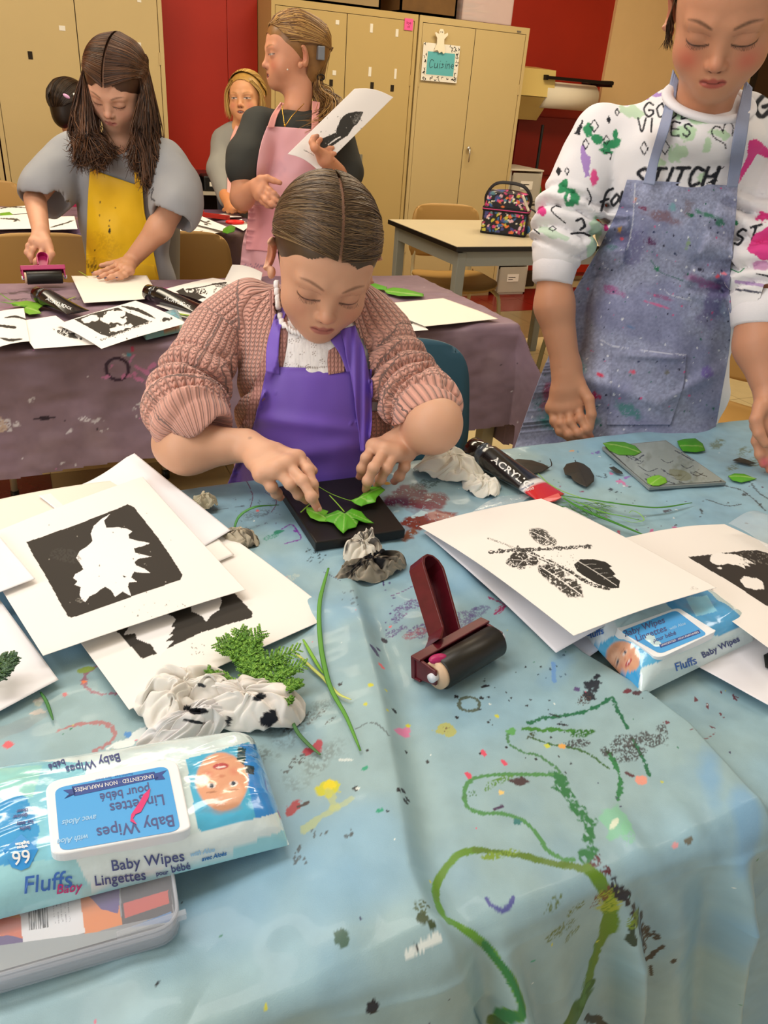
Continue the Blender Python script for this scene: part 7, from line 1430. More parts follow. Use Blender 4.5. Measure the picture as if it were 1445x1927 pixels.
    sdf_obj('cardigan', K, km, t, kcol, knit=lambda V: limb_knit(V, segs, .0105, .0068), cut=cut)
    # cuffs: rolled rims round the forearms
    for pts, r_ in ((([PD(368, 812, 1.195), PD(392, 815, 1.185)]), .052), (([PD(790, 778, 1.22), PD(800, 790, 1.21)]), .050)):
        pass
    # apron bib and straps over blouse and cardigan opening
    Vb, Qb = T.mesh(); bvt = bvh_of(tors); pur = mat('purple_cotton', '6A48B4', vc=True, rough=.5, bump=.15, bscale=700, bdist=.0004, sheen=.2)
    def eyelet(cv):
        for (x, y) in ((545, 668), (568, 664), (592, 665), (541, 686), (557, 688), (579, 690), (560, 640), (531, 650), (606, 680), (548, 642), (590, 650)):
            for k in range(5): a = k*1.257; cv.blob(x+4*math.cos(a), y+4*math.sin(a), 1.1, None, '8A7A70')
            cv.blob(x, y, 1.0, None, '8A7A70')
        for k in range(18): cv.blob(562+k*3.2, 690+2*math.sin(k*.2), 1.0, 2.2, '7A6A60')
        for k in range(12): cv.stroke([(532+k*7, 640), (536+k*7, 690)], 1.2, 'D4D0D0', alpha=.6)
    drape(bvt, [(524, 605), (520, 650), (522, 715)], [(625, 600), (632, 660), (634, 715)], 'lace_front', mat('white_lace', vc=True, rough=.85, bump=.5, bscale=160, bdist=.002), t, (70, 60), .005, eyelet, 'EAE6E4', wrk=.002, wf=60)
    ru = MB(); a = np.linspace(0, 1, 60); pt = spline([(520, 530), (523, 570), (530, 606), (548, 622), (566, 628), (590, 640)], 60)
    bb = [on_surf(bvt, x, y, .012) for x, y in pt]; bb = [(q if q is not None else PD(x, y, 1.235)) for q, (x, y) in zip(bb, pt)]; bb = [q+ZU*.003*math.sin(i*1.7)+FW*.003*math.cos(i*1.7) for i, q in enumerate(bb)]; ru.tube(bb, .0045, 6, 'F0ECEA', flat=.5); ru.out('collar_ruffle', mat('white_lace'), t, smooth=True)
    def knx(uv, X): return np.stack([uv[:, 0]/7.0, uv[:, 1]/9.0, uv[:, 0]*0], 1)
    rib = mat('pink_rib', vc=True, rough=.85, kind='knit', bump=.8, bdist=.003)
    card = [o for o in t.children if o.name.startswith('cardigan')]; bvc = bvh_of(card+[tors])
    drape(bvc, [(505, 545), (508, 590), (500, 650), (480, 720), (455, 800)], [(528, 545), (540, 600), (538, 660), (522, 730), (488, 812)], 'ribbed_placket', rib, t, (16, 60), .007, None, 'BC887E', knit=knx, blur=6)
    drape(bvc, [(618, 660), (616, 680), (618, 705)], [(650, 640), (650, 670), (648, 700)], 'ribbed_placket', rib, t, (14, 14), .008, None, 'C08C80', knit=knx, blur=6)
    def purp(cv): cv.mottle(.01, .10, 5); cv.blob(560, 880, 60, 60, '5A44B8', alpha=.2, soft=.8)
    drape(bvc, [(502, 690), (480, 790), (455, 850), (422, 925)], [(698, 695), (700, 770), (690, 850), (700, 925)], 'apron', pur, t, (80, 70), .010, purp, '6A4AAE', blur=14, wrk=.006, wf=9, zoff=lambda uv: .006*np.exp(-((uv[:, 1]-800-.12*(uv[:, 0]-600))/14)**2)+.005*np.exp(-((uv[:, 1]-850+.2*(uv[:, 0]-600))/18)**2)-.006*np.exp(-((uv[:, 0]-600)/60)**2-((uv[:, 1]-695)/10)**2))
    drape(bvc, [(532, 545), (515, 600), (502, 650), (500, 700)], [(550, 560), (530, 610), (524, 660), (526, 705)], 'apron_strap', pur, t, (10, 40), .013, None, '7352BE', blur=6)
    drape(bvc, [(640, 620), (650, 660), (662, 720), (674, 800), (678, 850)], [(668, 612), (685, 660), (697, 720), (698, 800), (690, 850)], 'apron_strap', pur, t, (14, 50), .017, None, '7352BE', blur=8, zoff=lambda uv: .003*np.sin(uv[:, 0]*.35))
    drape(bvc, [(622, 640), (640, 668), (652, 700)], [(646, 622), (664, 660), (676, 700)], 'apron_strap', pur, t, (10, 20), .013, None, '6A4AB0', blur=6)
    # hair: parted, combed flat to the back
    hl = lambda x, y, z: (y > -.074+.85*(.062-z)-.10*np.abs(x)-.30*np.clip(x, 0, .06)) & ((np.abs(x) > .0032) | (z < .0)) & ~((np.abs(x) > .060) & (z < .014) & (y < .034))
    hd = cap_hair(C, M, s, t, '4A3826', .0026, hl); rg_ = np.random.RandomState(2); gen = []
    G = np.array([0, 1, -.25])
    for k in range(2600):
        sd = -1 if rg_.rand() < .5 else 1; u = rg_.rand()
        y0 = -.070+.16*u; ph = math.radians(17+142*u); z0 = math.sin(ph)*.0845; y0 = .018-math.cos(ph)*.1
        d0 = np.array([sd*.0025, y0-.018, z0]); v = rg_.rand(); d1 = np.array([sd*(.075+.02*rg_.rand()), y0*.6-.012+.05*v, .062-.075*v*0+.0*z0-.02*v]); d2 = np.array([sd*.07, .055+.03*rg_.rand(), -.015-.05*rg_.rand()])
        if u < .30: d1 = np.array([sd*.080, -.074+.05*rg_.rand(), .062-(.050 if sd > 0 else .030)*rg_.rand()+.1*u]); d2 = np.array([sd*.076, .03+.03*rg_.rand(), -.01-.03*rg_.rand()])
        p = hsurf(bez(d0, d1, d2, 16), .0006+.0016*rg_.rand()); p += (rg_.normal(0, .0006, 3))
        if ((np.abs(p[:, 0]) > .066) & (p[:, 2] < .012) & (p[:, 1] < .030)).any(): continue
        gen.append(p)
    for k in range(260):
        sd = -1 if rg_.rand() < .5 else 1; x0 = rg_.uniform(.004, .062); d0 = np.array([sd*x0, -.098+.5*x0, .028-.25*x0]); d1 = np.array([sd*.078, -.03, .03]); d2 = np.array([sd*.078, .03, -.01]); (gen.append(hsurf(bez(d0, d1, d2, 14), .001+.001*rg_.rand())) if k % 3 == 9 else None)
    hair_strands('hair_strands', C, M, s, gen, hd, ['4E3B28', '5C4630', '6A5238', '3E2E20', '78603F', '544028'], .00075)
    gen = []
    for k in range(0): a = rg_.uniform(0, math.pi); st = hsurf(np.array([[math.cos(a)*.08, rg_.uniform(-.06, .05), math.sin(a)*.08]]), .001)[0]; d = rg_.normal(0, 1, 3); o_ = (st-HC)/np.linalg.norm(st-HC); gen.append(np.array([st, st+o_*.003+d*.002, st+o_*.007+d*.007, st+o_*.009+d*.013]))
    lash(C, M, s, b)
    return t
def lash(C, M, s, b, col='1E1410', n=16):
    gen = []
    for sd in (-1, 1):
        for k in range(n): u = (k+.5)/n*2-1; x = sd*.0305+u*.0135; z = -.0045-.0050*math.sqrt(max(0, 1-u*u)); y = -.0795+.004*u*u+(.0015 if abs(u) > .6 else 0); gen.append(np.array([[x, y, z], [x+u*.0012, y-.0030, z-.0022], [x+u*.0026, y-.0056, z-.0028]]))
    hair_strands('eyelashes', np.array(C), M, s, gen, b, [col], .00035)
build_seated()
# ================================================================ the standing girl on the right
def build_right():
    s = 1.12; C, ang = (1.0845, 1.1237, 1.4389), (-44, 30, -2.5); sk = 'C68E6E'
    t = person('person', (1.35, 1.45, 0), 'standing girl at the right in a doodle-print white sweatshirt and paint-stained blue-grey apron')
    nb = PD(1312, 235, 1.36); V, Q, c, M = head_geo(C, ang, s, .0019, sk, nb, dict(blush='C4604E', blush_a=.7, brow='3E2818', lip='A84A44'))
    sp = lambda *a: PD(*a); shL, shR = sp(1130, 262, 1.46), sp(1480, 262, 1.42); Rm = np.stack([RT, FW, ZU], 1)
    T = Field(*bounds([sp(990, 250, 1.45), sp(1600, 300, 1.45), sp(1200, 900, 1.70), sp(1300, 190, 1.4)], .10), .0042)
    for px, py, d, hw, hd, hh in ((1300, 330, 1.455, .155, .085, .12), (1285, 450, 1.52, .150, .095, .13), (1245, 600, 1.60, .150, .10, .13), (1215, 740, 1.66, .165, .105, .14), (1200, 870, 1.70, .17, .11, .12)): T.ell(sp(px, py, d), (hw, hd, hh), R=Rm, k=.06)
    T.cap(shL, shR, .055, .055, k=.05); T.cap(sp(1258, 215, 1.40), sp(1402, 215, 1.38), .036, .036, k=.03).ell(sp(1330, 255, 1.365), (.10, .08, .045), R=Rm, k=.03)
    pL = rolls(T, [shL, sp(1098, 330, 1.48), sp(1072, 400, 1.50), sp(1060, 455, 1.505), sp(1048, 486, 1.51)], [.057, .055, .050, .047, .038], 26, .0001, 4.0, .003, 3, k=.012)
    pR = rolls(T, [shR, sp(1478, 380, 1.42), sp(1455, 480, 1.42), sp(1437, 545, 1.43), sp(1430, 575, 1.43)], [.060, .060, .056, .052, .044], 24, .0001, 4.0, .003, 4, k=.012)
    T.disp(lambda X: (fbm(X, 9, 3, 3)-.5)*.020+(fbm(X*[1, 1, .5], 16, 8, 2)-.5)*.010+fold_disp(X, pL, .09, .036, .012, .055, 7, 2.2)+fold_disp(X, pR, .10, .040, .012, .06, 9, 2.2)); 
    Vt, Qt = subdiv(*T.mesh()); px = proj(Vt); cv = Canvas(px, 'E6E4E6', 4); bkp = '1C1E26'
    gsh = [((1190, 210, 22, 12), 'B8D0B4'), ((1300, 215, 40, 16), 'B6D4B0'), ((1290, 250, 24, 16), 'B6D4B0'), ((1355, 252, 20, 10), 'B8D4B2'), ((1275, 290, 16, 22), 'BCD6B6'), ((1330, 275, 8, 16), 'BCD6B6'), ((1240, 305, 12, 10), 'BCD6B6'), ((1320, 335, 10, 12), 'BCD6B6'), ((1120, 430, 14, 22), 'BCD6BC'), ((1115, 470, 12, 20), 'BCDAC0'), ((1040, 440, 34, 8), 'C0D4C0')]
    for (x, y, a, b), c_ in gsh: cv.blob(x, y, a, b, c_, .3, .6)
    for x, y, a, b, an in ((1107, 245, 10, 14, 0), (1125, 262, 14, 10, .5), (1150, 272, 22, 10, -.2), (1158, 252, 5, 9, 0), (1060, 350, 9, 15, .5), (1075, 372, 16, 17, .3), (1066, 358, 5, 6, 0), (1140, 285, 14, 6, .2), (1385, 420, 5, 5, 0)): cv.blob(x, y, a, b, '2F8A5A', an, .35)
    cv.blob(1070, 372, 3, 9, 'E6E4E6', .2)
    pv = 'A685C4'
    def S_(pts, w_=3, c_=bkp, **k): cv.stroke(pts, w_, c_, **k)
    for ch, x, y in (('M', 1180, 196), ('A', 1200, 190), ('K', 1219, 184), ('E', 1236, 178)): hand_text(cv, ch, (x, y), 26, (.98, -.25), (-.15, -.98), 6, pv)
    for ch, x, y in (('M', 1178, 172), ('I', 1196, 168), ('O', 1205, 166), ('E', 1222, 160)): hand_text(cv, ch, (x, y), 18, (.98, -.25), (-.15, -.98), 5, 'B79BD0')
    cv.poly([(1092, 275), (1099, 272), (1103, 290), (1112, 296), (1108, 330), (1102, 335), (1098, 318), (1093, 300)], pv, rough=2, freq=.2)
    hand_text(cv, 'GO', (1211, 219), 26, (1, .03), (.05, -1), 3.6, bkp); hand_text(cv, 'OD', (1256, 223), 25, (1, .03), (.12, -1), 3.6, bkp, gap=.45); hand_text(cv, 'VI', (1200, 247), 25, (1, .03), (.02, -1), 3.6, bkp); hand_text(cv, 'BES', (1243, 252), 24, (1, .1), (.1, -1), 3.6, bkp)
    hand_text(cv, 'STITCH', (1190, 352), 34, (1, -.02), (.35, -1), 7, bkp, gap=.22); hand_text(cv, 'for', (1126, 398), 36, (1, -.4), (.25, -1), 5, bkp, gap=.1); hand_text(cv, 'Go', (1420, 222), 40, (1, -.2), (.1, -1), 9, bkp); hand_text(cv, 'ST', (1381, 462), 28, (1, -.25), (.25, -1), 5, bkp)
    hp = [(1366, 280), (1362, 270), (1348, 262), (1340, 252), (1341, 242), (1350, 238), (1358, 243), (1360, 250)]; S_(hp, 2.5); S_([(1360, 250), (1363, 236), (1372, 230), (1379, 238), (1378, 254)], 2.5)
    def dia(x, y, h=12, w_=7, f=False):
        q = [(x, y-h), (x+w_, y), (x, y+h), (x-w_, y), (x, y-h)]
        cv.poly(q, bkp) if f else S_(q, 2, smooth=False)
    for a in ((1161, 211, 7, 4), (1118, 237, 12, 8), (1145, 225, 9, 4, True), (1102, 271, 10, 6), (1141, 264, 9, 6), (1212, 279, 13, 7), (1251, 277, 14, 9), (1051, 322, 9, 6, True), (1067, 322, 7, 4), (1040, 430, 5, 7)): dia(*a)
    cv.poly([(1096, 225), (1099, 224), (1090, 254), (1080, 252)], bkp, rough=2); cv.poly([(1366, 311), (1336, 330), (1346, 334), (1325, 347), (1352, 341), (1341, 333)], bkp); S_([(1044, 388), (1038, 393), (1042, 402), (1064, 420)], 2.5); S_([(1046, 387), (1055, 390)], 2.5); S_([(1085, 415), (1095, 412), (1100, 425), (1092, 432)], 5); S_([(1075, 440), (1095, 438), (1110, 444)], 4); S_([(1135, 285), (1150, 290), (1148, 300)], 2); S_([(1105, 355), (1112, 372), (1108, 385)], 3); S_([(1005, 432), (1015, 440)], 3)
    pk_ = 'DA3E8A'; cv.blob(1117, 335, 8, 20, 'E0508E', 0, .5); cv.blob(1020, 398, 9, 10, pk_, 0, .5); cv.blob(1140, 428, 5, 7, pk_); cv.blob(1080, 535, 9, 12, 'B83A7A')
    cv.poly([(1410, 262), (1425, 262), (1445, 280), (1450, 300), (1425, 290), (1412, 310), (1396, 335), (1390, 345), (1392, 325), (1405, 295)], pk_, rough=1.5, freq=.1); cv.poly([(1405, 470), (1420, 440), (1460, 420), (1480, 440), (1470, 490), (1430, 490)], pk_, rough=3, freq=.1); cv.blob(1432, 500, 20, 10, 'C89ABE', 0, .5); cv.blob(1435, 408, 12, 10, pk_, 0, .7)
    S_([(1372, 505), (1390, 512), (1400, 505)], 2, '2F8A5A'); S_([(1425, 515), (1445, 520)], 3); S_([(1385, 545), (1445, 552)], 4, '4A4A5A'); S_([(1385, 530), (1440, 538)], 6, 'B49AC4'); cv.blob(1050, 505, 8, 5, 'B7A0CC'); cv.blob(1075, 506, 8, 5, 'B7A0CC')
    # wide cuffs stay plain white
    tor = obj('sweatshirt', Vt, Qt, mat('sweatshirt_fleece', vc=True, rough=.85, bump=.2, bscale=300, bdist=.001), t, col=cv.c); bv = bvh_of(tor)
    # collar, cuffs
    rb = mat('white_rib', 'E4E2E6', rough=.85, bump=.4, bscale=500, bdist=.001)
    cc_ = sp(1334, 190, 1.335); a = np.linspace(0, 2*math.pi, 60, endpoint=False); MB().tube([cc_+RT*.071*math.cos(v)+(FW*.90+ZU*.42)*.064*math.sin(v) for v in a], .0105, 10, flat=.6, closed=True).out('collar', rb, t, smooth=True)
    for a, b, r0, r1 in ((sp(1049, 472, 1.508), sp(1038, 535, 1.515), .0415, .0385), (sp(1433, 555, 1.43), sp(1425, 618, 1.43), .050, .046)): MB().lathe(a, b, [(0, r0*.8), (.05, r0), (.5, r0*1.03), (.95, r1), (1, r1*.9)], 40).out('cuff', rb, t, smooth=True)
    # arms
    w1 = sp(1066, 694, 1.555); D_ = 1.56; fp = lambda *q: [sp(x, y, D_+dd) for x, y, dd in q]
    f1 = [fp((1088, 762, 0), (1092, 787, -.015), (1103, 808, -.02), (1112, 823, -.01)), fp((1070, 768, .0), (1073, 795, -.012), (1087, 815, -.018), (1104, 828, -.01)), fp((1053, 770, .006), (1056, 798, -.004), (1070, 818, -.01), (1090, 830, -.004)), fp((1039, 768, .014), (1043, 793, .006), (1054, 812, .0), (1072, 826, .0))]
    th = fp((1088, 722, -.010), (1108, 752, -.022), (1113, 780, -.024), (1110, 806, -.016))
    def g1(F_): F_.cap(sp(1042, 522, 1.515), sp(1043, 575, 1.525), .033, .0355, k=.01).cap(sp(1043, 575, 1.525), w1, .0365, .0265, k=.02).cap(w1, w1*.5+f1[1][0]*.5, .026, .027, k=.02, flat=(FW, .75)); hand_fields(F_, w1, f1, th, 1.08, wr=.026, palm=.0135)
    A1 = arm_geo(.0022, *bounds([sp(1043, 490, 1.5), w1]+[p for f in f1 for p in f]+th, .05), g1)
    w2 = sp(1448, 735, 1.42); fq = lambda *q: [sp(x, y, 1.41+dd) for x, y, dd in q]; f2 = [fq((1428, 800, 0), (1424, 830, -.0), (1430, 855, 0), (1436, 874, .0)), fq((1446, 812, 0), (1444, 840, 0), (1446, 868, 0), (1448, 885, 0)), fq((1464, 812, 0), (1464, 842, 0), (1464, 868, 0), (1462, 885, 0)), fq((1482, 806, 0), (1482, 830, 0), (1480, 852, 0), (1478, 870, 0))]; th2 = fq((1432, 765, -.01), (1422, 790, -.02), (1428, 815, -.02), (1440, 835, -.02))
    def g2(F_): F_.cap(sp(1430, 580, 1.43), sp(1428, 650, 1.43), .043, .042, k=.01).cap(sp(1428, 650, 1.43), w2, .042, .028, k=.02); hand_fields(F_, w2, f2, th2, 1.1, wr=.028, palm=.0145)
    A2 = arm_geo(.0024, *bounds([sp(1430, 580, 1.43), w2]+[p for f in f2 for p in f]+th2, .06), g2)
    tips = [(f[-1], 'B8684E', .014) for f in f1+f2]; b = body([(V, Q), A1, A2], t, [c, skin_col(A1[0], 'C48E6E', tips+[(sp(1081, 792, 1.525), '2A2A2E', .0035), (sp(1112, 752, 1.52), '2A2A2E', .003)]), skin_col(A2[0], 'C28C6E', tips+[(sp(1440, 870, 1.4), 'C8506A', .012)])], core=(nb, shL, shR, sp(1047, 490, 1.505), sp(1432, 570, 1.43), sp(1215, 780, 1.67)))
    nails([f1[0], f1[1]], b, up=-FW, sc=1.05)
    # apron: bib, skirt, straps, pocket
    den = mat('denim_apron', vc=True, rough=.75, bump=.35, bscale=420, bdist=.0012)
    def pa(cv):
        cv.mottle(.03, .22, 6); cv.mottle(.3, .42, 7); cv.mottle(.012, .5, 8, '6E729A', .55)
        for x, y, a, b, c_, al in ((1190, 470, 40, 40, '5E5C8A', .5), (1345, 560, 25, 60, '5A4A84', .5), (1150, 545, 30, 10, 'A04A86', .6), (1325, 530, 35, 10, 'A05A92', .55), (1225, 455, 12, 10, '5A2A56', .9), (1250, 410, 40, 14, '7A5A62', .6), (1210, 392, 10, 6, '7A3A5A', .8), (1295, 395, 12, 20, '7A6A6E', .5), (1265, 390, 8, 8, '6AA0A8', .6), (1335, 405, 28, 6, '2E7A5A', .7), (1300, 405, 10, 4, '1F6A4A', .9), (1355, 420, 14, 8, '2E7A5A', .7), (1294, 460, 5, 12, '8AAE3A', .9), (1235, 505, 6, 6, '2E7A5A', .9), (1185, 615, 10, 4, '4A78A8', .5), (1330, 700, 16, 12, '6A5AA0', .7), (1080, 700, 30, 40, '3E8A86', .5), (1060, 780, 60, 40, '2F7A78', .8), (1030, 740, 10, 30, 'A0305E', .6), (1120, 745, 12, 10, 'A82A5A', .8), (1180, 770, 30, 14, '2E7A72', .6), (1280, 450, 60, 40, '7E88AA', .4), (1255, 700, 6, 6, '6E6E6A', .9), (1190, 700, 8, 4, 'D0506A', .8), (1128, 705, 9, 4, 'C83A5A', .9), (1250, 560, 30, 5, '8A3A6E', .5), (1240, 575, 30, 3, 'C85A8A', .7), (1195, 375, 4, 6, 'C88A6A', .9), (1166, 432, 5, 8, 'D8A03A', .9), (1170, 450, 5, 3, 'E05A6A', .9), (1318, 507, 7, 5, '2A2A42', .9), (1350, 520, 5, 4, 'E05A6A', .9), (1362, 515, 7, 3, 'F08A9A', .9), (1150, 465, 14, 8, '2E6A5E', .5)):
            cv.blob(x, y, a, b, c_, .3, .7, alpha=min(1, al*1.25), soft=.5, dry=.24 if a > 9 else 0)
        cv.specks(420, (1000, 350), (1400, 820), (.6, 2.6), ['2E3A5E', 'D8DCE6', '2E6A5E', 'C85A8A', '2A2A42', 'DADDE6'])
        for p_ in ([(1225, 490), (1240, 510), (1262, 520), (1285, 528)], [(1250, 545), (1262, 555), (1300, 565)], [(1195, 345), (1190, 420), (1180, 470)], [(1130, 640), (1170, 655), (1290, 668)]): cv.stroke(p_, 2.2, ['2E6A5E', 'A02A4A', '7E84A6', 'C8CCDA'][len(p_) % 4], rough=.8, alpha=.7)
    L = [(1180, 338), (1160, 400), (1120, 480), (1075, 560), (1045, 640), (1020, 700), (990, 780), (965, 850)]; R = [(1388, 350), (1385, 400), (1378, 470), (1372, 540), (1375, 600), (1372, 660), (1358, 740), (1345, 815)]
    fold = lambda uv: -.010*np.exp(-((uv[:, 0]-1290)/60)**2-((uv[:, 1]-348)/10)**2)+.007*np.exp(-((uv[:, 1]-672-.05*(uv[:, 0]-1250))/7)**2)*np.clip((uv[:, 0]-1140)/60, 0, 1)*np.clip((1300-uv[:, 0])/30, 0, 1)+.007*np.exp(-((uv[:, 1]-700+.5*(uv[:, 0]-1340))/12)**2)*np.clip((uv[:, 0]-1270)/30, 0, 1)+.006*np.exp(-((uv[:, 1]-730+.45*(uv[:, 0]-1300))/10)**2)*np.clip((uv[:, 0]-1230)/40, 0, 1)+.007*np.exp(-((uv[:, 1]-740-.35*(uv[:, 0]-1180))/14)**2)*np.clip((1260-uv[:, 0])/40, 0, 1)
    ap = drape(bv, L, R, 'apron', den, t, (230, 270), .008, pa, '9399B4', blur=16, wrk=.008, wf=8, zoff=fold)
    pk = drape(bv, [(1150, 648), (1150, 740), (1140, 800)], [(1293, 668), (1285, 730), (1262, 800)], 'pocket', den, ap, (60, 60), .0105, pa, '8B91AD', blur=16, wrk=.008, wf=8, zoff=fold)
    drape(bv, [(1266, 130), (1245, 220), (1225, 290), (1210, 345)], [(1277, 150), (1262, 230), (1240, 300), (1232, 348)], 'apron_strap', den, t, (12, 50), .022, None, '8A93AE', blur=12); drape(bv, [(1402, 150), (1385, 230), (1375, 290), (1368, 352)], [(1416, 165), (1408, 240), (1398, 300), (1388, 352)], 'apron_strap', den, t, (12, 50), .022, None, '8A93AE', blur=12)
    # legs
    Lg = Field(*bounds([sp(1200, 850, 1.7), (1.2, 1.3, .04), (1.6, 1.7, .04)], .14), .009)
    for sx in (-.08, .09): hp = np.array([1.36+sx, 1.47, .78]); Lg.cap(hp, hp+[0, .0, -.38], .085, .06, k=.04).cap(hp+[0, 0, -.38], hp+[0, .02, -.72], .055, .04, k=.03).ell(hp+[-.02, -.05, -.74], (.04, .10, .035), k=.02)
    sdf_obj('trousers', Lg, mat('dark_denim', '2A3040', rough=.8), t, '2A3040')
    # hair pulled back
    hl = lambda x, y, z: (y > -.062+.85*(.078-z)-.12*np.abs(x)); hd = cap_hair(C, M, s, t, '2E1F14', .003, hl); rg_ = np.random.RandomState(6); gen = []
    for k in range(900): sd = rg_.uniform(-1, 1); d0 = np.array([sd*.066, -.062+.04*sd*sd, .070-.045*sd*sd]); d1 = np.array([sd*.09, .03, .075-.05*abs(sd)]); gen.append(hsurf(bez(d0, d1, np.array([sd*.03, .1, .03]), 14), .001+.0015*rg_.rand()))
    for sd in (-1, 1):
        for k in range(30): st = np.array([sd*.070, -.016+rg_.normal(0, .004), .035]); gen.append(spline([st, st+[sd*.005, -.004, -.025], st+[sd*.006+rg_.normal(0, .003), .0, -.05], st+[sd*.004+rg_.normal(0, .005), .002, -.08]], 8))
    hair_strands('hair_strands', C, M, s, gen, hd, ['2E1F14', '3C2A1A', '4A3422'], .0008); lash(C, M, s, b)
    return t
build_right()
# ================================================================ the girl in the yellow apron
def build_yellow():
    s = 1.05; C, ang = (.3369, 2.7422, 1.242), (-30, 30.5, 7); sk = 'D6A488'
    t = person('person', (.45, 2.95, 0), 'girl with long brown hair in a grey t-shirt and yellow apron rolling a brayer')
    sp = PD; nb = sp(222, 268, 2.42); V, Q, c, M = head_geo(C, ang, s, .0026, sk, nb, dict(brow='5A3C28', lip='B4685E', blush='D08A74', blush_a=.4))
    Rm = np.stack([RT, FW, ZU], 1); shL, shR = sp(138, 290, 2.50), sp(305, 300, 2.46)
    T = Field(*bounds([sp(30, 300, 2.45), sp(385, 420, 2.4), sp(230, 620, 2.8), sp(220, 240, 2.4)], .10), .006)
    for px, py, d, hw, hd, hh in ((225, 340, 2.52, .155, .09, .12), (238, 430, 2.60, .150, .095, .14), (252, 530, 2.68, .150, .10, .14)): T.ell(sp(px, py, d), (hw, hd, hh), R=Rm, k=.05)
    T.cap(shL, shR, .055, .055, k=.05)
    pL = rolls(T, [shL, sp(105, 330, 2.47), sp(80, 368, 2.45)], [.060, .070, .074], 12, .0001, 4, .002, 2, k=.02); pR = rolls(T, [shR, sp(330, 350, 2.42), sp(332, 395, 2.38)], [.062, .072, .070], 12, .0001, 4, .002, 3, k=.02)
    # open the hems
    T.cap(sp(66, 405, 2.44), sp(88, 372, 2.45), .068, .064, k=.014, mode='sub'); T.cap(sp(318, 430, 2.37), sp(330, 400, 2.38), .066, .062, k=.014, mode='sub')
    T.disp(lambda X: (fbm(X*[1, 1, .5], 9, 3, 3)-.5)*.028); Vt, Qt = T.mesh(); cv = Canvas(proj(Vt), '96979A', 3); cv.mottle(.01, .08, 2); cv.stroke([(280, 365), (288, 355), (284, 372), (292, 378)], 2, '33333A')
    tor = obj('tshirt', Vt, Qt, mat('grey_cotton', vc=True, rough=.85, bump=.1, bscale=300), t, col=cv.c); bv = bvh_of(tor)
    def py(cv):
        cv.mottle(.02, .12, 5); cv.blob(206, 434, 3, 5, '1E1A12', 0, .5)
        for x, y in ((188, 380), (187, 405), (217, 391), (206, 415), (178, 471), (205, 425)): cv.blob(x, y, 1.5, 2, '6A4A12', 0, .5)
        cv.blob(200, 460, 30, 30, 'C8901A', 0, .6, alpha=.35, dry=.4, soft=.5); cv.blob(175, 500, 12, 14, '8A6A1A', 0, .6, alpha=.6, dry=.42)
        for k in range(8): cv.stroke([(166+k*7, 497+k), (169+k*7, 508+k), (172+k*7, 500+k)], 1.6, '3A2A12', alpha=.7)
    ym = mat('yellow_vinyl', vc=True, rough=.45, spec=.4)
    ap = drape(bv, [(169, 318), (165, 380), (163, 440), (162, 490), (163, 545)], [(268, 352), (272, 400), (282, 440), (292, 490), (303, 545)], 'apron', ym, t, (90, 110), .008, py, 'F6C61E', blur=14, wrk=.006, wf=12)
    drape(bv, [(162, 480), (163, 545)], [(290, 500), (303, 545)], 'pocket_band', ym, ap, (60, 24), .012, py, 'EFBE1C', blur=14)
    drape(bv, [(172, 304), (171, 322)], [(186, 308), (185, 327)], 'apron_strap', ym, t, (8, 10), .012, None, 'E9A81C', blur=6); drape(bv, [(252, 318), (254, 350)], [(268, 328), (270, 356)], 'apron_strap', ym, t, (8, 12), .012, None, 'E4B020', blur=6)
    # arms
    w1 = sp(77, 436, 2.36); D1 = 2.33; f = lambda d, *q: [sp(x, y, d+e) for x, y, e in q]
    f1 = [f(D1, (93, 468, 0), (90, 486, -.01), (82, 500, -.015), (77, 507, -.01)), f(D1, (82, 463, 0), (76, 480, -.01), (68, 492, -.01), (66, 500, -.005)), f(D1, (71, 458, 0), (62, 470, -.005), (58, 483, -.005), (60, 493, 0)), f(D1, (62, 454, 0), (54, 463, 0), (51, 475, 0), (55, 484, 0))]; t1 = f(D1, (88, 456, 0), (97, 478, -.01), (88, 495, -.01), (78, 506, -.01))
    def g1(F_): F_.cap(sp(66, 375, 2.44), w1, .034, .025, k=.02); hand_fields(F_, w1, f1, t1, 1.05, wr=.025)
    A1 = arm_geo(.0032, *bounds([sp(66, 375, 2.44), w1]+[p for q in f1 for p in q]+t1, .05), g1)
    w2 = pz(247, 490, .765); f2 = [[pz(222, 499, .757), pz(204, 507, .751), pz(190, 512, .746), pz(176, 515, .741)], [pz(229, 504, .757), pz(212, 513, .751), pz(198, 518, .746), pz(186, 522, .741)], [pz(237, 508, .756), pz(222, 517, .750), pz(210, 521, .745), pz(200, 525, .741)], [pz(245, 510, .753), pz(236, 517, .748), pz(228, 521, .744), pz(221, 524, .741)]]; t2 = [pz(232, 492, .757), pz(214, 496, .752), pz(202, 498, .748), pz(190, 500, .745)]
    def g2(F_): F_.cap(sp(318, 400, 2.40), sp(300, 430, 2.40), .040, .037, k=.01).cap(sp(300, 430, 2.40), w2, .038, .024, k=.02); hand_fields(F_, w2, f2, t2, 1.05, wr=.024)
    A2 = arm_geo(.0032, *bounds([sp(318, 400, 2.40), w2]+[p for q in f2 for p in q]+t2, .05), g2)
    tips = [(q[-1], '4A3A4A', .007) for q in f2]+[(q[-1], 'A06050', .010) for q in f1]+[(sp(62, 452, 2.31), '3A3A3A', .005)]; b = body([(V, Q), A1, A2], t, [c, skin_col(A1[0], 'D29C7C', tips), skin_col(A2[0], 'D29C7C', tips)], core=(nb, shL, shR, sp(68, 378, 2.44), sp(316, 402, 2.40), sp(250, 520, 2.68)))
    nails(f2, b, mat('dark_nail', '3A3048', rough=.4), up=ZU)
    Lg = Field(*bounds([(.15, 2.7, 0), (.75, 3.2, .9)], .05), .01)
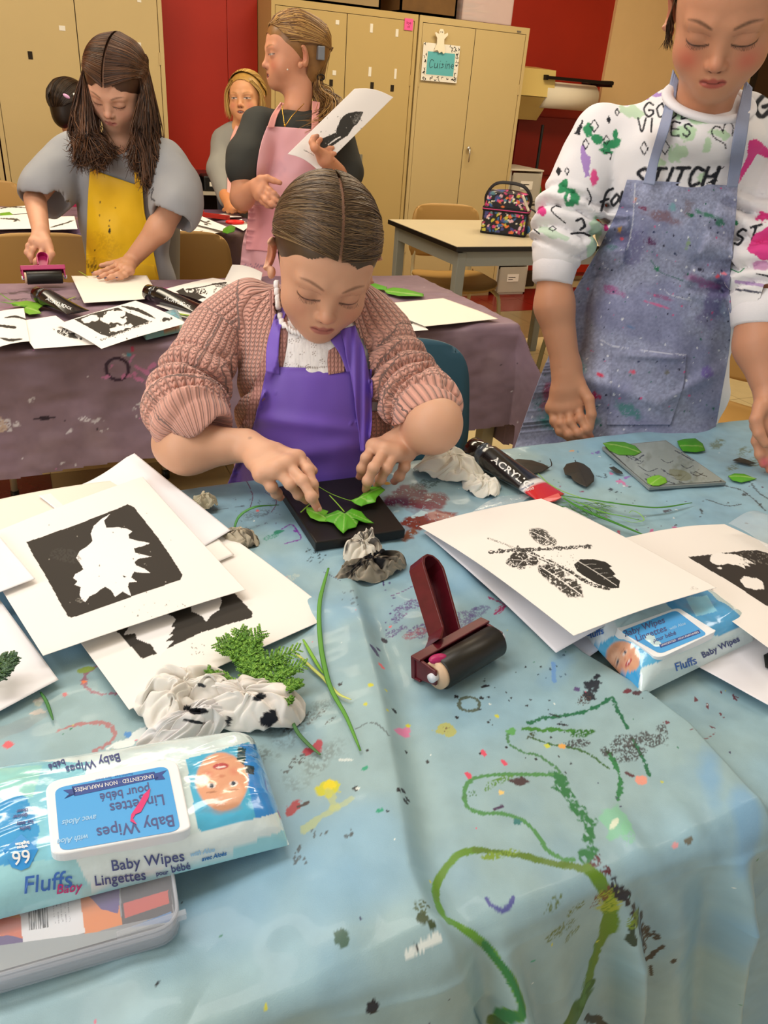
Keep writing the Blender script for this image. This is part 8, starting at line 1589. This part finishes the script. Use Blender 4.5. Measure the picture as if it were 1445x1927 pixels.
    for sx in (-.09, .09): hp = np.array([.37+sx*.9, 2.92, .82]); Lg.cap(hp, hp+[0, 0, -.4], .085, .06, k=.04).cap(hp+[0, 0, -.4], hp+[0, .02, -.76], .055, .04, k=.03).ell(hp+[0, -.05, -.78], (.04, .1, .035), k=.02)
    sdf_obj('trousers', Lg, mat('grey_jersey', '8E8A80', rough=.85), t, '8E8A80')
    hl = lambda x, y, z: (y > -.074+.75*(.052-z)-.25*np.abs(x)) & ((np.abs(x) > .0015) | (z < .02)); hd = cap_hair(C, M, s, t, '4A3222', .003, hl, r=(.081, .1025, .0855)); rg_ = np.random.RandomState(3); gen = []; Ci = np.array(C)
    def loc(P_): return (P_-Ci)@M/s
    ends = {-1: [sp(150, 300, 2.36), sp(165, 290, 2.33), sp(200, 285, 2.32), sp(178, 305, 2.33), sp(145, 280, 2.38)], 1: [sp(258, 310, 2.34), sp(275, 335, 2.35), sp(295, 315, 2.38), sp(283, 345, 2.36), sp(250, 290, 2.33), sp(298, 290, 2.42)]}
    mids = {-1: [sp(150, 215, 2.33), sp(140, 240, 2.36), sp(165, 240, 2.30)], 1: [sp(272, 215, 2.32), sp(282, 240, 2.36), sp(258, 240, 2.30)]}
    for k in range(2600):
        sd = -1 if rg_.rand() < .47 else 1; u = rg_.rand(); ph = math.radians(8+140*u); z0 = math.sin(ph)*.086; y0 = .018-math.cos(ph)*.103
        d0 = np.array([sd*.003, y0-.018, z0]); d2 = np.array([sd*.080, -.012+.07*u+.01*rg_.normal(), .0]); d1 = np.array([sd*.085, y0*.7-.01, .065+.3*(z0-.08)]); a_ = hsurf(bez(d0, d1, d2, 10), .004+.004*rg_.rand())*s@M.T+Ci
        m_ = mids[sd][rg_.randint(3)]+rg_.normal(0, .008, 3); e = ends[sd][rg_.randint(len(ends[sd]))]+rg_.normal(0, .010, 3); e2 = e+rg_.normal(0, .012, 3)-ZU*rg_.uniform(0, .02)
        if u > .6: m_ = m_+FW*.05; e = e+FW*.05; e2 = e2+FW*.06
        wv = RT*.006*math.sin(k); p = spline(np.concatenate([a_[::3], [m_, (m_+e)/2+wv, e, e2]]), 24); gen.append(p)
    hair_strands('hair_strands', C, None, 1, gen, hd, ['3A2416', '4A2E1C', '5A3A24', '2C1A10', '6A4830'], .0014)
    lash(C, M, s, b, n=8); return t
build_yellow()
# ================================================================ the laughing girl in the pink apron
def build_pink():
    s = 1.04; C, ang = (.9056, 2.7967, 1.3673), (-95, 2, -4); sk = 'D29472'; sp = PD
    t = person('person', (1.12, 2.95, 0), 'girl in profile with a ponytail, black t-shirt and pale pink apron, holding up a print')
    nb = sp(560, 215, 2.56); V, Q, c, M = head_geo(C, ang, s, .0026, sk, nb, dict(eyes='open', open=.5, mouth=.0052, brow='8A6038', lip='B8605A', gaze=0))
    Rm = np.stack([RT, FW, ZU], 1); shL, shR = sp(488, 238, 2.52), sp(630, 245, 2.62)
    T = Field(*bounds([sp(430, 250, 2.5), sp(690, 400, 2.6), sp(560, 620, 2.8), sp(560, 190, 2.5)], .10), .006)
    for px, py, d, hw, hd, hh in ((560, 290, 2.60, .135, .09, .12), (555, 380, 2.63, .135, .09, .14), (550, 490, 2.68, .145, .10, .15), (540, 590, 2.72, .155, .11, .15)): T.ell(sp(px, py, d), (hw, hd, hh), R=Rm, k=.05)
    T.cap(shL, shR, .052, .052, k=.05); T.cap(shL, sp(465, 300, 2.50), .060, .066, k=.02).cap(sp(465, 300, 2.50), sp(458, 318, 2.49), .066, .055, k=.02); T.cap(shR, sp(648, 320, 2.62), .060, .066, k=.02); T.disp(lambda X: (fbm(X*[1, 1, .6], 9, 5, 3)-.5)*.022)
    Vt, Qt = T.mesh(); tor = obj('tshirt', Vt, Qt, mat('black_cotton', vc=True, rough=.85), t, col=np.tile(lin('34342F'), (len(Vt), 1))); bv = bvh_of(tor)
    def pp(cv):
        cv.mottle(.012, .10, 3); cv.blob(560, 310, 40, 30, 'D8A8B4', 0, .6, alpha=.5, soft=.6); cv.blob(500, 350, 25, 40, 'E0A894', 0, .6, alpha=.5, soft=.6); cv.blob(520, 320, 20, 20, 'B890A0', 0, .6, alpha=.3, soft=.6)
        for k in range(9): cv.stroke([(457+k*5, 498), (459+k*5, 503), (461+k*5, 497)], 1.3, '6A5A78', alpha=.7)
    pm = mat('pink_vinyl', vc=True, rough=.55)
    L = [(503, 237), (492, 268), (484, 310), (482, 350), (474, 400), (458, 450), (452, 500), (445, 560)]; R = [(588, 243), (600, 265), (600, 310), (598, 350), (610, 420), (625, 480), (640, 560), (650, 590)]
    ap = drape(bv, L, R, 'apron', pm, t, (80, 110), .008, pp, 'E3A9AE', blur=14, wrk=.006, wf=10); drape(bv, [(468, 385), (462, 470)], [(600, 400), (610, 480)], 'pocket', pm, ap, (50, 40), .012, pp, 'E0989E', blur=14)
    drape(bv, [(528, 192), (512, 215), (503, 240)], [(534, 194), (522, 218), (516, 240)], 'apron_strap', pm, t, (8, 20), .018, None, 'E8A098', blur=8); drape(bv, [(588, 190), (587, 215), (586, 244)], [(601, 192), (600, 215), (600, 248)], 'apron_strap', pm, t, (8, 20), .018, None, 'E8A098', blur=8)
    w1 = sp(482, 352, 2.44); f = lambda d, *q: [sp(x, y, d+e) for x, y, e in q]
    f1 = [f(2.42, (497, 347, 0), (508, 358, -.01), (516, 365, -.01), (523, 370, -.01)), f(2.42, (494, 356, 0), (506, 368, -.01), (517, 376, -.01), (528, 381, -.01)), f(2.42, (490, 364, 0), (500, 377, -.01), (510, 384, -.01), (520, 388, -.01)), f(2.43, (486, 370, 0), (494, 379, 0), (503, 386, 0), (512, 390, 0))]; t1 = f(2.42, (490, 338, 0), (503, 335, -.01), (515, 340, -.01), (527, 344, -.01))
    def g1(F_): F_.cap(sp(458, 325, 2.50), sp(456, 372, 2.50), .038, .036, k=.01).cap(sp(456, 372, 2.50), w1, .036, .025, k=.02); hand_fields(F_, w1, f1, t1, 1.08, wr=.025)
    A1 = arm_geo(.0032, *bounds([sp(458, 325, 2.5), sp(456, 372, 2.5), w1]+[p for q in f1 for p in q]+t1, .05), g1)
    w2 = sp(612, 300, 2.46); f2 = [f(2.43, (600, 285, .01), (596, 274, .01), (600, 264, .01), (604, 262, .01)), f(2.44, (606, 290, .01), (612, 284, .02), (620, 280, .02), (626, 278, .02)), f(2.44, (608, 296, .01), (616, 292, .02), (624, 290, .02), (630, 289, .02)), f(2.44, (608, 302, .01), (616, 300, .02), (622, 300, .02), (628, 300, .02))]; t2 = f(2.40, (592, 278, 0), (587, 268, 0), (590, 260, 0), (597, 256, -.005))
    def g2(F_): F_.cap(sp(640, 335, 2.60), w2, .036, .025, k=.02); hand_fields(F_, w2, f2, t2, 1.05, wr=.025)
    A2 = arm_geo(.0032, *bounds([sp(640, 335, 2.6), w2]+[p for q in f2 for p in q]+t2, .05), g2)
    tips = [(q[-1], '2A2228', .012) for q in f1]+[(f1[0][2], '3A2A2C', .010), (t1[-1], '8A5A4A', .008), (t2[-1], '2E2830', .010)]; b = body([(V, Q), A1, A2], t, [c, skin_col(A1[0], 'CC8E6C', tips), skin_col(A2[0], 'CC8E6C', tips)], core=(nb, shL, shR, sp(458, 335, 2.50), sp(640, 335, 2.60), sp(550, 520, 2.69)))
    Lg = Field(*bounds([(.85, 2.75, 0), (1.4, 3.2, .9)], .05), .01)
    for sx in (-.09, .09): hp = np.array([1.12+sx, 2.98, .84]); Lg.cap(hp, hp+[0, 0, -.4], .09, .06, k=.04).cap(hp+[0, 0, -.4], hp+[0, .02, -.78], .055, .04, k=.03).ell(hp+[-.05, -.02, -.80], (.1, .04, .035), k=.02)
    sdf_obj('trousers', Lg, mat('dark_denim', '2A3040', rough=.8), t, '2A3040')
    hl = lambda x, y, z: (y > -.080+.55*(.058-z)-.10*np.abs(x)) & ~((y < .030) & (z < -.012)); hd = cap_hair(C, M, s, t, '8A6236', .003, hl); rg_ = np.random.RandomState(4); gen = []; Ci = np.array(C); g0 = sp(598, 145, 2.53); mm = (g0-Ci)@M/s
    for k in range(1800):
        sd = rg_.uniform(-1, 1); fr = rg_.rand(); d0 = np.array([sd*.070, -.066+.05*abs(sd)+.02*fr, .074-.085*abs(sd)**1.5]); d1 = np.array([sd*.095, .02, .070-.075*abs(sd)]); d2 = np.array([sd*.02, .095, -.015])
        if k % 5 < 3: a0 = rg_.rand(); d0 = np.array([sd*.060, -.088+.055*a0, .040-.045*a0*abs(sd)]); d1 = np.array([sd*.095, -.0, .060-.06*abs(sd)])
        a_ = hsurf(bez(d0, d1, d2, 10), .001+.003*rg_.rand()); a_ = a_*s@M.T+Ci; gen.append(spline(np.concatenate([a_[::3], [a_[-1], g0+rg_.normal(0, .006, 3)]]), 18))
    hair_strands('hair_strands', C, None, 1, gen, hd, ['8A6236', 'A67C46', '6A4826', 'C49A58', '7A5630'], .0012)
    gen = []
    for k in range(420): q = rg_.normal(0, .010, 3); gen.append(spline([g0+q*.4, sp(600, 175, 2.56)+q, sp(622, 200, 2.56)+q*1.6, sp(618, 232, 2.54)+q*1.8, sp(598+rg_.uniform(-40, 30), 240+rg_.uniform(-6, 20), 2.52)+q*1.4], 18))
    hair_strands('ponytail', C, None, 1, gen, hd, ['7A5630', 'A67C46', '5E4022', 'B48C50'], .0012)
    MB().box(np.array(sp(603, 100, 2.48))-[.012, .012, .02], np.array(sp(603, 100, 2.48))+[.012, .012, .02], bev=.003).out('hair_clip', mat('grey_clip', '8A8C90', rough=.3, metal=.5), t)
    a = np.linspace(0, 2*math.pi, 16, endpoint=False); MB().tube([g0+np.array([.016*math.cos(v), .004*math.sin(v*2), .012*math.sin(v)]) for v in a], .004, 6, closed=True).tube([g0+RT*.012+FW*-.01+np.array([.012*math.cos(v), 0, .008*math.sin(v)]) for v in a], .0022, 5, closed=True).out('hair_tie', mat('black_elastic', '17120E', rough=.7), t, smooth=True)
    ch = spline([sp(530, 195, 2.47), sp(533, 220, 2.44), sp(537, 235, 2.43), sp(550, 218, 2.44), sp(572, 195, 2.48)], 24); MB().tube(ch, .0013, 5).sphere(sp(536, 236, 2.43), .004, seg=6).out('necklace', mat('gold', 'C89A3A', rough=.25, metal=.9), t, smooth=True)
    MB().sphere(sp(541, 131, 2.44), .0025, seg=6).out('earring', mat('pearl', 'E8E0D0', rough=.2), t, smooth=True)
    # the print she holds is a thing of its own
    cs = [sp(541, 290, 2.42), sp(667, 167, 2.46), sp(740, 183, 2.50), sp(600, 322, 2.46)]; n = (150, 90); u = np.linspace(0, 1, n[0]); v = np.linspace(0, 1, n[1]); U_, V_ = [q.ravel()[:, None] for q in np.meshgrid(u, v, indexing='ij')]
    X = cs[0]*(1-U_)*(1-V_)+cs[1]*U_*(1-V_)+cs[2]*U_*V_+cs[3]*(1-U_)*V_+ZU*.01*np.sin(math.pi*V_); cv = Canvas(proj(X), 'F0EAE4', 3)
    cv.poly([(583, 275), (600, 262), (632, 250), (640, 225), (655, 212), (672, 209), (683, 211), (679, 225), (665, 240), (655, 255), (640, 265), (622, 277), (612, 290), (603, 292), (600, 283), (590, 280)], '3A3834', rough=1.5, freq=.1); cv.stroke([(618, 272), (632, 262), (640, 258)], 2.5, 'E8E2DC'); cv.blob(672, 222, 8, 12, '8A8680', .6, .5, alpha=.6, dry=.4); cv.stroke([(572, 282), (590, 292)], 2, '9A9690', dry=.3); cv.specks(40, (595, 215), (680, 290), (.5, 1.5), ['9A9690'])
    o = obj('held_print', X, grid_faces(*n)[:, ::-1], paper_m(), None, col=cv.c, label='white sheet with a black hand-like print held up by the pink-aproned girl', cat='print'); o.modifiers.new('thick', 'SOLIDIFY').thickness = .0005
    return t
build_pink()
# ================================================================ the blond girl at the far table
def build_blond():
    s = 1.05; C, ang = (1.0998, 4.113, 1.2002), (-34, -8, -4); sk = 'CE9468'; sp = PD
    t = person('person', (1.1, 4.25, 0), 'blond girl in a grey hoodie and pink apron talking at the far table'); nb = sp(452, 245, 3.76)
    V, Q, c, M = head_geo(C, ang, s, .0032, sk, nb, dict(eyes='open', mouth=.0050, brow='9A7040', lip='B0604C', iris='3A4448')); Rm = np.stack([RT, FW, ZU], 1)
    T = Field(*bounds([sp(395, 260, 3.7), sp(520, 300, 3.8), sp(470, 520, 3.9), sp(450, 225, 3.7)], .10), .008)
    for px, py, d, hw, hd, hh in ((462, 285, 3.82, .145, .09, .12), (468, 350, 3.86, .14, .09, .14), (470, 430, 3.92, .15, .10, .16)): T.ell(sp(px, py, d), (hw, hd, hh), R=Rm, k=.05)
    T.cap(sp(424, 262, 3.80), sp(498, 265, 3.82), .055, .055, k=.05).cap(sp(424, 265, 3.80), sp(412, 320, 3.74), .060, .058, k=.02).cap(sp(412, 320, 3.74), sp(426, 376, 3.66), .056, .042, k=.02).cap(sp(498, 265, 3.82), sp(505, 330, 3.78), .06, .055, k=.02).cap(sp(505, 330, 3.78), sp(470, 385, 3.68), .052, .04, k=.02); T.ell(sp(452, 243, 3.80), (.09, .07, .04), R=Rm, k=.03); T.disp(lambda X: (fbm(X, 10, 5, 3)-.5)*.022)
    Vt, Qt = T.mesh(); tor = obj('hoodie', Vt, Qt, mat('grey_fleece', vc=True, rough=.9), t, col=np.tile(lin('8A8880'), (len(Vt), 1))); bv = bvh_of(tor); pm = mat('pink_vinyl')
    drape(bv, [(430, 282), (428, 340), (425, 400)], [(475, 285), (480, 340), (485, 400)], 'apron', pm, t, (30, 40), .01, lambda cv: cv.stroke([(431, 292), (436, 296), (432, 300)], 1.5, '2A2A2A'), 'E0A09A', blur=8); drape(bv, [(444, 235), (434, 260), (430, 284)], [(450, 237), (441, 262), (438, 284)], 'apron_strap', pm, t, (6, 14), .016, None, 'E4A090', blur=5)
    H_ = []
    for (wx, wy, pts) in ((432, 385, [(428, 391, 420, 396), (434, 393, 428, 399), (440, 394, 436, 400), (446, 393, 444, 399)]), (452, 388, [(448, 393, 444, 398), (454, 394, 452, 400), (460, 394, 460, 400), (465, 392, 467, 397)])):
        w_ = pz(wx, wy, .775); fs = [[pz(a, b, .762), pz((a+x)/2, (b+y)/2, .754), pz((a+3*x)/4, (b+3*y)/4, .748), pz(x, y, .744)] for a, b, x, y in pts]; th = [pz(wx+8, wy+3, .762), pz(wx+12, wy+6, .755), pz(wx+14, wy+8, .75), pz(wx+15, wy+9, .745)]
        def g(F_): F_.cap(w_+[0, .08, .03], w_, .03, .025, k=.02); hand_fields(F_, w_, fs, th, 1.05, wr=.025)
        A = arm_geo(.004, *bounds([w_, w_+[0, .08, .03]]+[p for q in fs for p in q]+th, .05), g); H_.append(A)
    b = body([(V, Q)]+H_, t, [c]+[skin_col(a[0], 'C88656') for a in H_], core=(nb, sp(424, 262, 3.8), sp(498, 265, 3.82), sp(430, 382, 3.66), sp(466, 386, 3.68), sp(468, 400, 3.9)))
    Lg = Field((.9, 4.1, 0), (1.45, 4.6, .9), .012)
    for sx in (-.09, .09): hp = np.array([1.17+sx, 4.36, .82]); Lg.cap(hp, hp+[0, 0, -.4], .085, .06, k=.04).cap(hp+[0, 0, -.4], hp+[0, .02, -.76], .055, .04, k=.03).ell(hp+[0, -.05, -.78], (.04, .1, .035), k=.02)
    sdf_obj('trousers', Lg, mat('dark_denim'), t, '2A3040')
    hl = lambda x, y, z: y > -.066+.80*(.066-z)-.05*np.abs(x); hd = cap_hair(C, M, s, t, 'A8803E', .004, hl, r=(.080, .10, .084)); rg_ = np.random.RandomState(4); gen = []
    for k in range(700): sd = rg_.uniform(-1, 1); gen.append(hsurf(bez(np.array([sd*.07, -.066+.05*abs(sd), .074-.06*abs(sd)]), np.array([sd*.1, .02, .07-.06*abs(sd)]), np.array([sd*.05, .095, -.02]), 12), .004+.004*rg_.rand()))
    for sd in (-1, 1):
        for k in range(70): q = rg_.normal(0, .004, 3); gen.append(spline([np.array([sd*.045, -.060, .070])+q, np.array([sd*.078, -.035, .035])+q, np.array([sd*(.084), -.022, -.01])+q*1.5, np.array([sd*(.080), -.01, -.06])+q*2.5], 10))
    hair_strands('hair_strands', C, M, s, gen, hd, ['B48C46', 'C8A25A', '94703A', 'D8B46A'], .0016); return t
build_blond()
# ================================================================ the dark-haired girl half hidden at the left
def build_dark():
    s = 1.05; C, ang = PD(136, 205, 3.75), (130, 8, 4); sp = PD
    t = person('person', (.02, 4.25, 0), 'dark-haired person with two hair clips, mostly hidden behind the yellow-aproned girl'); nb = sp(142, 265, 3.80); V, Q, c, M = head_geo(C, ang, s, .0036, 'B8845C', nb)
    T = Field(*bounds([sp(90, 270, 3.8), sp(200, 300, 3.8), sp(150, 480, 3.9)], .08), .01); Rm = np.stack([RT, FW, ZU], 1)
    for px, py, d, hw, hd, hh in ((150, 310, 3.84, .12, .09, .12), (152, 390, 3.9, .12, .09, .16)): T.ell(sp(px, py, d), (hw, hd, hh), R=Rm, k=.05)
    sdf_obj('top', T, mat('magenta_cotton', 'A01848', rough=.8), t, 'A01848'); Lg = Field((-.15, 4.2, 0), (.3, 4.7, .95), .012); b0 = PD(150, 430, 3.92)
    for sx in (-.08, .08): Lg.cap(b0+[sx, 0, -.02], (b0[0]+sx, b0[1], .05), .075, .04, k=.03).ell((b0[0]+sx, b0[1]-.04, .035), (.04, .10, .034), k=.02)
    sdf_obj('trousers', Lg, mat('dark_denim', '2A3040', rough=.8), t, '2A3040'); body([(V, Q)], t, [c]); hl = lambda x, y, z: y > -.066+.80*(.066-z)-.05*np.abs(x); hd = cap_hair(C, M, s, t, '1E140C', .004, hl, r=(.080, .10, .084), low=-.10); rg_ = np.random.RandomState(4); gen = []
    for k in range(500): sd = rg_.uniform(-1, 1); gen.append(hsurf(bez(np.array([sd*.07, -.066+.05*abs(sd), .074-.06*abs(sd)]), np.array([sd*.1, .02, .07-.06*abs(sd)]), np.array([sd*.05, .09, -.05]), 12), .002+.003*rg_.rand()))
    hair_strands('hair_strands', C, M, s, gen, hd, ['1E140C', '2C1E12', '3A2A1A'], .0016)
    for (x, y, dx, cc, nm) in ((125, 181, 6, 'D8A8D0', 'purple_clip'), (144, 180, 5, 'E8F0EC', 'white_clip')): p = sp(x, y, 3.63); MB().sphere(p, (.017, .006, .008), R=rotM(0, 0, .5)).out('hair_clip', mat(nm, cc, rough=.3), t, smooth=True)
build_dark()
for o in bpy.data.objects:
    if '_w' in o: del o['_w']
